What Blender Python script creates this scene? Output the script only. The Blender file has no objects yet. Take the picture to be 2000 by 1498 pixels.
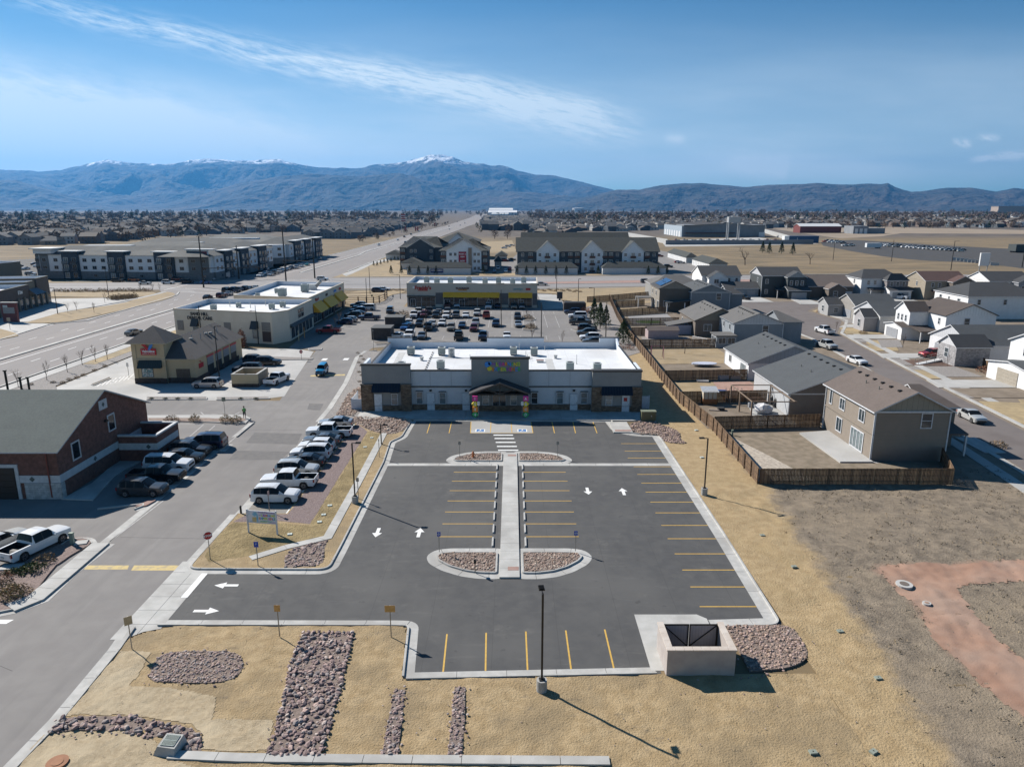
import bpy,math,random
from math import sin,cos,pi,radians,hypot,atan2
from mathutils import Vector
SC=bpy.context.scene
COL=SC.collection
RND=random.Random(7)

# ---------------------------------------------------------------- camera
FPX,CAMH,PITCH=1387.0,29.0,radians(13.8)
cam_d=bpy.data.cameras.new('camera')
cam_d.sensor_width=36.0
cam_d.lens=36.0*FPX/2000.0
cam_d.clip_start=0.5
cam_d.clip_end=60000
cam=bpy.data.objects.new('camera',cam_d)
cam.location=(0,0,CAMH)
cam.rotation_euler=(radians(90)-PITCH,0,0)
COL.objects.link(cam)
SC.camera=cam

# ---------------------------------------------------------------- exposure
SC.view_settings.view_transform='Standard'
SC.view_settings.look='None'
SC.view_settings.gamma=1
SC.view_settings.use_curve_mapping=False
SC.view_settings.exposure=0.6
SC.cycles.use_denoising=True
SC.cycles.max_bounces=6
SC.cycles.diffuse_bounces=1
SC.cycles.glossy_bounces=3
SC.cycles.transmission_bounces=3
SC.cycles.volume_bounces=0
SC.cycles.transparent_max_bounces=6
SC.cycles.caustics_reflective=False
SC.cycles.caustics_refractive=False

# ---------------------------------------------------------------- node maths
class X:
 """a socket or number that can be added, multiplied ... in the current node tree"""
 tree=None
 def __init__(s,v): s.v=v
 @staticmethod
 def op(o,*a,clamp=False):
  n=X.tree.nodes.new('ShaderNodeMath'); n.operation=o; n.use_clamp=clamp
  for i,q in enumerate(a):
   q=q.v if isinstance(q,X) else q
   if isinstance(q,(int,float)): n.inputs[i].default_value=q
   else: X.tree.links.new(q,n.inputs[i])
  return X(n.outputs[0])
 def __add__(s,o): return X.op('ADD',s,o)
 __radd__=__add__
 def __sub__(s,o): return X.op('SUBTRACT',s,o)
 def __rsub__(s,o): return X.op('SUBTRACT',o,s)
 def __mul__(s,o): return X.op('MULTIPLY',s,o)
 __rmul__=__mul__
 def __truediv__(s,o): return X.op('DIVIDE',s,o)
 def clamp(s): return X.op('ADD',s,0.0,clamp=True)
 def step(s,a,b):                       # smooth ramp 0..1 while s goes a..b
  t=X.op('DIVIDE',s-a,b-a,clamp=True)
  return t*t*(3.0-2.0*t)
def xnoise(vec,scale,detail=4,rough=0.55,dims='3D'):
 n=X.tree.nodes.new('ShaderNodeTexNoise'); n.noise_dimensions=dims
 X.tree.links.new(vec,n.inputs['Vector'])
 n.inputs['Scale'].default_value=scale; n.inputs['Detail'].default_value=detail
 n.inputs['Roughness'].default_value=rough
 return X(n.outputs['Fac'])
def xvec(a,b,c):
 n=X.tree.nodes.new('ShaderNodeCombineXYZ')
 for i,q in enumerate((a,b,c)):
  q=q.v if isinstance(q,X) else q
  if isinstance(q,(int,float)): n.inputs[i].default_value=q
  else: X.tree.links.new(q,n.inputs[i])
 return n.outputs[0]
def xsplit(sock):
 n=X.tree.nodes.new('ShaderNodeSeparateXYZ'); X.tree.links.new(sock,n.inputs[0])
 return X(n.outputs[0]),X(n.outputs[1]),X(n.outputs[2])
def xmix(f,a,b):
 n=X.tree.nodes.new('ShaderNodeMix'); n.data_type='RGBA'
 f=f.v if isinstance(f,X) else f
 if isinstance(f,(int,float)): n.inputs[0].default_value=f
 else: X.tree.links.new(f,n.inputs[0])
 for i,q in ((6,a),(7,b)):
  if isinstance(q,(tuple,list)): n.inputs[i].default_value=(q[0],q[1],q[2],1)
  else: X.tree.links.new(q,n.inputs[i])
 return n.outputs[2]

# ---------------------------------------------------------------- sky and sun
SUN_AZ,SUN_EL=radians(-52.0),radians(36.0)      # from +Y (the way the camera looks) towards +X
SKY_STR=0.05
HAZE_DEN,HAZE_COL=3.6e-5,(0.10,0.42,0.92)
def make_world():
 w=bpy.data.worlds.new('World'); SC.world=w; w.use_nodes=True
 t=w.node_tree; t.nodes.clear(); X.tree=t
 sky=t.nodes.new('ShaderNodeTexSky'); sky.sky_type='NISHITA'; sky.sun_disc=False
 sky.sun_elevation=SUN_EL; sky.sun_rotation=SUN_AZ
 sky.altitude=2000; sky.air_density=1.0; sky.dust_density=0.35; sky.ozone_density=2.0
 tc=t.nodes.new('ShaderNodeTexCoord')
 x,y,z=xsplit(tc.outputs['Generated'])
 ay=X.op('MAXIMUM',X.op('ABSOLUTE',y),0.05)
 a=x/ay; b=z/ay
 up=z.step(0.0,0.05)
 front=y.step(0.05,0.3)
 warp=xnoise(xvec(a,b,0.0),3.0,3)-0.5
 def streak(p0,p1,w0,w1,amount,f0,f1,stretch=5.0,seed=0.0,nscale=9.0,cut=0.35):
  dx,dy=p1[0]-p0[0],p1[1]-p0[1]; L=hypot(dx,dy); dx /= L; dy /= L
  s=((a-p0[0])*dx+(b-p0[1])*dy)/L
  d=(b-p0[1])*dx-(a-p0[0])*dy+warp*0.035
  wd=X.op('MAXIMUM',w0+s*(w1-w0),0.004)
  e=X.op('POWER',2.718,(d/wd)*(d/wd)*-1.0)
  n=xnoise(xvec(s*(L*2.0)+d*3.0,d*(2.0*stretch),seed),nscale,7,0.68)
  return e*s.step(0.0,f0)*(1.0-s.step(1.0-f1,1.0))*n.step(cut,0.75)*amount
 def ab(px,py):
  u=(px-1000)/FPX; v=(749-py)/FPX; c=cos(PITCH)+v*sin(PITCH)
  return (u/c,(-sin(PITCH)+v*cos(PITCH))/c)
 cl=streak(ab(-250,-65),ab(1290,268),0.008,0.026,0.85,0.35,0.10,7.0,0.0,11.0,0.32)
 cl=cl+streak(ab(500,95),ab(1240,245),0.008,0.022,0.7,0.35,0.2,8.0,3.0,10.0,0.25)
 cl=cl+streak(ab(-300,215),ab(800,300),0.075,0.04,1.1,0.1,0.5,3.0,5.0,5.0,0.0)
 cl=cl+streak(ab(-300,305),ab(330,322),0.02,0.01,0.6,0.1,0.4,6.0,6.0)
 cl=cl+streak(ab(-200,130),ab(520,260),0.03,0.04,0.35,0.2,0.6,5.0,8.0)
 cl=cl+streak(ab(1400,316),ab(1545,335),0.010,0.016,0.35,0.5,0.1,2.0,9.0,6.0,0.2)
 cl=cl+streak(ab(1880,314),ab(2150,290),0.003,0.010,1.2,0.2,0.2,3.0,11.0,14.0,0.3)
 cl=cl+streak(ab(1855,270),ab(1905,284),0.004,0.005,1.2,0.4,0.4,2.0,12.0,22.0,0.35)
 cl=cl+streak(ab(1900,268),ab(1960,273),0.0025,0.003,1.0,0.4,0.4,2.0,13.0,22.0,0.35)
 cl=cl+streak(ab(1290,275),ab(1345,278),0.007,0.005,0.35,0.4,0.4,3.0,14.0,8.0,0.1)
 veil=(1.0-b.step(0.0,0.30))*(0.55+xnoise(xvec(a*1.5,b*9.0,2.0),1.6,4).step(0.3,0.8)*0.4)
 cl=(cl*front+veil)*up
 cl=X.op('MINIMUM',cl,0.9)
 light=t.nodes.new('ShaderNodeRGB'); light.outputs[0].default_value=(11.0,12.6,13.6,1)
 tint=t.nodes.new('ShaderNodeMix'); tint.data_type='RGBA'; tint.blend_type='MULTIPLY'; tint.inputs[0].default_value=1; tint.inputs[7].default_value=(0.54,1.0,1.16,1)
 t.links.new(sky.outputs[0],tint.inputs[6])
 col=xmix(cl,tint.outputs[2],light.outputs[0])
 bg=t.nodes.new('ShaderNodeBackground'); bg.inputs['Strength'].default_value=SKY_STR
 t.links.new(col,bg.inputs['Color'])
 out=t.nodes.new('ShaderNodeOutputWorld'); t.links.new(bg.outputs[0],out.inputs['Surface'])

make_world()
sun_d=bpy.data.lights.new('sun','SUN'); sun_d.energy=5.0; sun_d.angle=radians(0.5); sun_d.color=(1.0,0.945,0.87)
sun=bpy.data.objects.new('sun',sun_d); COL.objects.link(sun)
sdir=Vector((sin(SUN_AZ)*cos(SUN_EL),cos(SUN_AZ)*cos(SUN_EL),sin(SUN_EL)))
sun.rotation_euler=sdir.to_track_quat('Z','Y').to_euler()
sun.location=(-200,150,200)

# ---------------------------------------------------------------- surveyed ground points
def gp(px,py,z=0.0):
 """ground position (metres) of a point surveyed from the photograph; z = its height"""
 u=(px-1000)/FPX; v=(749-py)/FPX
 dy=cos(PITCH)+v*sin(PITCH); dz=-sin(PITCH)+v*cos(PITCH)
 t=(z-CAMH)/dz
 return (u*t,dy*t)
def gl(pts,z=0.0): return [gp(p[0],p[1],z) for p in pts]

# ---------------------------------------------------------------- materials
MATS={}
def mat(name,c,c2=None,scale=1.0,rough=0.8,metal=0.0,bump=0.0,bscale=None,bdist=0.02,spec=0.5,detail=5,
  coat=0.0,c3=None,s3=0.1,lo=0.35,hi=0.65,stretch=None,extra=None,object_space=False):
 if name in MATS: return MATS[name]
 m=bpy.data.materials.new(name); MATS[name]=m; m.use_nodes=True
 t=m.node_tree; X.tree=t; b=t.nodes['Principled BSDF']
 b.inputs['Base Color'].default_value=(*c,1); b.inputs['Roughness'].default_value=rough
 b.inputs['Metallic'].default_value=metal; b.inputs['Specular IOR Level'].default_value=spec
 b.inputs['Coat Weight'].default_value=coat
 if object_space:
  pos=t.nodes.new('ShaderNodeTexCoord').outputs['Object']
 else:
  pos=t.nodes.new('ShaderNodeNewGeometry').outputs['Position']
 if stretch:
  x,y,z=xsplit(pos); pos=xvec(x*stretch[0],y*stretch[1],z*stretch[2])
 col=None
 if c2:
  col=xmix(xnoise(pos,scale,detail).step(lo,hi),c,c2)
 if c3:
  col=xmix(xnoise(pos,s3,4).step(0.42,0.68),col if col else c,c3)
 if extra: col=extra(pos,col if col else c)
 if col: t.links.new(col,b.inputs['Base Color'])
 if bump:
  h=xnoise(pos,bscale or scale*4,4,0.6)
  bn=t.nodes.new('ShaderNodeBump'); bn.inputs['Strength'].default_value=bump; bn.inputs['Distance'].default_value=bdist
  t.links.new(h.v,bn.inputs['Height']); t.links.new(bn.outputs[0],b.inputs['Normal'])
 return m
def flat(name,c,rough=0.7,metal=0.0,spec=0.5,coat=0.0): return mat(name,c,rough=rough,metal=metal,spec=spec,coat=coat,c2=tuple(v*0.86 for v in c),scale=3.0)
def paint(name,c,metal=0.35):
 return mat('car_paint_'+name,c,c2=tuple(v*0.93 for v in c),scale=2.0,rough=0.32,metal=metal,coat=0.6)

def rows_extra(freq,dark,axis='z',width=0.12,jitter=0.0):
 """thin darker lines every 1/freq metres (lap siding, boards)"""
 def f(pos,col):
  x,y,z=xsplit(pos)
  q={'z': z,'xy': x+y,'x': x,'y': y}[axis]
  fr=X.op('FRACT',q*freq)
  line=1.0-fr.step(width*0.5,width)
  return xmix(line*0.8,col,dark)
 return f
def brick_extra(c1,c2,mortar,bw,bh,ms=0.012,bumps=True):
 def f(pos,col):
  t=X.tree
  x,y,z=xsplit(pos)
  br=t.nodes.new('ShaderNodeTexBrick'); t.links.new(xvec(x+y,z,0.0),br.inputs['Vector'])
  br.inputs['Scale'].default_value=1.0; br.inputs['Brick Width'].default_value=bw; br.inputs['Row Height'].default_value=bh
  br.inputs['Mortar Size'].default_value=ms
  br.inputs['Color1'].default_value=(*c1,1); br.inputs['Color2'].default_value=(*c2,1); br.inputs['Mortar'].default_value=(*mortar,1)
  if bumps:
   bn=t.nodes.new('ShaderNodeBump'); bn.inputs['Strength'].default_value=0.6; bn.inputs['Distance'].default_value=0.02; bn.invert=True
   t.links.new(br.outputs['Fac'],bn.inputs['Height']); t.links.new(bn.outputs[0],t.nodes['Principled BSDF'].inputs['Normal'])
  n=xnoise(pos,2.2,3).step(0.3,0.7)
  d=t.nodes.new('ShaderNodeMix'); d.data_type='RGBA'; d.blend_type='MULTIPLY'; d.inputs[0].default_value=1
  t.links.new(br.outputs['Color'],d.inputs[6]); t.links.new(xmix(n,(0.75,0.75,0.75),(1.1,1.1,1.1)),d.inputs[7])
  return d.outputs[2]
 return f

# ---------------------------------------------------------------- mesh building
class MB:
 def __init__(s): s.v=[]; s.f=[]; s.mi=[]; s.mats=[]
 def mat(s,m):
  if m not in s.mats: s.mats.append(m)
  return s.mats.index(m)
 def face(s,pts,m):
  i=len(s.v); s.v+=[tuple(p) for p in pts]; s.f.append(tuple(range(i,i+len(pts)))); s.mi.append(s.mat(m)); return s
 def faces(s,vs,fs,m):
  i=len(s.v); s.v+=[tuple(p) for p in vs]; k=s.mat(m)
  for f in fs: s.f.append(tuple(i+j for j in f)); s.mi.append(k)
  return s
 def box(s,x0,x1,y0,y1,z0,z1,m,bottom=True):
  if x0>x1: x0,x1=x1,x0
  if y0>y1: y0,y1=y1,y0
  v=[(x0,y0,z0),(x1,y0,z0),(x1,y1,z0),(x0,y1,z0),(x0,y0,z1),(x1,y0,z1),(x1,y1,z1),(x0,y1,z1)]
  f=[(4,5,6,7),(0,1,5,4),(1,2,6,5),(2,3,7,6),(3,0,4,7)]
  if bottom: f.append((3,2,1,0))
  return s.faces(v,f,m)
 def obox(s,cx,cy,ang,L,W,z0,z1,m):
  c,n=cos(ang),sin(ang); P=[]
  for z in (z0,z1):
   for a,b in ((-L/2,-W/2),(L/2,-W/2),(L/2,W/2),(-L/2,W/2)):
    P.append((cx+a*c-b*n,cy+a*n+b*c,z))
  return s.faces(P,[(4,5,6,7),(0,1,5,4),(1,2,6,5),(2,3,7,6),(3,0,4,7),(3,2,1,0)],m)
 def prism(s,poly,z0,z1,m,side=None,bottom=False):
  a=sum(poly[i][0]*poly[(i+1)%len(poly)][1]-poly[(i+1)%len(poly)][0]*poly[i][1] for i in range(len(poly)))
  if a<0: poly=poly[::-1]
  n=len(poly)
  s.face([(p[0],p[1],z1) for p in poly],m)
  if z1>z0:
   for i in range(n):
    p,q=poly[i],poly[(i+1)%n]
    s.face([(p[0],p[1],z0),(q[0],q[1],z0),(q[0],q[1],z1),(p[0],p[1],z1)],side or m)
  if bottom: s.face([(p[0],p[1],z0) for p in poly[::-1]],m)
  return s
 def tube(s,p,q,r,m,n=8,r2=None,caps=True):
  p,q=Vector(p),Vector(q); d=(q-p).normalized()
  a=d.orthogonal().normalized(); b=d.cross(a); r2=r if r2 is None else r2
  i=len(s.v); k=s.mat(m)
  for c,rr in ((p,r),(q,r2)):
   for j in range(n):
    t=2*pi*j/n; s.v.append(tuple(c+a*(cos(t)*rr)+b*(sin(t)*rr)))
  for j in range(n):
   s.f.append((i+j,i+(j+1)%n,i+n+(j+1)%n,i+n+j)); s.mi.append(k)
  if caps:
   s.f.append(tuple(i+n-1-j for j in range(n))); s.mi.append(k)
   s.f.append(tuple(i+n+j for j in range(n))); s.mi.append(k)
  return s
 def blob(s,c,r,m,rnd,flat_=1.0,sub=1):
  """an irregular stone-like lump of 20 or 80 triangles"""
  vs,fs=ICO[sub]; j=len(s.v); k=s.mat(m)
  sx,sy,sz=(rnd.uniform(0.7,1.25) for _ in range(3)); a=rnd.uniform(0,pi); ca,sa=cos(a),sin(a)
  for v in vs:
   q=rnd.uniform(0.68,1.2)*r; x,y=v[0]*sx*q,v[1]*sy*q
   s.v.append((c[0]+x*ca-y*sa,c[1]+x*sa+y*ca,c[2]+v[2]*sz*q*flat_))
  for f in fs: s.f.append(tuple(j+i for i in f)); s.mi.append(k)
  return s
 def mesh(s,name,off=(0,0,0),smooth=False,sharp=None):
  me=bpy.data.meshes.new(name)
  if any(off): vs=[(a-off[0],b-off[1],c-off[2]) for a,b,c in s.v]
  else: vs=s.v
  me.from_pydata(vs,[],s.f)
  for m in s.mats: me.materials.append(m)
  if len(s.mats)>1: me.polygons.foreach_set('material_index',s.mi)
  if smooth: me.polygons.foreach_set('use_smooth',[True]*len(s.f))
  me.update()
  if sharp: me.polygons.foreach_set('use_smooth',[True]*len(s.f)); me.set_sharp_from_angle(angle=radians(sharp))
  return me
def _ico():
 t=(1+5**.5)/2; v=[Vector(p).normalized() for p in ((-1,t,0),(1,t,0),(-1,-t,0),(1,-t,0),(0,-1,t),(0,1,t),(0,-1,-t),(0,1,-t),(t,0,-1),(t,0,1),(-t,0,-1),(-t,0,1))]
 f=[(0,11,5),(0,5,1),(0,1,7),(0,7,10),(0,10,11),(1,5,9),(5,11,4),(11,10,2),(10,7,6),(7,1,8),(3,9,4),(3,4,2),(3,2,6),(3,6,8),(3,8,9),(4,9,5),(2,4,11),(6,2,10),(8,6,7),(9,8,1)]
 out={1: ([tuple(q) for q in v],f)}
 cache={}; v2=list(v); f2=[]
 def mid(a,b):
  k=(min(a,b),max(a,b))
  if k not in cache: cache[k]=len(v2); v2.append(((v2[a]+v2[b])/2).normalized())
  return cache[k]
 for a,b,c in f:
  x,y,z=mid(a,b),mid(b,c),mid(c,a); f2+=[(a,x,z),(b,y,x),(c,z,y),(x,y,z)]
 out[2]=([tuple(q) for q in v2],f2)
 return out
ICO=_ico()

def put(name,me,parent=None,loc=(0,0,0),rot=0.0,label=None):
 o=bpy.data.objects.new(name,me); COL.objects.link(o)
 o.location=loc; o.rotation_euler=(0,0,rot)
 if parent: o.parent=parent
 if label: o['label']=label
 return o
def thing(name,label,cat,loc=(0,0,0),rot=0.0,group=None):
 o=bpy.data.objects.new(name,None); COL.objects.link(o); o.empty_display_size=0.3
 o.location=loc; o.rotation_euler=(0,0,rot); o['label']=label; o['category']=cat
 if group: o['group']=group
 return o
def tag(o,label,cat,group=None):
 o['label']=label; o['category']=cat
 if group: o['group']=group
 return o
def part(name,mb,T,smooth=False,label=None):
 """a part modelled in world coordinates and parented to an unrotated thing (or to a part of it)"""
 l=T.location if T.parent is None else T.location+T.parent.location
 return put(name,mb.mesh(name,l,smooth),T,label=label)
def pm(name,mb,T,*a):
 """a part modelled in its thing's own coordinates"""
 return put(name,mb.mesh(name),T,*a)
def struct(name,mb,parent=None,label=None):
 o=put(name,mb.mesh(name),parent)
 if not parent: o['kind']='structure'
 if label: o['label']=label
 return o
def copy_tree(o,parent=None):
 c=o.copy(); COL.objects.link(c)
 if parent: c.parent=parent
 for ch in list(o.children): copy_tree(ch,c)
 return c

# ---------------------------------------------------------------- outlines
def fillet(pts,r,n=6,closed=True):
 out=[]; N=len(pts)
 for i in range(N):
  p=Vector(pts[i][:2]); rr=pts[i][2] if len(pts[i])>2 else r
  if (not closed and i in (0,N-1)) or rr<=0: out.append(tuple(p)); continue
  a=(Vector(pts[i-1][:2])-p); b=(Vector(pts[(i+1)%N][:2])-p)
  d=min(rr,a.length*0.49,b.length*0.49)
  a=p+a.normalized()*d; b=p+b.normalized()*d
  for k in range(n+1):
   t=k/n; out.append(tuple(a*(1-t)**2+p*2*t*(1-t)+b*t*t))
 return out
def chaikin(pts,n=2,closed=True):
 for _ in range(n):
  o=[]; N=len(pts)
  for i in range(N if closed else N-1):
   p,q=pts[i],pts[(i+1)%N]
   o+=[(p[0]*.75+q[0]*.25,p[1]*.75+q[1]*.25),(p[0]*.25+q[0]*.75,p[1]*.25+q[1]*.75)]
  if not closed: o=[pts[0]]+o+[pts[-1]]
  pts=o
 return pts
def jag(pts,step,amp,rnd=RND):
 out=[]; N=len(pts)
 for i in range(N):
  p,q=pts[i],pts[(i+1)%N]; L=hypot(q[0]-p[0],q[1]-p[1]); k=max(1,int(L/step))
  for j in range(k):
   t=j/k; out.append((p[0]+(q[0]-p[0])*t+rnd.uniform(-amp,amp),p[1]+(q[1]-p[1])*t+rnd.uniform(-amp,amp)))
 return out
def inside(p,poly):
 x,y=p; r=False; j=len(poly)-1
 for i in range(len(poly)):
  a,b=poly[i],poly[j]
  if (a[1]>y)!=(b[1]>y) and x<(b[0]-a[0])*(y-a[1])/(b[1]-a[1])+a[0]: r=not r
  j=i
 return r
def offset(pts,d,closed=False):
 """shift a polyline to its left by d"""
 out=[]; N=len(pts)
 for i in range(N):
  a=pts[i-1] if (i or closed) else None; b=pts[(i+1)%N] if (i<N-1 or closed) else None
  p=pts[i]; ns=[]
  for q0,q1 in ((a,p),(p,b)):
   if q0 is None or q1 is None: continue
   dx,dy=q1[0]-q0[0],q1[1]-q0[1]; L=hypot(dx,dy) or 1; ns.append((-dy/L,dx/L))
  nx=sum(n[0] for n in ns)/len(ns); ny=sum(n[1] for n in ns)/len(ns); L2=max(nx*nx+ny*ny,0.35)
  out.append((p[0]+nx*d/L2,p[1]+ny*d/L2))
 return out
def sweep(name,pts,profile,m,parent,seg=3.0,gap=0.03,closed=False):
 """run a cross-section (offset to the left, height) along a line in separate segments"""
 if closed: pts=list(pts)+[pts[0]]
 lines=[]
 base=pts[:-1] if closed else pts
 for d,z in profile:
  l=offset(base,d,closed)
  if closed: l=l+[l[0]]
  lines.append([(x,y,z) for x,y in l])
 cum=[0.0]
 for i in range(1,len(pts)): cum.append(cum[-1]+hypot(pts[i][0]-pts[i-1][0],pts[i][1]-pts[i-1][1]))
 T=cum[-1]; n=max(1,round(T/seg)) if seg else 1
 def at(line,s):
  s=min(max(s,0),T); i=1
  while i<len(cum)-1 and cum[i]<s: i+=1
  t=(s-cum[i-1])/((cum[i]-cum[i-1]) or 1); p,q=line[i-1],line[i]
  return tuple(p[k]+(q[k]-p[k])*t for k in range(3))
 for k in range(n):
  s0,s1=T*k/n+gap/2,T*(k+1)/n-gap/2
  ss=[s0]+[c for c in cum if s0+0.02<c<s1-0.02]+[s1]
  mb=MB(); K=len(profile)
  rows=[[at(l,s) for l in lines] for s in ss]
  vs=[p for r in rows for p in r]; fs=[]
  for i in range(len(ss)-1):
   for j in range(K-1): fs.append((i*K+j,i*K+j+1,(i+1)*K+j+1,(i+1)*K+j))
  fs.append(tuple(range(K-1,-1,-1))); fs.append(tuple((len(ss)-1)*K+j for j in range(K)))
  mb.faces(vs,fs,m)
  put(name,mb.mesh(name),parent)
# ================================================================ materials of the place
def lot_wear(pos,col):
 x,y,z=xsplit(pos)
 c=xmix(xnoise(xvec(x*.25,y*1.4,0.0),.8,6,.7).step(.55,.75)*.4,col,(.14,.136,.128))
 c=xmix(xnoise(pos,.35,9,.75).step(.55,.72)*.6,c,(.135,.13,.12))
 j=X.op('FRACT',x*.22+.3); c=xmix((1.0-j.step(.004,.012))*.5,c,(.045,.045,.045))
 return xmix(xnoise(pos,1.1,3).step(.66,.73)*.55,c,(.045,.045,.046))
NEWASPH=mat('new_asphalt',(0.066,0.066,0.067),(0.080,0.079,0.078),scale=0.9,rough=0.88,bump=0.35,bscale=30,bdist=0.01,c3=(0.096,0.094,0.091),s3=0.11,detail=7,extra=lot_wear)
def asphalt_streaks(pos,col):
 x,y,z=xsplit(pos)
 n=xnoise(xvec(x*0.9,y*0.06,0.0),1.0,4).step(0.45,0.75)
 c=xmix(n*0.35,col,(0.155,0.147,0.14))
 c=xmix(xnoise(pos,.5,8,.75).step(.60,.70)*.35,c,(.15,.14,.133))
 return xmix(xnoise(xvec(x*1.2,y*.12,4.0),.5,4).step(.55,.7)*.35,c,(.25,.238,.225))
OLDASPH=mat('worn_asphalt',(0.200,0.187,0.178),(0.225,0.212,0.200),scale=0.5,rough=0.9,bump=0.25,bscale=25,bdist=0.01,c3=(0.176,0.166,0.160),s3=0.08,detail=7,extra=asphalt_streaks)
DARKASPH=mat('dark_asphalt',(0.048,0.045,0.043),(0.062,0.058,0.055),scale=0.2,rough=0.9)
PATCH=mat('asphalt_patch',(0.125,0.12,0.118),(0.15,0.142,0.136),scale=1.2,rough=0.9)
ARTASPH=mat('arterial_asphalt',(0.215,0.195,0.186),(0.245,0.222,0.21),scale=0.25,rough=0.9,c3=(0.21,0.195,0.19),s3=0.03,stretch=(3.0,0.2,1))
CROSSASPH=mat('cross_street_asphalt',(0.235,0.225,0.222),(0.265,0.25,0.245),scale=0.25,rough=0.9,stretch=(0.1,2.0,1))
RUST=mat('red_concrete',(0.30,0.185,0.155),(0.34,0.22,0.185),scale=0.5,rough=0.9)
CONC=mat('new_concrete',(0.42,0.415,0.39),(0.49,0.48,0.455),scale=0.8,rough=0.85,bump=0.15,bscale=40,bdist=0.004,c3=(0.36,0.35,0.33),s3=0.35)
CONC2=mat('pale_concrete',(0.40,0.39,0.37),(0.46,0.45,0.43),scale=0.25,rough=0.85,c3=(0.34,0.335,0.32),s3=0.07)
BAYCONC=mat('bay_asphalt',(0.21,0.195,0.17),(0.25,0.235,0.21),scale=0.6,rough=0.9)
CURBC=mat('curb_concrete',(0.40,0.395,0.375),(0.48,0.47,0.445),scale=1.5,rough=0.85,c3=(0.34,0.33,0.31),s3=0.25)
YELLOW=mat('yellow_line_paint',(0.55,0.33,0.06),(0.62,0.39,0.08),scale=3,rough=0.7)
OLDYELLOW=mat('worn_yellow_paint',(0.55,0.42,0.17),(0.36,0.29,0.18),scale=2.2,rough=0.8,lo=0.45,hi=0.7)
WHITE=mat('white_line_paint',(0.72,0.72,0.70),(0.82,0.82,0.80),scale=3,rough=0.7)
FADED=mat('faded_line_paint',(0.45,0.44,0.42),(0.34,0.33,0.32),scale=2,rough=0.8)
BLUEPAINT=mat('blue_line_paint',(0.03,0.16,0.42),rough=0.6)
def mulch_wear(pos,col):
 x,y,z=xsplit(pos)
 return xmix(xnoise(xvec(x,y*1.7,0.0),.7,9,.72).step(.56,.68)*.6,col,(.17,.135,.09))
MULCH=mat('straw_mulch',(0.32,0.228,0.118),(0.40,0.296,0.165),scale=1.3,rough=0.95,bump=0.9,bscale=8,bdist=0.09,c3=(0.27,0.20,0.112),s3=0.22,detail=9,extra=mulch_wear)
MULCH2=mat('straw_mulch_olive',(0.235,0.175,0.080),(0.32,0.24,0.115),scale=1.3,rough=0.95,bump=1.0,bscale=5,bdist=0.15,c3=(0.19,0.14,0.06),s3=0.3,detail=8)
BLANKET=mat('erosion_blanket',(0.43,0.345,0.225),(0.36,0.28,0.175),scale=5.0,rough=0.95,bump=0.7,bscale=14,bdist=0.08,c3=(0.46,0.375,0.25),s3=0.5,detail=8)
PURPLE=mat('purple_gravel',(0.145,0.10,0.095),(0.24,0.185,0.175),scale=9,rough=0.9,bump=1.0,bscale=14,bdist=0.05,detail=6)
GREYGRAVEL=mat('grey_gravel',(0.30,0.275,0.255),(0.20,0.185,0.175),scale=5,rough=0.95,bump=0.8,bscale=9,bdist=0.05,detail=6)
ROCKBED=mat('rock_bed_soil',(0.17,0.13,0.11),(0.24,0.185,0.155),scale=5,rough=0.95,bump=0.8,bscale=9,bdist=0.05)
DRYGRASS=mat('dry_lawn',(0.33,0.25,0.14),(0.42,0.32,0.18),scale=0.8,rough=0.95,bump=0.6,bscale=8,bdist=0.06,c3=(0.27,0.215,0.13),s3=0.15)
PALELAWN=mat('pale_dry_lawn',(0.29,0.215,0.12),(0.35,0.265,0.16),scale=0.5,rough=0.95,c3=(0.27,0.21,0.13),s3=0.12)
DIRT=mat('bare_dirt',(0.175,0.138,0.10),(0.225,0.18,0.135),scale=0.5,rough=0.95,bump=0.6,bscale=6,bdist=0.06)
REDDIRT=mat('red_dirt_path',(0.30,0.175,0.12),(0.36,0.225,0.16),scale=0.35,rough=0.95,bump=0.5,bscale=12,bdist=0.04,c3=(0.33,0.225,0.17),s3=0.2)
def seg_dist(x,y,pts):
 best=None
 for (ax,ay),(bx_,by_) in zip(pts[:-1],pts[1:]):
  dx,dy=bx_-ax,by_-ay; L=dx*dx+dy*dy
  t=X.op('DIVIDE',(x-ax)*dx+(y-ay)*dy,L,clamp=True)
  u,v=x-ax-t*dx,y-ay-t*dy; d=X.op('SQRT',u*u+v*v)
  best=d if best is None else X.op('MINIMUM',best,d)
 return best
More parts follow.
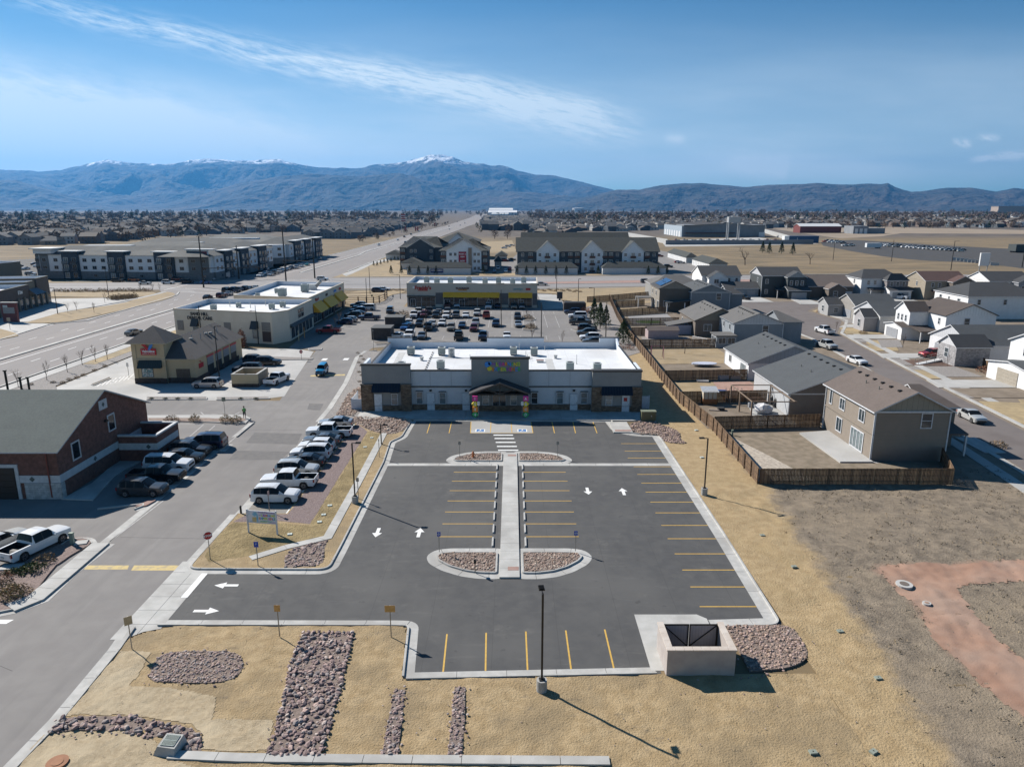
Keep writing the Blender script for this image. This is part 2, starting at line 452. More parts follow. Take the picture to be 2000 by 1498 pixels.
def field_extra(pos,col):
 """straw mulch west of the lot boundary fades with a ragged edge into grey dry grass"""
 x,y,z=xsplit(pos)
 n1=xnoise(pos,0.35,5)-0.5; n2=xnoise(pos,2.5,5)-0.5
 b=x-(20.6+X.op('MINIMUM',y,72.0)*0.088)+n1*4.5+n2*1.6
 f=b.step(-0.8,1.2)
 tan=xmix(xnoise(pos,1.2,8).step(0.3,0.7),(0.325,0.23,0.118),(0.41,0.302,0.166))
 tan=xmix(xnoise(pos,0.25,5).step(0.5,0.72)*0.5,tan,(0.345,0.25,0.125))
 tan=xmix((xnoise(pos,0.8,8,0.7).step(0.62,0.72))*0.6,tan,(0.22,0.18,0.12))
 gr=xmix(xnoise(pos,0.9,9,0.7).step(0.35,0.65),(0.15,0.12,0.088),(0.255,0.205,0.148))
 gr=xmix(xnoise(pos,0.12,5).step(0.45,0.7)*0.6,gr,(0.27,0.212,0.145))
 gr=xmix(xnoise(xvec(x*0.5,y*2.0,0.0),1.7,8,0.75).step(0.55,0.68)*0.7,gr,(0.10,0.08,0.055))
 pd=X.op('MINIMUM',seg_dist(x,y,gl([(1745,1120),(1870,1119),(2010,1112),(2300,1099)])),seg_dist(x,y,gl([(1790,1125),(1835,1195),(1900,1268),(2000,1350),(2150,1475)]))-.35)
 pd=pd+n1*1.5+n2*1.3
 return xmix((1.0-pd.step(.75,2.0))*.85,xmix(f,tan,gr),(0.30,0.195,0.14))
FIELD=mat('mulch_and_dry_grass',(0.4,0.3,0.2),rough=0.95,bump=0.9,bscale=7,bdist=0.10,extra=field_extra)
def land_extra(pos,col):
 x,y,z=xsplit(pos)
 gold=xmix(xnoise(xvec(x,y*2.5,0.0),0.035,8,0.68).step(0.35,0.62),(0.225,0.16,0.085),(0.14,0.105,0.06))
 gold=xmix(xnoise(pos,0.35,6,0.7).step(0.5,0.7)*0.55,gold,(0.155,0.125,0.075))
 gold=xmix(xnoise(xvec(x,y*1.6,5.0),0.02,5).step(0.52,0.7)*0.6,gold,(0.28,0.205,0.12))
 town=xmix(xnoise(pos,0.05,6).step(0.35,0.65),(0.075,0.06,0.048),(0.13,0.105,0.085))
 return xmix((y+xnoise(pos,0.01,2)*60.0).step(720,860),gold,town)
LAND=mat('open_land',(0.2,0.15,0.1),rough=1.0,extra=land_extra)

# ================================================================ ground
mb=MB(); S=26000.0
mb.face([(-S,-600,0),(S,-600,0),(S,26000,0),(-S,26000,0)],LAND)
struct('ground',mb)

# east field and the planted slopes south of the lot, one kerb high, with real ground relief
from mathutils import noise as NZ
def relief(x,y,amp=0.10):
 return amp*(NZ.noise(Vector((x*0.45,y*0.45,0)))+0.55*NZ.noise(Vector((x*1.3,y*1.3,3)))+0.3*NZ.noise(Vector((x*3.1,y*3.1,7))))
def relief_grid(name,x0,x1,y0,y1,step,m,base,keep=None,amp=0.1,edge=None):
 nx,ny=int((x1-x0)/step),int((y1-y0)/step)
 vs=[]; idx={}
 mb=MB(); k=mb.mat(m)
 for j in range(ny+1):
  for i in range(nx+1):
   x,y=x0+(x1-x0)*i/nx,y0+(y1-y0)*j/ny
   a=amp if edge is None else amp*min(1,max(0,edge(x,y)))
   mb.v.append((x,y,base+relief(x,y,a)))
 for j in range(ny):
  for i in range(nx):
   if keep and not keep(x0+(x1-x0)*(i+.5)/nx,y0+(y1-y0)*(j+.5)/ny): continue
   a=j*(nx+1)+i
   mb.f.append((a,a+1,a+nx+2,a+nx+1)); mb.mi.append(k)
 return mb.mesh(name,smooth=True)
# right-hand field: everything east of the lot kerb
o=put('dry_field',relief_grid('dry_field',19.5,140,8,72.5,0.42,FIELD,0.11,amp=0.13,edge=lambda x,y: min(1,(x-19.6)/2)))
o['kind']='structure'
mb=MB(); mb.prism([(19.4,72.5),(28.5,72.5),(28.5,128),(34,250),(20.2,250),(20.2,128),(20.2,90),(19.4,90)],-0.05,0.10,FIELD); struct('mulch_strip',mb)
# foreground slope, south of the lot
SL=[(-25.6,45.3,3.0),(-7.2,45.3,1.0),(-6.75,39.3,0),(9.4,39.95,0),(9.6,39.5,0),(19.7,39.5,0),(19.7,8,0),(-60,8,0),(-31.0,37.0,0)]
SLP=fillet(gl([(32,1498)])+gl([(120,1403),(232,1266)])+[(-25.4,44.9),(-24.2,45.35),(-8.1,45.35),(-7.5,45.1),(-7.25,44.4),(-6.75,39.35),(9.6,39.85),(19.6,39.85),(19.6,45.5),(19.55,8),(-60,8)],0.0)
SLP=gl([(0,1536),(32,1498),(120,1403),(232,1266),(254,1244),(280,1234)])+[(-24.0,45.3),(-8.1,45.3),(-7.5,45.1),(-7.3,44.4),(-6.85,39.3),(9.6,39.8),(19.52,39.9),(19.52,8),(-60,8)]
def slope_keep(x,y): return inside((x,y),SLP)
mb=MB(); mb.prism(SLP,-0.05,0.02,MULCH); struct('slope_base',mb)
o=put('mulched_slope',relief_grid('mulched_slope',-34,19.52,8,45.35,0.2,MULCH,0.09,keep=lambda x,y: slope_keep(x,y) and slope_keep(x-.15,y+.12) and slope_keep(x+.1,y+.12),amp=0.07))
o['kind']='structure'
# pale straw blankets pinned over the slope
def sheet(name,pts,m,z=0.14,r=0.0,zlo=None,j=None):
 p=fillet(pts,r) if r else pts
 if j: p=jag(p,j[0],j[1])
 mb=MB(); mb.prism(p,z if zlo is None else zlo,z,m); return struct(name,mb)
for P in (gl([(237,1273),(298,1275),(270,1318),(252,1342),(330,1344),(424,1364),(413,1408),(536,1409),(525,1468),(392,1468),(395,1440),(375,1415),(330,1408),(250,1398),(150,1398),(125,1402)]),gl([(90,1432),(170,1427),(230,1430),(290,1443),(312,1458),(300,1470),(340,1490),(380,1500),(500,1540),(20,1540),(34,1500)])):
 P=jag(P,.4,.06); xs=[q[0] for q in P]; ys=[q[1] for q in P]
 o=put('straw_blanket',relief_grid('straw_blanket',min(xs),max(xs),min(ys),max(ys),.1,BLANKET,.112,keep=lambda x,y: inside((x,y),P),amp=.07)); o['kind']='structure'
# red dirt path in the field
pth=gl([(1716,1106),(1790,1104),(1870,1103),(2010,1093),(2300,1080),(2300,1118),(2010,1131),(1920,1133),(1870,1140),(1862,1152),(1900,1205),(1960,1262),(2010,1300),(2300,1480),(2300,1620),(2010,1400),(1930,1340),(1860,1270),(1820,1240),(1806,1190),(1770,1160),(1740,1135)],0.15)
def path_sheet():
 p=jag(chaikin(offset(pth,.25,True),2),0.3,0.2)
 xs=[q[0] for q in p]; ys=[q[1] for q in p]
 return relief_grid('dirt_path',min(xs),max(xs),max(min(ys),30),max(ys),0.21,REDDIRT,0.135,keep=lambda x,y: inside((x,y),p),amp=0.13)
o=put('dirt_path',path_sheet()); o['kind']='structure'

# ---------------------------------------------------------------- roads
def road(name,pts,m,z): mb=MB(); mb.face([(p[0],p[1],z) for p in pts],m); return struct(name,mb)
def rect(x0,x1,y0,y1): return [(x0,y0),(x1,y0),(x1,y1),(x0,y1)]
STREET_R=[(-27.0,10),(-27.0,102),(-28.2,118),(-31.2,144),(-31.4,150),(-25,152)]
side=[(-36.1,10),(-26.6,10),(-26.6,102),(-27.6,118),(-30.6,144),(-30.0,150),(-26,152),(-24,128.5),(22,128.5),(31,215),(30,226),(14,226),(14,268),(8,268),(8,214),(-33,216),(-34,236),(-36,250),(-41,251),(-49.5,214),(-50.5,178),(-48,150),(-41.5,148),(-37.8,118),(-36.2,106.8),(-100,106.8),(-100,57.9),(-36.1,57.9)]
road('side_street',side,OLDASPH,0.004)
road('side_street_south',[(-75,-40),(-26.6,-40),(-26.6,10),(-36.1,10),(-36.1,57.9),(-75,57.9)],OLDASPH,0.004)
road('arterial_road',[(-117.5,60),(-86.1,60),(-84.6,240),(-78,258),(-78,330),(-79,375),(-77,800),(-76,1250),(-60,2400),(30,3600),(-60,4200),(-200,4200),(-140,2400),(-117,1250),(-117,600),(-117,330),(-130,316),(-130,262),(-119,245)],ARTASPH,0.03)
road('cross_street',gl([(-300,558),(0,554),(330,551),(470,550),(660,543),(1000,541),(1290,538.5),(2300,536),(2300,556),(1290,559),(1050,563),(650,564.5),(590,570),(430,574),(380,573),(330,566),(190,568),(0,572),(-300,576)]),CROSSASPH,0.04)
mb=MB(); mb.prism(gl([(1050,551.5),(1290,547),(2300,543),(2300,547),(1290,553),(1050,555.5)]),0.04,0.05,RUST); struct('painted_median',mb)
sheet('right_turn_lane',chaikin(gl([(300,560),(360,561),(385,571),(386,580),(360,592),(300,606),(250,618),(262,622),(340,606),(410,590),(470,572),(500,560),(420,552)]),1),ARTASPH,0.045)
# the plots west of the arterial road
sheet('clinic_car_park',gl([(-200,596),(100,584),(215,582),(262,584),(262,590),(240,597),(120,618),(25,632),(-200,650)]),CONC2,0.02)
sheet('clinic_drive',gl([(-200,640),(50,629),(110,634),(88,655),(35,659),(-200,700)]),CONC2,0.025)
sheet('clinic_lawn',chaikin(gl([(48,632),(52,626),(130,609),(240,594),(270,583),(322,570),(345,574),(335,583),(250,604),(150,627),(100,632)]),1),PALELAWN,0.15,zlo=0)
sheet('lawn_corner',gl([(-100,640),(0,643),(32,652),(36,657),(0,664),(-100,690)]),PALELAWN,0.15,zlo=0)
sheet('clinic_lawn_strip',gl([(100,571),(300,571),(312,578),(230,582),(100,580)]),PALELAWN,0.12,zlo=0)
mb=MB(); mb.prism(offset(gl([(48,630),(110,612),(180,600),(258,586),(300,577),(322,571)]),0.9)+offset(gl([(48,630),(110,612),(180,600),(258,586),(300,577),(322,571)]),-0.9)[::-1],0,0.17,CONC2); struct('clinic_pavement',mb)
# open lots around the far blocks
sheet('apartment_lawn',gl([(-100,552),(60,548),(130,547),(430,551),(560,545),(642,503),(700,490),(745,472),(640,500),(520,548),(330,550.5),(0,553)]),PALELAWN,0.02)
sheet('apartment_car_park',gl([(-300,520),(90,505),(90,548),(-300,560)]),DARKASPH,0.01)
sheet('corner_lawn',gl([(640,541),(700,513),(760,498),(840,474),(840,500),(775,515),(800,530),(1290,537),(1290,538.5),(660,542)]),PALELAWN,0.02)
sheet('estate_car_park',gl([(812,510),(1000,505),(1045,468),(1120,470),(1290,490),(1385,505),(1400,525),(1340,537),(800,531)]),OLDASPH,0.03)
sheet('estate_path',gl([(668,536),(700,524),(720,513),(800,497),(800,500),(728,516),(706,527),(676,540)]),CONC2,0.05)
sheet('dark_storage_yard',chaikin(gl([(1585,476),(1650,468),(1720,472),(1880,482),(2100,492),(2100,540),(1980,522),(1900,513),(1790,509),(1700,498)]),1),DARKASPH,0.02)
sheet('storage_yard',gl([(1300,482),(1290,470),(1480,464),(1520,470),(1600,476),(1560,478)]),CONC2,0.02)
sheet('graded_yard',gl([(1500,446),(1700,443),(2100,452),(2100,458),(1760,456),(1720,462),(1640,466)]),mat('graded_soil',(0.30,0.235,0.17),(0.25,0.195,0.14),scale=0.02,rough=1.0),0.02)
sheet('far_lot',gl([(850,478),(1000,470),(1010,492),(860,494)]),PALELAWN,0.03)
# strip mall surroundings
sheet('mall_lawn',gl([(1048,566),(1290,561),(1290,580),(1245,586),(1150,592),(1105,592),(1088,575),(1050,573)]),PALELAWN,0.12,zlo=0)
sheet('mall_lawn',chaikin(gl([(668,570),(790,566),(793,572),(760,577),(748,592),(672,598)]),1),PALELAWN,0.12,zlo=0)
sheet('drive_thru_lane',gl([(1050,575),(1086,576),(1112,602),(1062,604)]),CONC2,0.012)

# ---------------------------------------------------------------- lane and bay lines on the big roads
def lines(parent,name,segs,w,m,z):
 for (a,b) in segs:
  d=hypot(b[0]-a[0],b[1]-a[1])
  mb=MB(); mb.obox((a[0]+b[0])/2,(a[1]+b[1])/2,atan2(b[1]-a[1],b[0]-a[0]),d,w,z-0.002,z,m)
  put(name,mb.mesh(name),parent)
art=bpy.data.objects['arterial_road']
lines(art,'lane_dash',[((x,y),(x,y+3)) for x in (-90.4,-94.2,-106.5,-110.5) for y in range(112,300,12)],0.16,WHITE,0.036)
lines(art,'edge_line',[((-98.2,110),(-98.2,245)),((-98.2,330),(-98.2,900)),((-115.6,330),(-115.6,1200)),((-104.4,330),(-104.4,1200))],0.2,WHITE,0.036)
lines(bpy.data.objects['cross_street'],'lane_line',[((-97,256),(-123,268)),((-120,300),(-80,302)),((-120,256),(-97,250)),((-60,268),(20,268)),((20,268),(140,272)),((-60,300),(130,305)),((-230,262),(-140,262)),((-230,272),(-130,272)),((-128,262),(-128,300)),((-76,262),(-76,300))],0.3,WHITE,0.046)
# raised kerbs and medians of the arterial road
def kerb(name,pts,w,h,m,seg=None,z0=0.0):
 R=bpy.data.objects.new(name,None); COL.objects.link(R); R['kind']='structure'
 sweep('kerb_segment',pts,[(w/2,z0),(w/2,h),(-w/2,h),(-w/2,z0)],m,R,seg=seg,gap=0.02)
 return R
kerb('median_kerb',[(-101.4,60),(-101.2,140),(-100.9,200),(-99.5,268)],1.1,0.2,CURBC,24)
kerb('median_kerb',[(-99,335),(-98.5,460),(-102,500),(-101,560),(-98.6,700),(-98,1200)],1.3,0.2,CURBC,60)
kerb('road_kerb',[(-85.9,60),(-85.9,225),(-84.6,244)],0.5,0.16,CURBC,30)
kerb('road_kerb',gl([(0,664),(100,633),(170,627),(345,577),(350,571)]),0.5,0.17,CURBC,30)
kerb('road_kerb',[(-117.4,336),(-117,420),(-117,600),(-117,1200)],0.8,0.2,CURBC,80)
kerb('road_kerb',[(-78.2,340),(-78.6,380),(-77,800),(-76,1200)],0.8,0.2,CURBC,80)
kerb('road_kerb',gl([(130,550.5),(330,550),(470,549),(560,546)]),0.8,0.16,CURBC,60)
kerb('road_kerb',gl([(665,542),(1000,540),(1290,537.5),(1700,536)]),0.8,0.16,CURBC,60)
kerb('road_kerb',gl([(668,567),(1000,566),(1290,561),(1500,558)]),0.8,0.16,CURBC,60)
kerb('divider_kerb',gl([(648,556),(1000,556),(1290,553),(1480,552)]),0.6,0.16,CURBC,60)
# pavement and planting between the arterial road and the forecourt
mb=MB(); mb.prism([(-85.0,60),(-82.6,60),(-82.6,225),(-85.0,225)],0,0.15,CONC2); struct('roadside_pavement',mb)
sheet('rock_verge',[(-82.5,60),(-74.2,60),(-74.2,112),(-76.8,116),(-77.2,150),(-82.5,150)],GREYGRAVEL,0.13,zlo=0)
sheet('grass_verge',[(-82.4,133),(-79.8,133),(-79.4,160),(-78.5,168),(-82.4,210)],DRYGRASS,0.15,zlo=0.05,j=(1,.1))

# ================================================================ the new car park
LOT=fillet([(-13.9,96.1,0),(13.7,95.7,0),(14.6,92.0,2),(19.2,89.9,0),(19.45,45.5,0),(9.6,45.5,0),(9.6,39.9,0),(-6.75,39.35,0),(-7.2,45.35,1.4),(-25.6,45.4,0),(-27.0,45.3,0),(-27.0,54,0),(-25,53.35,0),(-16.0,53.3,3),(-15.1,57.5,2),(-15.1,79,0),(-15.5,86.6,0),(-14.4,88.6,0.8),(-14.0,90,0.5)],1.0)
mb=MB(); mb.face([(p[0],p[1],0.008) for p in LOT],NEWASPH)
lot=struct('car_park',mb)
def kerbed(name,pts,side_,gut=0.62,seg=3.0,closed=False,h=0.15):
 """kerb with its gutter; side_ = +1 when the road is to the left of the line"""
 R=bpy.data.objects.new(name,None); COL.objects.link(R); R['kind']='structure'
 s=side_
 sweep('kerb_segment',pts,[(s*gut,0.0),(s*gut,0.016),(0.0,0.022),(-s*0.03,h),(-s*0.17,h),(-s*0.17,0.0)],CURBC,R,seg=seg,closed=closed)
 return R
# east edge: up from the bin store to the building
kerbed('lot_kerb',fillet([(14.3,45.2),(19.2,45.45,.8),(19.35,60),(19.25,88.6,0),(19.2,89.6,0.6),(16.4,89.7,1.2),(14.3,91.4,1.5),(13.9,95.7)],0.0,closed=False),1,0.85)
kerbed('lot_kerb',fillet([(-6.75,39.4),(9.3,39.95)],0,closed=False),1,0.6)
kerbed('lot_kerb',fillet([(-25.4,45.4),(-8.3,45.35,0),(-7.3,45.3,1.0),(-7.2,44.0),(-6.85,39.5)],0.4,closed=False),1,0.62)
WISL=fillet([(-26.95,64.4,0),(-26.95,55.2,0),(-26.9,53.4,1.9),(-24.5,53.35),(-17.2,53.3),(-15.1,53.3,3.4),(-15.05,58),(-15.05,79),(-15.5,86.4,0.5),(-14.35,88.5,.8),(-14.1,95.8,0)],0.4,closed=False)
kerbed('lot_kerb',[p for p in WISL],-1,0.62)
# street kerbs
kerbed('street_kerb',gl([(8,1522),(120,1405),(232,1268)])+[(-27.0,45.0)],1,0.7)
kerbed('street_kerb',[(-26.9,95.5),(-27.0,102),(-28.2,118),(-30.9,140),(-30.5,146),(-28.5,147)],1,0.7)
mb=MB(); mb.prism([(-27.1,64.4),(-26.2,64.4),(-26.2,95.5),(-27.1,95.5)],0,0.024,CURBC); struct('bay_gutter',mb)
# driveway apron of the lot: slabs
ap=bpy.data.objects.new('driveway_apron',None); COL.objects.link(ap); ap['kind']='structure'
for k in range(6):
 y0=43.6+k*1.88
 for a,b in ((-27.9,-26.35),(-26.32,-25.0)):
  pm('concrete_slab',MB().prism([(a,y0),(b,y0),(b,y0+1.85),(a,y0+1.85)],0.0,0.02,CONC),ap)
# concrete cross pan
pan=bpy.data.objects.new('concrete_pan',None); COL.objects.link(pan); pan['kind']='structure'
for k in range(11):
 x0=-14.6+k*3.05
 pm('concrete_slab',MB().prism(rect(x0,min(x0+3.02,18.6),77.9,78.75),0.0,0.02,CONC),pan)
# white arrows, stop line, stalls: thin paint, each a piece of the car park
def stripe(x0,y0,x1,y1,w=0.11,m=YELLOW,name='bay_line',z=0.013):
 d=hypot(x1-x0,y1-y0); mb=MB(); mb.obox((x0+x1)/2,(y0+y1)/2,atan2(y1-y0,x1-x0),d,w,z-0.003,z,m); put(name,mb.mesh(name),lot)
for k in range(9): stripe(-6.6,59.55+2.72*k*1.0,-1.8,59.55+2.72*k); 
for k in range(9): stripe(1.3,59.55+2.72*k,6.1,59.55+2.72*k)
for py in (1184.5,1146,1113,1081.5,1052,1026,1001.5,980.5,961,943.5,926.5,911.5):
 y=gp(1400,py)[1]; stripe(14.1,y,18.5,y)
for py in (894.5,881,866.5):
 y=gp(1250,py)[1]; stripe(13.9,y,18.4,y)
for b,t in (((864,1326),(873,1238)),((948,1325),(949.5,1235.5)),((1031,1323),(1027,1233)),((1117,1319),(1105,1231)),((1201,1314),(1181,1229))):
 (x0,y0),(x1,y1)=gp(*b),gp(*t); stripe(x0,y0,x1,y1)
for px0,px1 in ((841,834),(882,877),(1078,1083),(1119,1124),(1158,1166)):
 stripe(*gp(px0,824),*gp(px1,846))
def arrow(cx,cy,ang,L=1.9):
 P=[(-L/2,-.16),(L*.05,-.16),(L*.05,-.46),(L/2,0),(L*.05,.46),(L*.05,.16),(-L/2,.16)]
 c,s=cos(ang),sin(ang)
 pm('painted_arrow',MB().face([(cx+a*c-b*s,cy+a*s+b*c,0.013) for a,b in P],WHITE),lot)
arrow(*gp(737,1040),-pi/2); arrow(*gp(819,1040),pi/2); arrow(*gp(1148,959),-pi/2); arrow(*gp(1217,960),pi/2)
arrow(*gp(442,1143),pi); arrow(*gp(403,1193),0)
pm('stop_line',MB().face([(*gp(x,y),0.026) for x,y in ((353,1167),(366,1167),(406,1120),(394,1120))],WHITE),lot)
for py in (850,856.5,864,872,879.5):
 (a,y),(b,_)=gp(964+(py-850)*.3,py),gp(1002+(py-850)*.35,py); pm('crossing_bar',MB().face([(a,y-.18,0.013),(b,y-.18,0.013),(b,y+.22,0.013),(a,y+.22,0.013)],WHITE),lot)
# accessible bays in concrete, yellow lines and blue symbols
mb=MB(); mb.prism(gl([(918,846),(1041,846),(1037,823.5),(920,823.5)]),0.0,0.018,CONC2); hc=struct('accessible_bays',mb)
def hstripe(a,b,w=0.1,m=YELLOW):
 d=hypot(b[0]-a[0],b[1]-a[1]); q=MB(); q.obox((a[0]+b[0])/2,(a[1]+b[1])/2,atan2(b[1]-a[1],b[0]-a[0]),d,w,.019,.023,m); pm('bay_line',q,hc)
for a,b in (((919,846),(920,824)),((958,845),(959,824)),((1000,845),(998,824)),((1041,846),(1037,824)),((918,846),(958,846)),((1000,846),(1041,846)),((962,846),(1000,846))): hstripe(gp(*a),gp(*b))
for px in (938,1020):
 x,y=gp(px,841); q=MB(); q.box(x-.65,x+.65,y-.6,y+.6,.019,.024,WHITE); o=pm('blue_symbol',q,hc)
 q=MB(); q.box(x-.5,x+.5,y-.48,y+.48,.025,.028,BLUEPAINT)
 q.box(x-.08,x+.08,y-.1,y+.3,.029,.031,WHITE); q.box(x-.08,x+.3,y-.14,y-.02,.029,.031,WHITE); q.box(x-.3,x+.02,y-.34,y-.22,.029,.031,WHITE); q.box(x-.06,x+.1,y+.34,y+.44,.029,.031,WHITE)
 pm('wheelchair_symbol',q,hc)
# old street: yellow hump, patches
st=bpy.data.objects['side_street']
for a,b,c,d in ((164,252,1104,1112),(256,354,1104,1114)):
 pm('yellow_bar',MB().face([(*gp(x,y),0.010) for x,y in ((a,d),(b-3,d),(b,c),(a+6,c))],OLDYELLOW),st)
pm('yellow_bar',MB().face([(*gp(x,y),0.010) for x,y in ((607,733),(674,731),(674,733.5),(606,735.5))],OLDYELLOW),st)
for q in (((480,865),(580,868),(590,847),(497,845)),((447,898),(548,898),(566,882),(462,880)),((600,800),(625,802),(632,789),(604,788))):
 pm('asphalt_patch',MB().face([(*gp(x,y),0.009) for x,y in q],PATCH),st)
CRACK=mat('crack_sealant',(0.085,0.08,0.078),rough=0.8)
for a,b in (((235,1049),(402,1052)),((0,1300),(24,1310)),((480,840),(590,840)),((380,1082),(392,1070)),((600,700),(690,704))):
 (x0,y0),(x1,y1)=gp(*a),gp(*b); d=hypot(x1-x0,y1-y0); pm('crack',MB().obox((x0+x1)/2,(y0+y1)/2,atan2(y1-y0,x1-x0),d,0.05,.005,.0085,CRACK),st)
for q in (((-20,1210),(27,1210),(12,1218),(-20,1218)),):
 pm('stop_line',MB().face([(*gp(x,y),0.010) for x,y in q],WHITE),st)
for a in ((634,702),(676,701.5)):
 x,y=gp(*a); pm('lane_mark',MB().box(x-.5,x+.5,y-.9,y+.9,.006,.010,WHITE),st)

# ================================================================ planted islands of the lot
WPOLY=[p for p in offset(WISL,0.16)]+[(-21.7,96.6),(-21.7,95),(-22.0,64.4)]
mb=MB(); mb.prism(WPOLY,-0.05,0.13,MULCH); struct('west_island',mb)
# strip between the bays and the building (cobbles) and beyond
mb=MB(); mb.prism([(-26.8,95.4),(-14.2,95.4),(-14.2,96.6),(-20.0,96.8),(-22,99.5),(-22.6,103),(-22.6,124),(-25.5,146),(-30.4,146),(-30.7,139),(-28.0,118),(-26.8,102)],-0.05,0.13,GREYGRAVEL); struct('gravel_verge',mb)
sheet('parking_bay',rect(-26.2,-21.9,64.4,95.4),BAYCONC,0.02)
for k in range(12):
 y=64.4+2.8*k
 if k in (0,11): stripe(-26.9,y,-21.9,y,0.14,WHITE,'bay_line',0.026)
 stripe(-21.95,y,-21.95,min(y+1.9,95.4),0.5,WHITE,'bay_line',0.027)
sheet('purple_gravel',gl([(455,1019),(483,1004),(563,1004),(697,827),(712,838),(717,843),(606,1023),(540,1017),(520,1020)],0.13),PURPLE,0.142,j=(0.6,0.05))
sheet('olive_mulch',gl([(720,842),(742,848),(746,853),(720,895),(640,1048),(600,1060),(512,1080),(405,1098),(400,1085),(430,1040),(456,1021),(520,1021),(606,1025)],0.13),MULCH2,0.138,j=(0.7,0.12))
# thin concrete drainage walk
dw=bpy.data.objects.new('drainage_walk',None); COL.objects.link(dw); dw['kind']='structure'
sweep('concrete_slab',gl([(750,846),(706,930),(640,1049),(560,1068),(489,1090)],0.15),[(-.42,.05),(-.42,.175),(.42,.175),(.42,.05)],CONC,dw,seg=3.2)
dw=bpy.data.objects.new('drainage_walk',None); COL.objects.link(dw); dw['kind']='structure'
sweep('concrete_slab',gl([(330,1473),(470,1479),(760,1482),(1191,1485)],0.15),[(-.3,.02),(-.3,.19),(.3,.19),(.3,.02)],CONC,dw,seg=2.6)
# sidewalk in front of the building
fw=bpy.data.objects.new('front_walk',None); COL.objects.link(fw); fw['kind']='structure'
for k in range(24):
 x0=-22.2+k*1.72; x1=x0+1.70
 ya=lambda x: 96.15-(x+14)*0.015
 yb=101.8 if x0<20 else 99
 mb=MB(); mb.prism([(x0,ya(x0)+(0.3 if x0<-14.6 else 0)),(x1,ya(x1)+(0.3 if x0<-14.6 else 0)),(x1,yb),(x0,yb)],0.0,0.15,CONC)
 pm('concrete_slab',mb,fw)
kerbed('walk_kerb',[(-13.9,96.15),(13.9,95.72)],-1,0.3)
mb=MB(); mb.prism(gl([(1198,846),(1236,846),(1224,826),(1190,826)]),0.0,0.16,CONC); struct('ramp_walk',mb)
mb=MB(); x,y=gp(1217,843); mb.box(x-1.1,x+1.1,y-.35,y+.35,.15,.17,RUST); o=put('tactile_strip',mb.mesh('tactile_strip'),bpy.data.objects['ramp_walk'])
# centre walk and its two kerbed planting islands
cw=bpy.data.objects.new('centre_walk',None); COL.objects.link(cw); cw['kind']='structure'
y=52.0
while y<82.2:
 y1=min(y+1.5,82.3)
 m_=CONC if not (53.2<y<54.9 and False) else RUST
 pm('concrete_slab',MB().prism(rect(-1.02,0.62,y,y1-0.02),0.0,0.14,m_),cw)
 y=y1
pm('tactile_strip',MB().box(-0.35,0.55,53.1,53.7,.14,.152,RUST),cw)
pm('tactile_strip',MB().box(-0.5,0.5,80.9,81.5,.14,.152,RUST),cw)
def half_island(name,pts,seg=2.4):
 R=kerbed(name,pts,1,0.8,seg=seg,closed=True)
 pm('rock_bed',MB().prism(offset(pts,-0.16,True),0.0,0.12,ROCKBED),R)
 return R
def ell(cx,cy,a,b,t0,t1,n=10): return [(cx+a*cos(t0+(t1-t0)*i/n),cy+b*sin(t0+(t1-t0)*i/n)) for i in range(n+1)]
# polygons run clockwise so that the road is on their left
IS_SW=[(-1.12,56.5),(-1.12,52.55)]+ell(-1.12-2.3,55.6,3.6,3.05,-pi/2,-pi,8)+[(-6.5,56.5)]
IS_SW=[(-1.2,56.45),(-1.2,52.7),(-2.6,52.75),(-3.9,53.1),(-5.3,53.9),(-6.3,54.9),(-6.55,55.7),(-6.2,56.25),(-5.3,56.45)]
IS_SE=[(0.8,56.45),(4.9,56.45),(5.8,56.25),(6.1,55.6),(5.7,54.8),(4.6,53.7),(3.4,53.0),(2.1,52.7),(0.8,52.7)]
IS_NW=[(-1.15,82.2),(-1.15,79.3),(-6.6,79.3),(-7.1,79.8),(-6.7,80.8),(-5.2,81.8),(-3.2,82.2)]
IS_NE=[(0.75,82.2),(3.0,82.2),(4.8,81.7),(6.0,80.8),(6.4,79.8),(5.9,79.3),(0.75,79.3)]
for n_,P in (('planting_island',IS_SW),('planting_island',IS_SE),('planting_island',IS_NW),('planting_island',IS_NE)):
 half_island(n_,fillet(P,0.3,3))

# ---------------------------------------------------------------- forecourt of the tower-roofed garage and its surroundings
sheet('forecourt',[(-76.6,106.9),(-40.5,106.9),(-36.3,109.5),(-37.9,120),(-41.5,146),(-46,149),(-60,149),(-77,149),(-76.4,116)],CONC2,0.012)
def bed(name,pts,m,h=0.14,kerbw=0.15):
 R=bpy.data.objects.new(name,None); COL.objects.link(R); R['kind']='structure'
 a=sum(pts[i][0]*pts[(i+1)%len(pts)][1]-pts[(i+1)%len(pts)][0]*pts[i][1] for i in range(len(pts)))
 if a<0: pts=pts[::-1]
 pm('kerb',MB().prism(pts,0.0,h,CURBC),R)
 pm('bed',MB().prism(offset(pts,kerbw,True),h,h+0.012,m),R)
 return R
bed('kerbed_bed',fillet(gl([(286,776),(405,776),(405,781),(286,782)]),.3),GREYGRAVEL)
bed('kerbed_bed',fillet(gl([(421,777),(526,776),(528,780),(422,782.5)]),.5),GREYGRAVEL)
bed('kerbed_bed',fillet(gl([(466,697.5),(536,697.5),(612,700),(610,703),(536,704),(468,702)]),.5),GREYGRAVEL)
bed('kerbed_bed',fillet(gl([(602,681),(630,680),(628,684.5),(602,685)]),.5),GREYGRAVEL)
bed('kerbed_bed',fillet(gl([(176,752),(215,737),(218,740),(182,754)]),.4),mat('bed_soil',(0.14,0.12,0.1),rough=.9))
sheet('corner_pavement',gl([(282,812.5),(478,811.5),(490,818),(480,828),(425,826),(350,824),(286,824)]),CONC2,0.13,zlo=0)
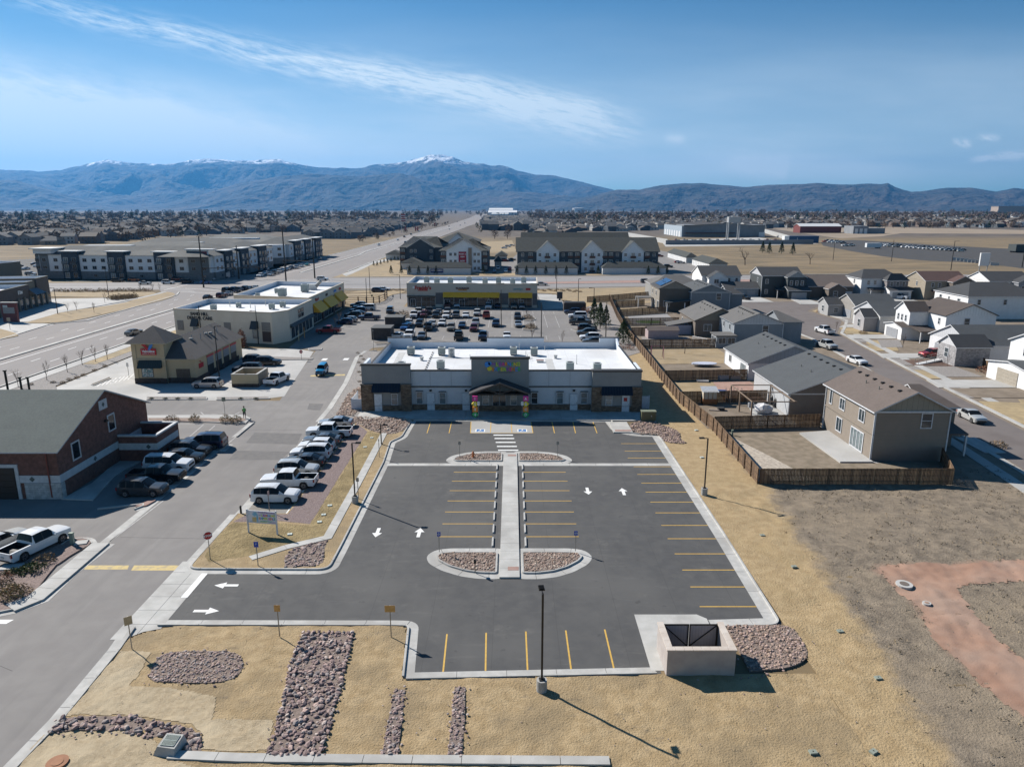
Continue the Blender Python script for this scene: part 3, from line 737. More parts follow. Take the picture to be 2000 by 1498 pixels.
sheet('corner_bed',gl([(290,818),(408,818),(420,819),(474,818),(482,822),(470,826),(420,825),(350,824),(290,823)]),mat('corner_soil',(0.22,0.16,0.13),(0.28,0.21,0.17),scale=2,rough=.95),0.145)
mb=MB(); 
for a,b in (((287,828),(398,829)),((398,829),(362,860)),((420,831),(385,862)),((490,829),(447,865)),((320,977),(215,1057)),((398,810),(425,809)),((392,805),(398,810)),((455,812),(468,805))):
 (x0,y0),(x1,y1)=gp(*a),gp(*b); stripe(x0,y0,x1,y1,0.14,FADED,'bay_line',0.012)
kerbed('street_kerb',gl([(447,868),(430,882)]),1,0.6)
kerbed('street_kerb',[(-36.1,94.9),(-36.1,88.6)],-1,0.6)
mb=MB(); mb.prism([(-36.9,57.8),(-36.1,57.8),(-36.1,86),(-36.9,86)],0,0.012,CURBC); struct('street_gutter',mb)
sheet('front_island_bed',fillet(gl([(262,991),(300,976),(306,978),(285,990)]),.3),RUST,0.14,zlo=0)
kerbed('street_kerb',[(-41.2,65.6),(-37.2,66.9),(-36.9,66.3),(-37.4,65.4)],1,0.4)
# bays behind the firehouse cars
sheet('brick_building_walk',gl([(120,976),(182,978),(226,930),(340,865),(334,858),(230,900),(180,945)]),CONC,0.12,zlo=0)
# white truck corner: gravel island and pavement at the lower left
TI=gl([(-60,1120),(40,1098),(120,1058),(150,1050),(176,1052),(182,1062),(140,1085),(118,1101),(108,1106),(52,1180),(0,1198),(-60,1215)])
mb=MB(); mb.prism(chaikin(TI,1),0,0.13,mat('island_gravel',(0.27,0.20,0.175),(0.17,0.125,0.11),scale=6,rough=.95,bump=.8,bscale=12,bdist=.04)); struct('truck_island',mb)
R=bpy.data.objects.new('corner_walk',None); COL.objects.link(R); R['kind']='structure'
sweep('concrete_slab',gl([(197,1063),(118,1130),(70,1170),(20,1190)]),[(-.75,.0),(-.75,.16),(.75,.16),(.75,.0)],CONC,R,seg=1.6)
kerbed('street_kerb',gl([(214,1062),(140,1120),(84,1172),(30,1192),(-30,1204)]),1,0.5)
kerbed('street_kerb',chaikin(gl([(118,1066),(132,1056),(160,1051),(178,1054),(183,1062)]),1,False),1,0.3)

# hatching and worn bay lines on the forecourt
fc=bpy.data.objects['forecourt']
for k in range(8):
 (x0,y0),(x1,y1)=gp(190+k*8.5,755-k*1.9),gp(202+k*8.5,744-k*1.9); mb=MB(); mb.obox((x0+x1)/2,(y0+y1)/2,atan2(y1-y0,x1-x0),hypot(x1-x0,y1-y0),.12,.014,.018,WHITE); put('hatch_line',mb.mesh('hatch_line'),fc)
for a,b in (((130,738),(232,742)),((196,757),(252,731)),((228,760),(262,756)),((222,752),(246,747)),((470,768),(485,768)),((500,757),(530,764)),((160,744),(176,742))):
 (x0,y0),(x1,y1)=gp(*a),gp(*b); mb=MB(); mb.obox((x0+x1)/2,(y0+y1)/2,atan2(y1-y0,x1-x0),hypot(x1-x0,y1-y0),.12,.014,.018,FADED); put('bay_line',mb.mesh('bay_line'),fc)
for k in range(9):
 x0=-76+k*4.4; mb=MB(); mb.box(x0-.02,x0+.02,107.2,148,.0125,.0145,CURBC); put('paving_joint',mb.mesh('paving_joint'),fc)
for k in range(9):
 y0=108+k*4.6; mb=MB(); mb.box(-76,-41,y0-.02,y0+.02,.0125,.0146,CURBC); put('paving_joint',mb.mesh('paving_joint'),fc)
# ================================================================ stones
ST_DARK=[mat('stone_'+n,c,tuple(v*0.72 for v in c),scale=6,rough=0.9) for n,c in (('mauve',(0.33,0.235,0.215)),('plum',(0.25,0.18,0.17)),('rose',(0.46,0.335,0.295)),('grey',(0.32,0.275,0.26)),('pale',(0.52,0.43,0.385)))]
ST_LIGHT=[mat('cobble_'+n,c,tuple(v*0.8 for v in c),scale=8,rough=0.9) for n,c in (('tan',(0.40,0.29,0.22)),('pink',(0.46,0.33,0.27)),('brown',(0.25,0.17,0.13)),('cream',(0.52,0.43,0.35)))]
STONE_MESH={}
def stone_mesh(i,m):
 k=(i,m.name)
 if k not in STONE_MESH:
  mb=MB(); mb.blob((0,0,0),1.0,m,random.Random(50+i),0.62,1); STONE_MESH[k]=mb.mesh('stone')
 return STONE_MESH[k]
def poly_area(p): return abs(sum(p[i][0]*p[(i+1)%len(p)][1]-p[(i+1)%len(p)][0]*p[i][1] for i in range(len(p))))/2
def sample_in(poly,n,rnd):
 xs=[p[0] for p in poly]; ys=[p[1] for p in poly]; out=[]
 while len(out)<n:
  q=(rnd.uniform(min(xs),max(xs)),rnd.uniform(min(ys),max(ys)))
  if inside(q,poly): out.append(q)
 return out
def rock_bed(name,label,poly,size,mats,seed,z=0.14,singles=0,dens=1.5,big_edge=False,cat='rock bed',weights=None,parent=None):
 rnd=random.Random(seed)
 n=int(poly_area(poly)/(size*size*1.9)*dens)
 pts=[(p,size*(rnd.uniform(0.5,1.1) if rnd.random()<.7 else rnd.uniform(1.1,1.75))) for p in sample_in(poly,int(n*1.15),rnd)]
 if big_edge:
  j=jag(poly,size*1.7,size*0.3,rnd); pts+=[(p,size*rnd.uniform(1.1,1.5)) for p in j]
 pts.sort(key=lambda t:-t[1])
 T=parent or thing(name,label,cat,(sum(p[0] for p in poly)/len(poly),sum(p[1] for p in poly)/len(poly),0))
 if not parent:
  part('bed_base',MB().prism(poly,0.0,z,ROCKBED),T)
 for (x,y),s in pts[:singles]:
  o=put('stone',stone_mesh(rnd.randrange(6),rnd.choices(mats,weights)[0]),T,(x-T.location[0],y-T.location[1],z+s*0.2*rnd.uniform(0.4,1.3)),rnd.uniform(0,6.28))
  o.scale=(s*.62,s*.62,s*.62)
 mb=MB()
 for (x,y),s in pts[singles:]:
  mb.blob((x,y,z+s*0.12*rnd.uniform(0,1.5)),s*0.6,rnd.choices(mats,weights)[0],rnd,0.6)
 if parent: o=pm('cobbles',mb,T)
 else: o=part('small_stones',mb,T)
 o['kind']='stuff'
 return T
W1=[4,2.5,4,3,1.6]
rock_bed('rock_swale','broad band of mauve rocks running down the straw slope from the kerb',gl([(594,1235),(689,1235),(676,1290),(656,1370),(640,1430),(624,1473),(524,1472),(540,1430),(552,1375),(566,1300),(580,1262)],0.14),0.20,ST_DARK,1,singles=290,big_edge=True,weights=W1)
rock_bed('rock_swale','curved band of plum rocks from the street kerb round to the grated inlet',gl([(118,1402),(170,1398),(250,1398),(318,1412),(375,1422),(392,1440),(394,1465),(380,1470),(357,1466),(354,1440),(312,1437),(288,1442),(210,1426),(150,1424),(92,1432)],0.14),0.21,ST_DARK,2,singles=120,weights=W1,dens=1.4)
rock_bed('rock_bed','oval bed of small pinkish stones in the straw mulch',chaikin(gl([(318,1276),(352,1271),(400,1270),(456,1272),(474,1284),(474,1306),(460,1324),(420,1334),(330,1331),(292,1330),(294,1308),(303,1290)],0.14),1),0.125,ST_DARK[:1]+ST_DARK[2:]+ST_LIGHT[:2],3,weights=[3,3,3,2,2,1])
rock_bed('rock_chute','narrow chute of rocks below the left corner of the car park',gl([(772,1346),(792,1346),(786,1400),(776,1478),(745,1478),(757,1410)],0.14),0.15,ST_DARK,4,weights=W1)
rock_bed('rock_chute','narrow chute of rocks in line with the kerb notch left of the lamp post',gl([(888,1341),(909,1341),(908,1400),(902,1478),(874,1478),(882,1400)],0.14),0.15,ST_DARK,5,weights=W1)
rock_bed('rock_bed','wedge of mauve rocks in the corner of the island by the banner',[p for p in gl([(583,1068),(612,1061),(640,1054),(634,1072),(631,1098),(610,1106),(556,1108),(556,1090),(566,1076)],0.14)],0.17,ST_DARK,6,weights=W1,dens=1.3)
rock_bed('rock_bed','pale cobbles between the parked cars and the left end of the building',chaikin(gl([(690,812),(724,815),(758,814),(800,817),(802,827),(792,838),(770,848),(742,846),(716,838),(700,828),(690,824)],0.14),1),0.22,ST_LIGHT,7,dens=1.5)
rock_bed('rock_bed','pale cobbles left of the building beside the white gate',gl([(655,812),(680,770),(700,755),(712,760),(700,800),(690,812)],0.14),0.24,ST_LIGHT,8,dens=1.3)
rock_bed('rock_bed','cobbles and plum rocks beside the ramp at the right end of the building',chaikin(gl([(1226,826),(1270,822),(1300,832),(1328,842),(1330,860),(1345,867),(1300,864),(1288,852),(1284,848),(1240,847)],0.14),1),0.21,ST_LIGHT[:3]+ST_DARK[:1],9,dens=1.5)
rock_bed('rock_bed','rounded bed of brown cobbles right of the bin enclosure',[p for p in fillet([(15.3,45.2,0),(19.5,45.2,.5),(20.0,44.6,.6),(19.9,41.5,1.6),(18.0,40.3,1.0),(15.3,40.0,0)],.5)],0.13,ST_LIGHT[:3]+ST_DARK[2:3],10,dens=1.35)
for i,P in enumerate((IS_SW,IS_SE,IS_NW,IS_NE)):
 R=[o for o in bpy.data.objects if o.name.startswith('planting_island')][i]
 rock_bed('cobbles','',offset(P,-0.22,True),0.12 if i<2 else 0.15,ST_LIGHT,20+i,z=0.12,parent=R,dens=1.25)

# ================================================================ lamp posts
METAL=flat('dark_bronze_metal',(0.03,0.026,0.022),0.5,0.4)
GALV=flat('galvanised_steel',(0.30,0.29,0.27),0.5,0.6)
BASEC=mat('lamp_base_concrete',(0.40,0.39,0.37),(0.32,0.31,0.29),scale=4,rough=.9)
def lamp(x,y,label,top=6.5,heads=((-1,0),),z0=0.1,base=0.75,rot=0.0):
 T=thing('lamp_post',label,'lamp post',(x,y,z0),rot,'car park lamp posts')
 mb=MB(); mb.tube((0,0,-0.1),(0,0,base),0.33,BASEC,20); put('base',mb.mesh('base',smooth=False),T)
 mb=MB(); mb.box(-.17,.17,-.17,.17,base,base+.05,METAL); mb.box(-.06,.06,-.06,.06,base+.05,top-.12,METAL); pm('pole',mb,T)
 for hx,hy in heads:
  a=atan2(hy,hx); h=MB(); h.obox(hx*.22,hy*.22,a,.35,.06,top-.16,top-.1,METAL)
  h.obox(hx*.62,hy*.62,a,.55,.36,top-.14,top-.06,METAL)
  for k in range(4): h.obox(hx*(.42+.12*k),hy*(.42+.12*k),a,.03,.3,top-.06,top+.0,METAL)
  pm('lamp_head',h,T)
 return T
lamp(*gp(1058,1350),'lamp post with flat head on concrete base, below the five bottom bays',6.75,((0,1),),rot=.1)
lamp(*gp(1375,968),'lamp post on concrete base between the right kerb and the wood fence',6.3,((-1,0),))
lamp(*gp(694,984),'lamp post on concrete base in the island right of the parked white cars',6.5,((1,0),))
lamp(*gp(745,868,.1),'short lamp post by the left kerb, nearest the cobbles',2.7,((1,-.2),),base=0.01)
# island light bollard and bollards
def sign_post(x,y,h,label,panel,col,cat='sign',ang=0.0,post=GALV,round_=None,text=None,z0=0.12,tsize=.12,tcol=None,pr=0.03):
 T=thing('road_sign',label,cat,(x,y,z0),ang)
 pm('post',MB().box(-pr,pr,-pr+.03,pr+.03,0,h,post),T)
 w,hh=panel; mb=MB()
 if round_:
  P=[(w/2*cos(2*pi*(i+.5)/round_),w/2*sin(2*pi*(i+.5)/round_)) for i in range(round_)]
  mb.face([(a,-.012,h-w/2+b) for a,b in P],col)
  mb.face([(a,.0,h-w/2+b) for a,b in P[::-1]],GALV)
  for i in range(round_):
   a,b=P[i],P[(i+1)%round_]; mb.face([(a[0],.0,h-w/2+a[1]),(b[0],.0,h-w/2+b[1]),(b[0],-.012,h-w/2+b[1]),(a[0],-.012,h-w/2+a[1])],GALV)
 else:
  mb.box(-w/2,w/2,-.012,-0.002,h-hh,h,col)
  mb.box(-w/2+.01,w/2-.01,-.002,0.004,h-hh+.01,h-.01,GALV)
 pm('panel',mb,T)
 if text:
  for k,line in enumerate(text):
   put('lettering',text_mesh(line,tsize,tcol or WHITE),T,(0,-.016,h-(w/2 if round_ else hh*(.42+.3*k))-tsize*.35),0)
 return T
TEXTS={}
def text_mesh(s,size,m,thick=0.004,align='CENTER',bold=False):
 k=(s,size,m.name,thick,align,bold)
 if k in TEXTS: return TEXTS[k]
 c=bpy.data.curves.new('lettering','FONT'); c.body=s; c.size=size; c.align_x=align; c.extrude=thick; c.resolution_u=2
 if bold: c.offset=size*0.035
 o=bpy.data.objects.new('lettering',c); dg=bpy.context.evaluated_depsgraph_get()
 me=bpy.data.meshes.new_from_object(o); me.materials.clear(); me.materials.append(m); me.name='lettering'
 for v in me.vertices: x,y,z=v.co; v.co=(x,-z,y)
 bpy.data.objects.remove(o); TEXTS[k]=me
 return me
SIGNRED=flat('sign_red',(0.42,0.015,0.012),0.5); SIGNBLUE=flat('sign_blue',(0.03,0.07,0.42),0.5)
SIGNWHITE=flat('sign_white',(0.75,0.75,0.74),0.5); SIGNYEL=mat('faded_orange_sign',(0.62,0.36,0.12),(0.5,0.27,0.08),scale=3,rough=.6); SIGNBACK=flat('sign_backing',(0.45,0.36,0.22),0.6)
def stop_sign(x,y,label,ang=0.0,h=2.6,z0=.12):
 T=sign_post(x,y,h,label,(0.76,0.76),SIGNWHITE,'stop sign',ang,round_=8,z0=z0)
 P=[(.345*cos(2*pi*(i+.5)/8),.345*sin(2*pi*(i+.5)/8)) for i in range(8)]
 pm('red_face',MB().face([(a,-.016,h-.38+b) for a,b in P],SIGNRED),T)
 put('lettering',text_mesh('STOP',.27,WHITE,bold=True),T,(0,-.02,h-.48))
 return T
x,y=gp(411,1093,.12); stop_sign(x,y,'red stop sign at the tip of the island, car park entrance',.55)
x,y=gp(504,1105,.12); sign_post(x,y,2.2,'small blue sign on a thin post beside the banner',(.38,.5),SIGNBLUE,text=('P',),tsize=.26)
x,y=gp(546,1243,.12); sign_post(x,y,2.45,'faded orange sign facing the drive, above the top of the rock band',(.42,.5),SIGNYEL,z0=.12)
x,y=gp(764,1244,.12); sign_post(x,y,2.45,'wide faded orange sign by the right tip of the straw peninsula',(.72,.5),SIGNYEL)
x,y=gp(258,1267,.12); sign_post(x,y,2.45,'tan sign turned edge on at the driveway corner, left end of the slope',(.5,.62),SIGNBACK,ang=.7)
x,y=gp(527,1000,.12); sign_post(x,y,2.2,'thin post sign behind the banner, next to the nearest white car',(.3,.45),flat('sign_pinkish',(.6,.4,.36)),ang=1.3)
for (px,py,h,lb) in ((858,1078,1.9,'blue accessible-parking sign on the left tip of the near island'),(1124,1076,1.9,'blue accessible-parking sign on the right tip of the near island'),):
 x,y=gp(px,py,.12); T=sign_post(x,y,h,lb,(.3,.42),SIGNBLUE)
 mb=MB(); mb.box(-.02,.02,-.018,-.013,h-.36,h-.06,WHITE); mb.box(-.12,.12,-.018,-.013,h-.23,h-.19,WHITE); pm('symbol',mb,T)
for (px,py,h,lb) in ((898,893,2.0,'grey thin sign post on the far left planting island'),(1089,893,2.0,'grey thin sign post on the far right planting island'),(700,974,2.3,'thin grey post right of the lamp post in the island')):
 x,y=gp(px,py,.12); sign_post(x,y,h,lb,(.3,.42),GALV)
x,y=gp(741,893,.12); sign_post(x,y,2.3,'thin grey post beside the drainage walk near the left kerb',(.1,.3),GALV)
# black path light on the near left island, hydrant on the far one
x,y=gp(928,1117,.12); T=thing('path_light','short black light with a square cap on the near left island','path light',(x,y,.12))
pm('post',MB().tube((0,0,0),(0,0,.85),.035,METAL,8),T)
mb=MB(); mb.box(-.1,.1,-.16,.16,.85,.98,METAL); mb.box(-.08,.08,-.2,-.1,.98,1.22,METAL); pm('light_head',mb,T)
x,y=gp(924,893,.12); T=thing('fire_hydrant','orange fire hydrant in the cobbles of the far left island','hydrant',(x,y,.12))
HYD=flat('hydrant_orange',(.50,.14,.03),.5)
mb=MB(); mb.tube((0,0,0),(0,0,.6),.13,HYD,10); mb.tube((0,0,.6),(0,0,.74),.15,HYD,10,.05); mb.tube((0,0,.06),(0,0,.1),.18,HYD,10); pm('barrel',mb,T)
pm('side_outlet',MB().tube((-.24,0,.45),(.24,0,.45),.06,HYD,8),T)
pm('front_outlet',MB().tube((0,-.22,.42),(0,0,.42),.08,HYD,8),T)
x,y=gp(471,1004,.02); T=thing('bollard','short black bollard at the left end of the purple gravel','bollard',(x,y,.02))
pm('post',MB().tube((0,0,0),(0,0,.85),.1,METAL,10),T); pm('cap',MB().tube((0,0,.85),(0,0,.9),.1,METAL,10,.04),T)
# wheel stops
STOPC=mat('wheel_stop_concrete',(0.46,0.455,0.44),(0.38,0.375,0.36),scale=5,rough=.9)
mb=MB(); mb.faces([(-.09,-.9,0),(.09,-.9,0),(.09,.9,0),(-.09,.9,0),(-.06,-.86,.14),(.06,-.86,.14),(.06,.86,.14),(-.06,.86,.14)],[(4,5,6,7),(0,1,5,4),(1,2,6,5),(2,3,7,6),(3,0,4,7)],STOPC)
ws=mb.mesh('wheel_stop')
ords=['nearest','second','third','fourth','fifth','sixth','seventh','eighth','farthest']
for s_,X0,sn in ((-1,-1.72,'left'),(1,1.22,'right')):
 for k in range(8):
  o=put('wheel_stop',ws,None,(X0,58.35+2.72*k,0.01)); tag(o,f'concrete wheel stop along the {sn} side of the centre walk, {ords[k] if k < 7 else ords[8]} from the camera','wheel stop','wheel stops beside the centre walk')
# utility covers pinned in the mulch
LID=flat('green_grey_lid',(0.27,0.30,0.25),.7); LIDW=flat('pale_lid',(0.55,0.60,0.55),.7)
def lid(px,py,label,m=LID,w=.42,l=.3,z=0.17,rot=0.2):
 x,y=gp(px,py,z); T=thing('valve_box_lid',label,'valve box',(x,y,z),rot,'valve box lids in the mulch')
 pm('lid',MB().box(-w/2,w/2,-l/2,l/2,-.06,.05,m),T)
 pm('bolt',MB().box(-.03,.03,-.03,.03,.05,.062,METAL),T)
for a in ((1551,1106,'grey green lid in the straw, farthest of those beside the lot kerb'),(1641,1232,'grey green lid in the straw halfway down, right of the lot corner'),(1715,1323,'grey green lid in the straw, lone one between path and bin enclosure'),
  (1588,1468,'grey green lid near the bottom edge, left of two'),(1706,1467,'tilted grey green lid near the bottom edge, right of two'),(1489,1045,'grey lid in the straw behind the lowest right bays'),(1448,869,'pale lid beside the wood fence')): lid(*a[:3],rot=.5 if 'tilted' in a[2] else .1)
for a in ((566,1043,'pale lid in the mulch right of the banner'),(624,1019,'pale lid nearest the purple gravel tip'),(632,1005,'pale lid halfway between gravel tip and drainage walk'),(644,987,'pale lid left of the lamp base'),(713,873,'pale lid between gravel and thin post'),(726,855,'pale lid near the cobbles'),(1360,840,'pale lid in front of the cobbles by the fence'),(1371,893,'low pale lid left of the right lamp')): lid(*a[:3],m=LIDW,w=.42,l=.34)
# manholes on the dirt path, orange cover at the lower left
def manhole(px,py,r,label,ring=CONC2,core=flat('iron_cover',(.16,.13,.11),.7),z=.2):
 x,y=gp(px,py,z); T=thing('manhole',label,'manhole',(x,y,z))
 pm('ring',MB().tube((0,0,-.2),(0,0,.06),r,ring,20),T)
 pm('cover',MB().tube((0,0,.0),(0,0,.085),r*.55,core,16),T)
manhole(1766,1141,.62,'round manhole with white ring where the red path forks')
manhole(1810,1178,.3,'small white ringed lid on the red path below the manhole',core=REDDIRT)
manhole(112,1489,.55,'round rusty orange cover at the bottom left edge',ring=flat('rust_cover',(.30,.13,.06),.8),core=flat('rust_cover_core',(.33,.15,.07),.8))
# grated storm inlet
x,y=gp(334,1462,.1); T=thing('storm_inlet','concrete storm inlet box with a slotted steel grate set in the rocks','storm drain',(x,y,0),-.12); T.scale=(.72,.72,.72)
pm('box',MB().faces([(-1.05,-.75,0),(.75,-.95,0),(.95,.8,0),(-.75,.85,0),(-.72,-.55,.75),(.72,-.62,.75),(.72,.68,.95),(-.66,.68,.95)],[(0,1,5,4),(1,2,6,5),(2,3,7,6),(3,0,4,7),(4,5,6,7)],CONC),T)
GRATE=flat('grate_steel',(.17,.21,.21),.5,.5)
pm('painted_opening',MB().faces([(-.56,-.42,.79),(.56,-.46,.79),(.56,.54,.955),(-.54,.54,.955)],[(0,1,2,3)],flat('painted_inlet_shade',(.02,.03,.03))),T)  # dark face over the closed top, shade of the depth put into its colour
for k in range(13):
 u=-.52+k*.087; pm('grate_bar',MB().faces([(u,-.42,.80),(u+.03,-.42,.80),(u+.03,.52,.965),(u,.52,.965),(u,-.42,.83),(u+.03,-.42,.83),(u+.03,.52,.995),(u,.52,.995)],[(4,5,6,7),(0,1,5,4),(1,2,6,5),(2,3,7,6),(3,0,4,7)],GRATE),T)
for u in (-.42,0.03,.5):
 pm('cross_bar',MB().box(-.55,.55,u-.02,u+.02,.80+(u+.42)*.17,.835+(u+.42)*.17,GRATE),T)
# ================================================================ bin enclosure
ENC=mat('enclosure_stucco',(0.37,0.325,0.30),(0.42,0.375,0.345),scale=1.5,rough=.9,bump=.3,bscale=60,bdist=.004)
CAPC=mat('capstone',(0.50,0.43,0.37),(0.58,0.52,0.46),scale=1.1,rough=.85)
EX0,EX1,EY0,EY1,EH=9.85,14.2,39.6,42.7,1.85
sheet('enclosure_apron',[(9.0,40.2),(14.2,40.2),(14.2,46.2),(13.6,46.75),(9.0,46.75)],CONC,0.02)
sheet('enclosure_floor',rect(EX0,EX1,EY0,EY1),CONC,0.03)
T=thing('bin_enclosure','pale walled bin enclosure with capstones at the lower right of the car park','bin enclosure',((EX0+EX1)/2,EY0,0))
for a in ((EX0,EX1,EY0,EY0+.3),(EX0,EX0+.3,EY0+.3,EY1),(EX1-.3,EX1,EY0+.3,EY1)):
 part('wall',MB().box(*a,0,EH,ENC),T)
def caps(x0,x1,y0,y1,n,along):
 for k in range(n):
  a,b=k/n,(k+1)/n; mb=MB()
  if along=='x': mb.box(x0+(x1-x0)*a+.006,x0+(x1-x0)*b-.006,y0,y1,EH,EH+.1,CAPC)
  else: mb.box(x0,x1,y0+(y1-y0)*a+.006,y0+(y1-y0)*b-.006,EH,EH+.1,CAPC)
  part('capstone',mb,T)
caps(EX0-.05,EX1+.05,EY0-.05,EY0+.36,8,'x'); caps(EX0-.05,EX0+.36,EY0+.36,EY1+.05,4,'y'); caps(EX1-.36,EX1+.05,EY0+.36,EY1+.05,4,'y')
GATE=mat('gate_panel',(0.30,0.30,0.33),rough=.55,metal=.3,extra=rows_extra(5.0,(0.17,0.17,0.19),'x',.12))
for s_,xa,xb in ((1,EX0+.34,11.93),(-1,11.97,EX1-.34)):
 G=put('gate_leaf',MB().box(xa,xb,EY1-.1,EY1-.06,.15,1.85,GATE).mesh('gate_leaf',(T.location[0],T.location[1],0)),T)
 mb=MB()
 for a in ((xa,xb,.12,.2),(xa,xb,1.8,1.88)): mb.box(a[0],a[1],EY1-.18,EY1-.1,a[2],a[3],METAL)
 for xx in (xa,xb-.07): mb.box(xx,xx+.07,EY1-.17,EY1-.101,.2,1.8,METAL)
 p,q=((xa+.05,1.78),(xb-.05,.22)) if s_>0 else ((xb-.05,1.78),(xa+.05,.22))
 mb.tube((p[0],EY1-.14,p[1]),(q[0],EY1-.14,q[1]),.035,METAL,4)
 put('gate_frame',mb.mesh('gate_frame',(T.location[0],T.location[1],0)),G)
for xx in (EX0+.12,EX1-.12):
 part('gate_post',MB().tube((xx+(.2 if xx<12 else-.2),EY1-.05,0),(xx+(.2 if xx<12 else-.2),EY1-.05,1.9),.07,METAL,8),T)

# ================================================================ banner on two posts in the island
BANNER=flat('banner_white',(0.74,0.74,0.78),.5)
LC=[flat('letter_'+n,c,.5) for n,c in (('lime',(.55,.75,.05)),('green',(.06,.50,.15)),('orange',(.85,.30,.04)),('purple',(.36,.08,.50)),('yellow',(.85,.68,.05)),('blue',(.05,.30,.80)),('magenta',(.70,.05,.30)))]
x0,y0=gp(486,1040,.12); x1,y1=gp(542,1044,.12); ba=atan2(y1-y0,x1-x0); bw=hypot(x1-x0,y1-y0)
T=thing('banner_sign','white two-post banner with coloured lettering in the straw island','banner',(x0,y0,.1),ba)
PW=flat('white_post',(.72,.72,.74),.6)
for u in (0,bw):
 pm('post',MB().box(u-.06,u+.06,-.06,.06,0,2.35,PW),T)
pm('banner_panel',MB().box(.04,bw-.04,-.04,.02,1.05,2.25,BANNER),T)
put('lettering',text_mesh('NOW ENROLLING',.19,LC[3]),T,(bw*.68,-.05,2.06))
def coloured(line,size,X0,Z0,T,step=None,y=-.05,thick=.004,offs=0,name='letter',start=0.0):
 x=X0; step=step or size*.68
 for k,ch in enumerate(line):
  if ch!=' ': put(name,text_mesh(ch,size,LC[(k*3+offs)%7],thick,bold=True),T,(x,y,Z0+(.03*size if k%2 else 0)))
  x+=step
coloured('LEARNING',.27,bw*.52,1.76,T,.165); put('lettering',text_mesh('THE',.12,LC[3]),T,(bw*.44,-.05,1.82))
coloured('EXPERIENCE',.29,bw*.44,1.44,T,.165,offs=2)
for z,w,m in ((1.27,.5,LC[1]),(1.17,.3,LC[0]),(1.17,.25,LC[3])):
 mb=MB(); xx=bw*(.45 if m is not LC[3] else .78); mb.box(xx,xx+bw*w*.8,-.05,-.041,z,z+.035,m); pm('printed_line',mb,T)
pm('printed_patch',MB().box(.12,bw*.38,-.047,-.041,1.15,2.15,mat('printed_picture_blue',(.20,.48,.66),(.74,.74,.78),scale=1.4,rough=.5,lo=.45,hi=.55)),T)
pm('printed_patch',MB().box(bw*.18,bw*.32,-.052,-.047,1.15,1.62,mat('printed_picture_yellow',(.70,.48,.12),(.55,.5,.35),scale=2,rough=.5)),T)
# ================================================================ building kit
GLASS=mat('window_glass',(0.035,0.05,0.06),rough=0.08,spec=0.8,metal=0.0)
GLASSL=mat('window_glass_blinds',(0.16,0.20,0.21),(0.10,0.13,0.14),scale=2,rough=0.12,spec=0.8)
GLASSD=mat('dark_glass',(0.018,0.024,0.03),rough=0.1,spec=0.7)
FRW=flat('white_frame',(0.70,0.71,0.72),.5); FRG=flat('grey_frame',(0.30,0.32,0.34),.5); FRD=flat('dark_frame',(0.05,0.05,0.055),.5)
DOORW=flat('white_door',(0.62,0.66,0.70),.5)
WMESH={}
def win_meshes(w,h,fr,gl_,cols,rows,t=.07,d=.06):
 k=(round(w,2),round(h,2),fr.name,gl_.name,cols,rows,t)
 if k not in WMESH:
  mb=MB(); mb.box(-w/2,w/2,-d,0,0,t,fr); mb.box(-w/2,w/2,-d,0,h-t,h,fr)
  mb.box(-w/2,-w/2+t,-d,0,t,h-t,fr); mb.box(w/2-t,w/2,-d,0,t,h-t,fr)
  for c in range(1,cols): x=-w/2+w*c/cols; mb.box(x-t*.35,x+t*.35,-d+.01,0,t,h-t,fr)
  for r in range(1,rows): z=h*r/rows; mb.box(-w/2+t,w/2-t,-d+.015,-.001,z-t*.3,z+t*.3,fr)
  g=MB(); g.box(-w/2+t,w/2-t,-.022,-.004,t,h-t,gl_,bottom=False)
  WMESH[k]=(mb.mesh('window'),g.mesh('pane'))
 return WMESH[k]
def window(T,x,y,z,w,h,face=0.0,fr=FRW,gl_=GLASS,cols=1,rows=1,t=.07,name='window',label=None):
 """(x,y) world point on the wall at the middle of the sill; face = turn from facing the camera side (-y)"""
 a,b=win_meshes(w,h,fr,gl_,cols,rows,t)
 lx,ly=x-T.location[0],y-T.location[1]
 if T.rotation_euler[2]:
  c,s=cos(-T.rotation_euler[2]),sin(-T.rotation_euler[2]); lx,ly=lx*c-ly*s,lx*s+ly*c
 o=put(name,a,T,(lx,ly,z-T.location[2]),face-T.rotation_euler[2],label); put('pane',b,o); return o
FS,FW,FE,FN=0.0,-pi/2,pi/2,pi
def door(T,x,y,z,w,h,face=0.0,m=DOORW,name='door',handle=True,label=None):
 k=(round(w,2),round(h,2),m.name,'door')
 if k not in WMESH:
  mb=MB(); mb.box(-w/2,w/2,-.06,0,0,h,m); g=MB(); g.box(w/2-.16,w/2-.1,-.12,-.061,h*.44,h*.5,GALV); WMESH[k]=(mb.mesh(name),g.mesh('handle'))
 o=put(name,WMESH[k][0],T,(x-T.location[0],y-T.location[1],z-T.location[2]),face,label)
 if handle: put('handle',WMESH[k][1],o)
 return o
GMESH={}
def garage_door(T,x,y,z,w,h,face,m,rows=4):
 k=(w,h,m.name)
 if k not in GMESH:
  mb=MB()
  mb.box(-w/2,w/2,-.03,0,0,h,m)
  P=MB()
  GMESH[k]=(mb.mesh('garage_door'),[MB().box(-w/2+.05,w/2-.05,-.06,-.031,h*r/rows+.02,h*(r+1)/rows-.02,m).mesh('door_panel') for r in range(rows)])
 o=put('garage_door',GMESH[k][0],T,(x-T.location[0],y-T.location[1],z-T.location[2]),face)
 for q in GMESH[k][1]: put('door_panel',q,o)
 return o
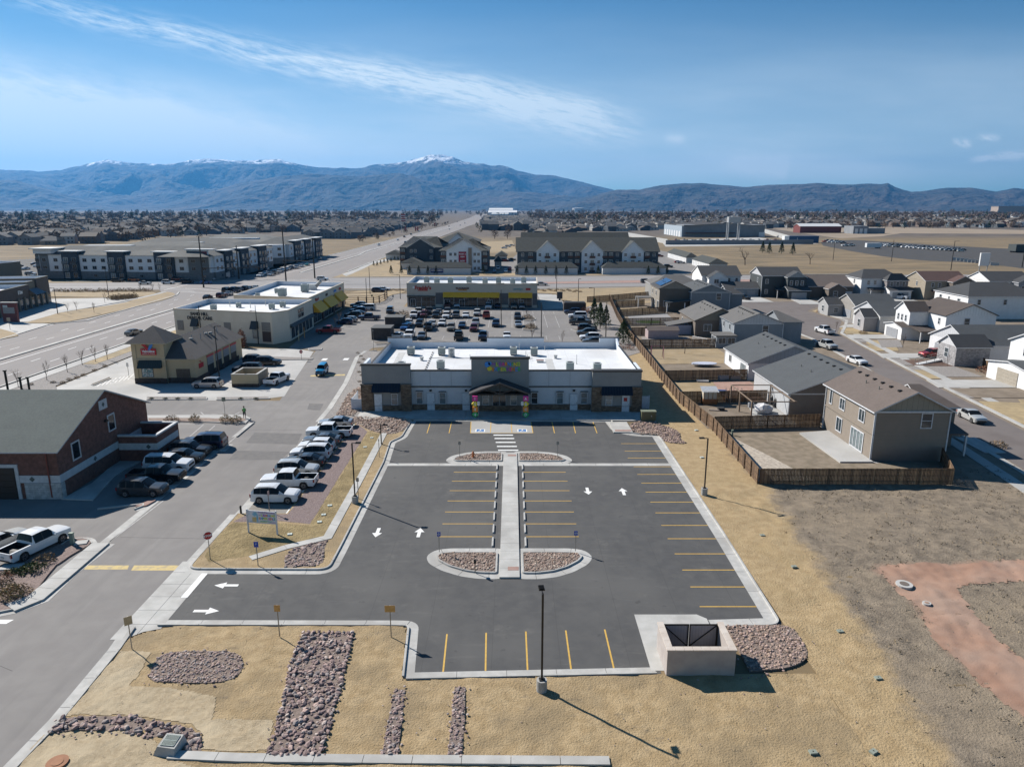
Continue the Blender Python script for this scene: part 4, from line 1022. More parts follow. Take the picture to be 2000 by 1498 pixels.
def shingle(name,c,c2=None):
 def ex(pos,col):
  x,y,z=xsplit(pos); r=X.op('FRACT',z*9.0)
  a=xmix((1.0-r.step(0.05,0.2))*0.25,col,tuple(v*.6 for v in c))
  return xmix(xnoise(pos,0.5,3).step(.35,.65)*.25,a,tuple(min(1,v*1.25) for v in c))
 return mat('shingles_'+name,c,c2 or tuple(v*.82 for v in c),scale=5,rough=.95,extra=ex)
def gable_roof(x0,x1,y0,y1,ze,rise,axis,over=.35,th=.16,hip=0.0,hip2=None,m=None,edge=None):
 """roof as a mesh in world coordinates; axis = the ridge direction"""
 mb=MB(); hip2=hip if hip2 is None else hip2
 X0,X1,Y0,Y1=x0-over,x1+over,y0-over,y1+over
 if axis=='y':
  s=rise/((x1-x0)/2); ze2=ze-s*over; xm=(X0+X1)/2; zr=ze+rise
  A,B,C_,D=(X0,Y0,ze2),(X1,Y0,ze2),(X1,Y1,ze2),(X0,Y1,ze2); R0,R1=(xm,Y0+hip,zr),(xm,Y1-hip2,zr)
  tops=[[A,R0,R1,D][::-1],[B,C_,R1,R0]]; ends=[[A,B,R0],[C_,D,R1]]
 else:
  s=rise/((y1-y0)/2); ze2=ze-s*over; ym=(Y0+Y1)/2; zr=ze+rise
  A,B,C_,D=(X0,Y0,ze2),(X1,Y0,ze2),(X1,Y1,ze2),(X0,Y1,ze2); R0,R1=(X0+hip,ym,zr),(X1-hip2,ym,zr)
  tops=[[A,B,R1,R0],[C_,D,R0,R1]]; ends=[[D,A,R0],[B,C_,R1]]
 up=lambda P: [(p[0],p[1],p[2]+th) for p in P]
 for P in tops: mb.face(up(P),m); mb.face([p for p in P[::-1]],edge or m)
 for P,hh in zip(ends,(hip,hip2)):
  if hh>0: mb.face(up(P),m)
  else:
   a,b,r=P[0],P[1],P[2]
   for p,q in ((a,r),(r,b)): mb.face([p,q,(q[0],q[1],q[2]+th),(p[0],p[1],p[2]+th)],edge or m)
 E=[(A,B),(B,C_),(C_,D),(D,A)]
 for i,(p,q) in enumerate(E):
  isend=(i in (0,2)) if axis=='y' else (i in (1,3))
  hh=(hip if (i==0 or i==3) else hip2)
  if isend and hh==0: continue
  mb.face([p,q,(q[0],q[1],q[2]+th),(p[0],p[1],p[2]+th)],edge or m)
 return mb
def gable_wall(x0,x1,y0,y1,ze,rise,axis,end,m,d=0.04):
 mb=MB()
 if axis=='y':
  y=y0 if end==0 else y1; s=-1 if end==0 else 1; xm=(x0+x1)/2
  P=[(x0,ze),(x1,ze),(xm,ze+rise)]
  mb.face([(a,y+s*d,b) for a,b in (P if end==0 else P[::-1])],m)
  mb.face([(x0,y,ze),(x1,y,ze),(x1,y+s*d,ze),(x0,y+s*d,ze)],m)
 else:
  x=x0 if end==0 else x1; s=-1 if end==0 else 1; ym=(y0+y1)/2
  P=[(y0,ze),(y1,ze),(ym,ze+rise)]
  mb.face([(x+s*d,a,b) for a,b in (P[::-1] if end==0 else P)],m)
  mb.face([(x,y0,ze),(x,y1,ze),(x+s*d,y1,ze),(x+s*d,y0,ze)],m)
 return mb
def parapet(T,poly,ztop,zroof,wall_m,inner_m,cap_m,roof_m,th=.3,caph=.18,name='wall'):
 """a flat-roofed block: outer wall, white inner parapet face, coping, roof deck"""
 a=sum(poly[i][0]*poly[(i+1)%len(poly)][1]-poly[(i+1)%len(poly)][0]*poly[i][1] for i in range(len(poly)))
 if a<0: poly=poly[::-1]
 inn=offset(poly,th,True); out=offset(poly,-.06,True); n=len(poly)
 mb=MB()
 for i in range(n):
  j=(i+1)%n; p,q,r,s=poly[i],poly[j],inn[j],inn[i]
  mb.face([(p[0],p[1],0),(q[0],q[1],0),(q[0],q[1],ztop),(p[0],p[1],ztop)],wall_m)
  mb.face([(r[0],r[1],zroof),(s[0],s[1],zroof),(s[0],s[1],ztop),(r[0],r[1],ztop)],inner_m)
 part(name,mb,T)
 mb=MB(); i2=offset(poly,th+.04,True)
 for i in range(n):
  j=(i+1)%n; p,q,r,s=out[i],out[j],i2[j],i2[i]
  mb.face([(p[0],p[1],ztop+caph),(q[0],q[1],ztop+caph),(r[0],r[1],ztop+caph),(s[0],s[1],ztop+caph)],cap_m if cap_m else inner_m)
  mb.face([(p[0],p[1],ztop),(q[0],q[1],ztop),(q[0],q[1],ztop+caph),(p[0],p[1],ztop+caph)],cap_m)
  mb.face([(s[0],s[1],ztop),(r[0],r[1],ztop),(r[0],r[1],ztop+caph),(s[0],s[1],ztop+caph)][::-1],inner_m)
 part('coping',mb,T)
 part('roof',MB().face([(p[0],p[1],zroof) for p in offset(poly,th*.5,True)],roof_m),T)
def ac_unit(x,y,z,label,s=1.0,rot=0.0,group='air conditioners on the white roof'):
 T=thing('air_conditioner',label,'air conditioner',(x,y,z),rot,group)
 k=('ac',s)
 if k not in WMESH:
  AC=mat('ac_casing',(0.30,0.34,0.33),(0.26,0.30,0.29),scale=3,rough=.6,extra=rows_extra(12,(.12,.15,.15),'z',.35)); ACT=flat('ac_top',(.46,.50,.49),.6)
  a=MB(); a.box(-.5*s,.5*s,-.5*s,.5*s,.22,1.1*s,AC)
  b=MB(); b.box(-.53*s,.53*s,-.53*s,.53*s,1.1*s,1.18*s,ACT)
  c=MB(); c.tube((0,0,1.18*s),(0,0,1.21*s),.38*s,FRD,16)
  d=MB(); [d.box(u-.05,u+.05,-.55,.55,0,.22,flat('ac_rail',(.55,.55,.55))) for u in (-.4*s,.4*s)]
  WMESH[k]=[q.mesh(n) for q,n in ((a,'casing'),(b,'lid'),(c,'fan_grille'),(d,'rails'))]
 for m in WMESH[k]: put(m.name.split('.')[0],m,T)
 return T

# ---------------------------------------------------------------- the white-roofed day-care building
GREY=mat('grey_stucco',(0.56,0.575,0.60),(0.59,0.605,0.63),scale=.8,rough=.9,bump=.2,bscale=80,bdist=.003)
TAUPE=mat('taupe_stucco',(0.27,0.265,0.255),(0.29,0.285,0.275),scale=.8,rough=.9,bump=.2,bscale=80,bdist=.003)
BAND=flat('dark_band',(0.13,0.125,0.115),.8); CAPD=flat('dark_coping',(0.045,0.042,0.040),.6)
TPO=mat('white_roof_membrane',(0.66,0.67,0.68),(0.74,0.75,0.76),scale=.3,rough=.7,c3=(.60,.60,.60),s3=.12,extra=rows_extra(.33,(.52,.53,.55),'x',.02)); TPO2=mat('white_parapet_membrane',(0.62,0.68,0.76),(0.66,0.71,0.78),scale=.4,rough=.7)
VENEER=mat('stone_veneer',(.2,.15,.1),rough=.9,extra=brick_extra((.115,.078,.05),(.26,.19,.13),(.05,.035,.025),.42,.13,.012))
NAVY=mat('standing_seam_navy',(0.012,0.018,0.034),rough=.45,metal=.3,extra=rows_extra(2.5,(0.004,0.006,0.012),'x',.2))
BX0,BX1,BY0,BY1=-21.6,18.55,101.2,123.6
T=thing('daycare_building','long grey day-care building with white flat roof and coloured sign over its gabled porch','building',(-1.5,101.2,0))
parapet(T,rect(BX0,BX1,BY0,BY1),6.0,5.15,GREY,TPO2,CAPD,TPO)
def tower(x0,x1,y0,y1,h,m,y_in=None):
 part('tower',MB().box(x0,x1,y0,y1,0,h,m),T)
 part('coping',MB().box(x0-.1,x1+.1,y0-.1,y1+.1,h,h+.22,CAPD),T)
tower(-21.9,-14.8,100.6,101.19,6.95,TAUPE); tower(11.7,18.8,100.2,101.19,6.1,TAUPE)
part('return_parapet',MB().box(-21.9,-21.5,101.2,106,6.0,6.95,TPO2),T)
part('return_parapet',MB().box(18.5,18.85,101.2,106,5.9,6.3,TPO2),T)
for a in ((-21.9,-17.6),(-4.4,5.6),(15.4,18.85)):
 part('raised_parapet',MB().box(a[0],a[1],BY1-.32,BY1+.05,6.19,6.95,TPO2),T)
 part('coping',MB().box(a[0]-.05,a[1]+.05,BY1-.37,BY1+.1,6.95,7.08,CAPD),T)
part('parapet_brace',MB().faces([(18.2,120.3,6.2),(18.2,123.2,6.2),(18.2,123.2,6.95),(18.5,120.3,6.2),(18.5,123.2,6.2),(18.5,123.2,6.95)],[(0,1,2),(5,4,3),(0,2,5,3)],TPO2),T)
# centre block
part('entrance_tower',MB().box(-5.9,2.45,100.5,101.19,0,7.95,TAUPE),T)
part('coping',MB().box(-6.05,2.6,100.35,101.3,7.95,8.2,CAPD),T)
# stone veneer piers and plinths, bands
for a in ((-22.05,-20.3,100.35,4.15),(-16.2,-14.7,100.35,4.15),(11.6,13.05,99.95,3.85),(17.5,18.95,99.95,3.85)):
 mb=MB(); mb.box(a[0],a[1],a[2],a[2]+.25,0,a[3],VENEER); mb.box(a[0]-.04,a[1]+.04,a[2]-.04,a[2]+.25,a[3],a[3]+.1,BAND); part('stone_pier',mb,T)
for a in ((-20.3,-16.2,100.45,.15),(-14.7,-5.95,101.0,.2),(-5.9,2.45,100.35,.15),(2.5,11.6,101.0,.2),(13.05,17.5,100.05,.15)):
 mb=MB(); mb.box(a[0]+.01,a[1]-.01,a[2],a[2]+a[3]-.005,0,.95,VENEER); mb.box(a[0]+.02,a[1]-.02,a[2]-.03,a[2]+a[3]-.006,.95,1.02,BAND); part('stone_plinth',mb,T)
for a in ((-14.78,-5.92),(2.47,11.68)):
 part('string_course',MB().box(a[0],a[1],101.12,101.195,3.55,3.78,BAND),T)
for x in (-12.0,-8.9,5.4,8.5):
 part('control_joint',MB().box(x-.012,x+.012,101.18,101.197,3.8,5.95,BAND),T)
# awnings
for x0,x1,y,z in ((-20.4,-16.3,100.55,4.3),(13.0,17.5,100.15,3.95)):
 mb=MB(); mb.faces([(x0,y-.85,z-1.15),(x1,y-.85,z-1.15),(x1,y,z),(x0,y,z),(x0,y,z-1.15),(x1,y,z-1.15)],[(0,1,2,3),(0,3,4),(1,5,2),(0,4,5,1)],NAVY); o=part('awning',mb,T)
 k=int((x1-x0)/.4)
 for i in range(k+1):
  u=x0+(x1-x0)*i/k; part('seam',MB().faces([(u-.02,y-.87,z-1.13),(u+.02,y-.87,z-1.13),(u+.02,y-.01,z+.04),(u-.02,y-.01,z+.04)],[(0,1,2,3)],CAPD),o)
# doors
bz=.15
for x,y,h in ((-19.6,100.5,2.6),(-11.95,101.05,2.6),(-6.75,101.05,2.6),(9.1,101.05,2.45),(16.6,100.1,2.45)):
 door(T,x,y-.02,bz,1.1,h,0)
part('door_notice',MB().box(16.3,16.8,99.99,100.02,1.75,2.3,SIGNRED),T)
for x,y,h,g in ((-17.2,100.5,1.7,GLASSL),(-13.6,101.02,1.85,GLASSL),(-10.2,101.02,1.75,GLASSL),(-3.85,100.4,1.85,GLASSL),(.25,100.4,1.85,GLASSL),(3.3,101.02,1.75,GLASSD),(7.05,101.02,1.75,GLASSL),(10.6,101.02,1.75,GLASSL),(14.15,100.15,1.65,GLASSL)):
 window(T,x,y-.06,bz+.95,.98,h,0,FRW,g,1,2,.06)
 part('lintel',MB().box(x-.55,x+.55,y-.12,y-.02,bz+.97+h,bz+1.12+h,BAND),T)
window(T,-1.85,100.42,bz,2.1,2.6,0,FRG,GLASSD,2,1,.12,'entrance_door')
for x in (-2.05,-1.65):
 part('door_handle',MB().box(x-.02,x+.02,100.25,100.34,1.0,1.5,GALV),T)
for x,y in ((-20.6+1.1,100.45),(-11.95,101.1),(-6.75,101.1),(9.1,101.1),(16.6,100.0)):
 part('wall_light',MB().box(x-.17,x+.17,y-.22,y,3.0 if y>100.4 else 2.95,3.25 if y>100.4 else 3.2,METAL),T)
# porch gable: roof planes, truss, posts
PY0,PY1=97.9,100.5
rf=gable_roof(-5.9,2.45,PY0,PY1-.36,3.4,1.55,'y',.25,.18,m=shingle('porch',(0.045,0.045,0.05)),edge=mat('porch_fascia',(0.12,0.10,0.085),rough=.7)); part('porch_roof',rf,T)
BEAM=flat('brown_beam',(0.055,0.042,0.034),.7)
def beam(p,q,r=.1): part('truss_member',MB().tube(p,q,r,BEAM,4),T)
y=PY0+.1; xm=-1.72
for p,q in (((-5.7,3.35),(xm,4.85)),((2.25,3.35),(xm,4.85)),((-5.7,3.3),(2.25,3.3)),((xm,3.3),(xm,4.8)),((xm,3.4),(-3.6,4.0)),((xm,3.4),(.15,4.0))): beam((p[0],y,p[1]),(q[0],y,q[1]))
part('porch_ceiling',MB().box(-5.75,2.3,98.05,100.3,3.15,3.22,BEAM),T)
for x in (-5.5,2.05):
 part('porch_post',MB().box(x-.2,x+.2,PY0+.05,PY0+.45,1.1,3.2,BEAM),T)
 part('post_plinth',MB().box(x-.3,x+.3,PY0-.05,PY0+.55,.15,1.1,VENEER),T)
# sign letters
coloured('LEARNING',.72,-2.15,6.95,T,.44,y=100.46-101.2,thick=.03)
coloured('EXPERIENCE',.72,-2.75,6.18,T,.42,y=100.46-101.2,thick=.03,offs=2)
for ch in list(T.children):
 if ch.name.startswith('letter') and not ch.name.startswith('lettering'): ch.location[0]+=1.5
put('lettering',text_mesh('THE',.34,LC[3],.02,bold=True),T,(-2.75+1.5,100.45-101.2,7.1)); put('lettering',text_mesh('Academy of Early Education',.2,flat('sign_black',(.01,.01,.012)),.01),T,(-.85+1.5,100.45-101.2,5.92))
mb=MB()
for (cx,cz,r,m) in ((-3.55,7.15,.42,LC[5]),(-3.2,7.3,.26,LC[5]),(-3.25,6.55,.36,LC[4])):
 mb.tube((cx,100.40,cz),(cx,100.49,cz),r,m,14)
part('sign_emblem',mb,T)
# block columns with numbers and letters
for x,chars,sd in ((-5.25,'1234','left'),(1.95,'ABCD','right')):
 Q=thing('block_column',f'stack of coloured blocks reading {" ".join(chars)} {sd} of the entrance doors','block sign',(x,97.3,.15))
 for k,ch in enumerate(chars[::-1]):
  z=.42+k*.78; m=(LC[1],LC[2],LC[4],LC[6])[k]
  mb=MB(); s_=.38 if k%2 else .34
  if k in (0,2): mb.faces([(0,-.2,z-.48),(.48,-.2,z),(0,-.2,z+.48),(-.48,-.2,z),(0,.2,z-.48),(.48,.2,z),(0,.2,z+.48),(-.48,.2,z)],[(0,1,2,3),(7,6,5,4),(0,4,5,1),(1,5,6,2),(2,6,7,3),(3,7,4,0)],m)
  else: mb.box(-.37,.37,-.2,.2,z-.38,z+.38,m)
  b_=pm('block',mb,Q); put('lettering',text_mesh(ch,.5,WHITE,bold=True),b_,(0,-.21,z-.17))
for x,l in ((-4.75,'left'),(1.45,'right')):
 sign_post(x,97.0,2.4,f'blue and white accessible-parking sign {l} of the porch doors',(.36,.6),SIGNWHITE,z0=.15,text=None)
 Q=bpy.data.objects[-1] if False else None
# roof plant
roofz=5.15
for i,(px,py,lb) in enumerate(((803,693,'rear row, leftmost condenser on the white roof'),(863,693.5,'rear row condenser left of the twin fan unit'),(1003,693,'rear row condenser, left of the pair near the middle'),(1043,694,'rear row condenser, right of the pair near the middle'),
        (861,721,'front row condenser left of the sign tower'),(1113,724,'front row condenser, second from the right'),(1166,726,'front row condenser nearest the right tower'),(784,724,'condenser half hidden behind the left tower'))):
 x,y=gp(px,py,roofz); ac_unit(x,y,roofz,lb,1.15)
x,y=gp(882,697,roofz); Q=thing('heat_pump','pale twin fan unit on the white roof beside a condenser','heat pump',(x,y,roofz)); HPW=flat('heat_pump_casing',(.6,.6,.58))
pm('casing',MB().box(-.5,.5,-.18,.18,.15,1.5,HPW),Q)
for z in (.5,1.12): pm('fan',MB().tube((0,-.2,z),(0,-.17,z),.27,flat('fan_grey',(.3,.32,.32)),14),Q)
pm('stand',MB().box(-.6,.6,-.06,.06,0,.15,GALV),Q)
for px,py,lb in ((824,704,'small white vent box on the left of the roof'),(1085,700,'small white vent box on the right of the roof')):
 x,y=gp(px,py,roofz); Q=thing('roof_vent',lb,'roof vent',(x,y,roofz)); pm('curb',MB().box(-.22,.22,-.22,.22,0,.4,HPW),Q); pm('hood',MB().box(-.3,.3,-.3,.3,.4,.6,HPW),Q)
for i,(px,py,h) in enumerate(((918,703,.9),(1014,683,1.3),(1027,697,1.0),(1030,703,.9),(1126,711,1.5),(1064,684,.8))):
 x,y=gp(px,py,roofz); Q=thing('vent_pipe','thin white vent pipe standing on the day-care roof','vent pipe',(x,y,roofz),0,'vent pipes on the white roof'); pm('pipe',MB().tube((0,0,0),(0,0,h),.05,HPW,8),Q); pm('boot',MB().tube((0,0,0),(0,0,.12),.13,HPW,8,.06),Q)
WALKPAD=flat('walkway_pad',(.52,.52,.51),.8)
for a,b,w in (((775,709),(785,689),1.1),((1071,701),(1079,727),1.2)):
 (xa,ya),(xb,yb)=gp(*a,roofz),gp(*b,roofz); part('walkway_pad',MB().obox((xa+xb)/2,(ya+yb)/2,atan2(yb-ya,xb-xa),hypot(xb-xa,yb-ya),w,roofz+.004,roofz+.012,WALKPAD),T)
for k in range(9):
 x,y=gp(831+k*1.75,722-4.1*k,roofz); part('pipe_support',MB().box(x-.12,x+.12,y-.1,y+.1,roofz,roofz+.12,METAL),T)
mb=MB(); p,q=gp(830,724,roofz),gp(846,688,roofz); mb.tube((p[0],p[1],roofz+.16),(q[0],q[1],roofz+.16),.03,GALV,6); part('gas_pipe',mb,T)
mb=MB(); p,q=gp(838,700,roofz),gp(1040,701,roofz); mb.tube((p[0],p[1],roofz+.06),(q[0],q[1],roofz+.06),.04,FRG,6); part('conduit',mb,T)
x,y=gp(1055,708,roofz); mb=MB(); mb.box(x-.55,x+.55,y-.2,y+.5,roofz,roofz+.3,HPW); mb.box(x-.6,x+.6,y+.1,y+.6,roofz+.3,roofz+.36,flat('hatch_red',(.28,.12,.1))); part('roof_hatch',mb,T)
# side fences and transformer box
WPVC=flat('white_vinyl',(0.58,0.63,0.70),.5)
Q=thing('vinyl_gate','low white vinyl fence with gate left of the building','fence',(-23.6,101.3,0))
part('fence_panel',MB().box(-23.7,-21.95,101.3,101.36,.1,1.75,WPVC),Q)
part('fence_panel',MB().box(-23.75,-23.69,101.37,105.5,.1,1.75,WPVC),Q)
for p in ((-23.72,101.33),(-23.72,105.5)): part('fence_post',MB().box(p[0]-.07,p[0]+.07,p[1]-.07,p[1]+.07,0,1.9,WPVC),Q)
Q=thing('vinyl_gate','white vinyl gate in the shade right of the building','fence',(19.2,103,0))
part('gate_leaf',MB().box(18.9,20.4,102.0,102.06,.1,2.0,WPVC),Q)
for p in (18.95,20.4): part('fence_post',MB().box(p-.06,p+.06,101.95,102.1,0,2.1,WPVC),Q)
x,y=gp(1266,824); TRG=mat('transformer_green',(0.115,0.115,0.055),(.1,.1,.05),scale=2,rough=.6)
Q=thing('transformer_box','olive transformer cabinet by the right end of the building','transformer',(x,y,.05)); pm('cabinet',MB().box(-1.0,1.0,-.3,.9,.12,1.45,TRG),Q)
pm('lid',MB().box(-1.05,1.05,-.36,.95,1.45,1.55,flat('transformer_lid',(.2,.22,.15))),Q); pm('pad',MB().box(-1.1,1.1,-.4,1.0,0,.12,CONC),Q); pm('label_plate',MB().box(.3,.42,-.33,-.3,.8,.95,HPW),Q)

# ---------------------------------------------------------------- cream garage with a tower roof (left, middle distance)
CREAM=mat('cream_stucco',(0.50,0.39,0.24),(0.53,0.42,0.265),scale=.6,rough=.9,extra=rows_extra(.42,(.33,.27,.18),'z',.012))
BRN=mat('brown_block',(.1,.08,.07),rough=.9,extra=brick_extra((.062,.045,.038),(.085,.062,.052),(.04,.03,.026),.6,.2))
TANEDGE=flat('tan_fascia',(.46,.39,.27),.7); SHG=shingle('warm_grey',(0.105,0.095,0.09))
VX0,VX1,VY0,VY1=-64.3,-54.0,118.0,139.5
T=thing('oil_change_garage','cream oil-change garage with hip tower roof and red and blue sign','building',(VX0,VY0,0))
mb=MB(); mb.box(VX0+5.4,VX1,VY0+.35,VY1,0,4.35,CREAM); mb.box(VX0+.3,VX0+5.39,VY0+4.8,VY1,0,4.35,CREAM); part('wall',mb,T)
part('tower',MB().box(VX0,VX0+5.4,VY0,VY0+5.2,0,7.5,CREAM),T)
for a in ((VX0,VX0+.6),(VX0+4.8,VX0+5.4)): part('pilaster',MB().box(a[0]-.05,a[1]+.05,VY0-.12,VY0-.005,.9,7.5,CREAM),T)
part('string_course',MB().box(VX0-.06,VX0+5.46,VY0-.15,VY0+5.2,4.2,4.35,TANEDGE),T)
mb=MB(); mb.box(VX0-.08,VX0+5.45,VY0-.16,VY0-.01,0,.95,BRN); mb.box(VX0+5.46,VX1+.05,VY0+.25,VY0+.34,0,.95,BRN); mb.box(VX1,VX1+.06,VY0+.36,VY0+5.4,0,.95,BRN); part('brown_plinth',mb,T)
part('roof',gable_roof(VX0+.5,VX1,VY0+.3,VY1,4.35,2.7,'y',.4,.15,hip=4.6,hip2=0.4,m=SHG,edge=TANEDGE),T)
part('tower_roof',gable_roof(VX0,VX0+5.4,VY0,VY0+5.2,7.5,2.0,'y',.75,.15,hip=3.3,hip2=3.3,m=SHG,edge=TANEDGE),T)
mb=MB(); x0_,x1_=VX0+1.0,VX0+4.9
mb.faces([(x0_-.1,VY0-1.0,2.85),(x1_+.1,VY0-1.0,2.85),(x1_,VY0-.17,4.1),(x0_,VY0-.17,4.1),(x0_,VY0-.17,2.85),(x1_,VY0-.17,2.85)],[(0,1,2,3),(0,3,4),(1,5,2)],mat('green_awning',(.03,.045,.042),rough=.6,metal=.2,extra=rows_extra(2.6,(.012,.02,.02),'x',.2))); part('awning',mb,T)
window(T,VX0+2.2,VY0-.01,1.1,2.0,1.6,0,FRD,mat('sign_covered_glass',(.5,.52,.5),(.10,.22,.25),scale=3.0,rough=.3,lo=.45,hi=.55),2,2)
for x in (VX0+7.5,VX0+8.7): door(T,x,VY0+.35,0,1.15,2.5,0,flat('brown_door',(.12,.085,.06)))
VRED=flat('sign_bright_red',(.50,.02,.03),.4)
part('sign_panel',MB().box(VX0+1.55,VX0+4.15,VY0-.2,VY0-.12,5.0,6.1,VRED),T)
mb=MB(); mb.faces([(VX0+1.75,VY0-.26,6.85),(VX0+2.45,VY0-.26,6.85),(VX0+2.98,VY0-.26,6.25),(VX0+2.75,VY0-.26,5.9)],[(0,1,2,3)],VRED)
mb.faces([(VX0+3.0,VY0-.27,6.3),(VX0+3.15,VY0-.27,6.75),(VX0+3.85,VY0-.27,6.95),(VX0+3.5,VY0-.27,6.25),(VX0+3.1,VY0-.27,5.85),(VX0+2.78,VY0-.27,5.85)],[(0,1,2,3,4,5)],flat('logo_blue',(.04,.22,.62),.4)); part('sign_emblem',mb,T)
put('lettering',text_mesh('Valvoline',.58,WHITE,.01,bold=True),T,(2.85,-.22,5.45)); put('lettering',text_mesh('INSTANT OIL CHANGE',.2,WHITE,.01),T,(2.85,-.22,5.13))
mb=MB(); mb.box(VX1+.01,VX1+.09,VY0+1.6,VY0+3.4,2.3,3.1,VRED); mb.faces([(VX1+.1,VY0+1.7,3.6),(VX1+.1,VY0+2.3,3.6),(VX1+.1,VY0+2.6,3.1)],[(0,1,2)],VRED); part('side_sign',mb,T)
for k in range(4):
 y=VY0+6.4+3.6*k; part('painted_bay_opening',MB().box(VX1-.12,VX1+.02,y-1.35,y+1.35,0,3.5,flat('painted_bay_shade',(.015,.012,.012))),T)  # black box on the solid wall, shade of the open bay as colour
 part('bay_canopy',MB().box(VX1+.03,VX1+.1,y-1.45,y+1.45,3.5,3.85,VRED),T)
 mb=MB(); mb.box(VX1+.03,VX1+.12,y+1.36,y+2.2,0,1.0,BRN); mb.box(VX1-.1,VX1+.06,y-1.3,y+1.3,2.1,3.49,flat('raised_door',(.25,.26,.27))); part('bay_pier',mb,T)
for u,v,s_ in ((.58,7.2,1),(.60,13.2,1),(.63,14.4,1)):
 x=VX0+10.3*u+.9; y=VY0+v; z=6.3-(x-(VX0+5.4))*.25
 mb=MB(); mb.tube((x,y,z-.4),(x,y,z+.5),.3,GALV,12); mb.tube((x,y,z+.5),(x,y,z+.7),.42,GALV,12,.3); part('roof_fan',mb,T)
for u,v in ((6.6,8.2),(7.6,9.6),(7.2,12.0),(7.8,16.5),(6.8,17.6)): part('vent_pipe',MB().tube((VX0+u,VY0+v,5.4),(VX0+u,VY0+v,7.1),.06,FRG,6),T)
# bin enclosure of the garage
Q=thing('cream_bin_enclosure','low cream bin enclosure beside the silver SUV','bin enclosure',(*gp(433,757),0))
(ax,ay),(bx,by)=gp(432,758),gp(480,762)
mb=MB()
EXA,EXB,EYA,EYB=-46.9,-42.5,115.4,120.4
for a in ((EXA,EXB,EYA,EYA+.3),(EXA,EXA+.3,EYA+.3,EYB),(EXA,EXB,EYB,EYB+.3),(EXB-.3,EXB,EYA+.3,EYB)):
 m_=MB(); m_.box(*a,.6,2.15,CREAM); m_.box(a[0]-.005,a[1]+.005,a[2]-.005,a[3]-.005,0,.6,BRN); m_.box(a[0]-.03,a[1]+.03,a[2]-.03,a[3]-.01,2.15,2.25,CONC2); part('wall',m_,Q)
mb.box(EXB+.01,EXB+.06,EYA+.4,EYB-.1,.2,2.0,flat('taupe_gate',(.24,.2,.16))); part('gate',mb,Q)

# ---------------------------------------------------------------- dental clinic, long cream block with black letters
CREAM2=mat('pale_stucco',(0.64,0.56,0.45),(0.68,0.60,0.49),scale=.5,rough=.9,extra=rows_extra(.45,(.40,.36,.29),'z',.012))
TAN3=flat('tan_coping',(.50,.44,.36),.8)
T=thing('dental_clinic','cream dental clinic with black lettering and dark awnings behind the garage','building',(-76.9,161,0))
DP=[(-76.9,160.6),(-52.6,154.2),(-50.0,158.0),(-50.0,177.5),(-76.6,178.6)]
parapet(T,DP,6.9,5.9,CREAM2,TPO2,TAN3,TPO)
da=atan2(154.2-160.6,24.3)
def dpt(t,d=0): return (-76.9+24.3*t+sin(da)*d,160.6-6.4*t-cos(da)*d)
for i,(s_,z) in enumerate((('SAND HILL',5.75),('DENTAL CARE',4.8))):
 x,y=dpt(.27,.05); put('lettering',text_mesh(s_,.95 if i==0 else 1.0,CAPD,.05,bold=True),T,(x+76.9,y-161,z),da)
for t,w,h,z,m in ((.06,1.6,2.2,2.2,flat('grey_panel',(.24,.22,.2))),(.55,1.7,2.2,2.2,flat('grey_panel',(.24,.22,.2))),(.94,2.1,1.9,2.9,flat('grey_panel',(.24,.22,.2))),(.94,2.1,2.3,.5,flat('dark_brown_panel',(.075,.05,.045)))):
 x,y=dpt(t); part('wall_panel',MB().obox(x,y-.02,da,w,.16,z,z+h,m),T)
for t in (.22,.83):
 x,y=dpt(t,.05); window(T,x,y,1.1,1.5,2.0,da,FRG,GLASSL,1,2)
 a=dpt(t-.035,.08); b=dpt(t+.035,.08); c=dpt(t+.035,1.0); d=dpt(t-.035,1.0)
 part('awning',MB().faces([(a[0],a[1],5.0),(b[0],b[1],5.0),(c[0],c[1],3.3),(d[0],d[1],3.3),(a[0],a[1],3.3),(b[0],b[1],3.3)],[(3,2,1,0),(0,4,3),(1,2,5)],CAPD),T)
mb=MB(); mb.box(-49.98,-49.2,158.3,176.5,3.0,3.2,CAPD); mb.faces([(-49.2,158.3,3.2),(-49.2,176.5,3.2),(-49.96,176.5,3.7),(-49.96,158.3,3.7)],[(0,1,2,3)],CAPD); part('canopy',mb,T)
for k in range(6): window(T,-49.98,160.3+2.9*k,.4,2.4,2.5,FE,FRG,GLASSD,2,1)
for y in (166,168.4):
 for z in (4.2,5.3): window(T,-49.98,y,z,1.9,.9,FE,FRD,GLASSD,1,1,.05)
for x,y,s_,lb in ((-70,166,1.3,'leftmost'),(-66,171,1.0,'second'),(-57,168,1.2,'third'),(-55.5,171.5,1.6,'rightmost')): ac_unit(x,y,5.9,lb+' pale unit on the dental clinic roof',s_ if s_==1 else 1.15,group='units on the clinic roof')
for x,y in ((-68.5,172),(-60.5,174),(-59.5,164),(-62.8,170)): part('vent_pipe',MB().tube((x,y,5.9),(x,y,7.4),.09,HPW,8),T)

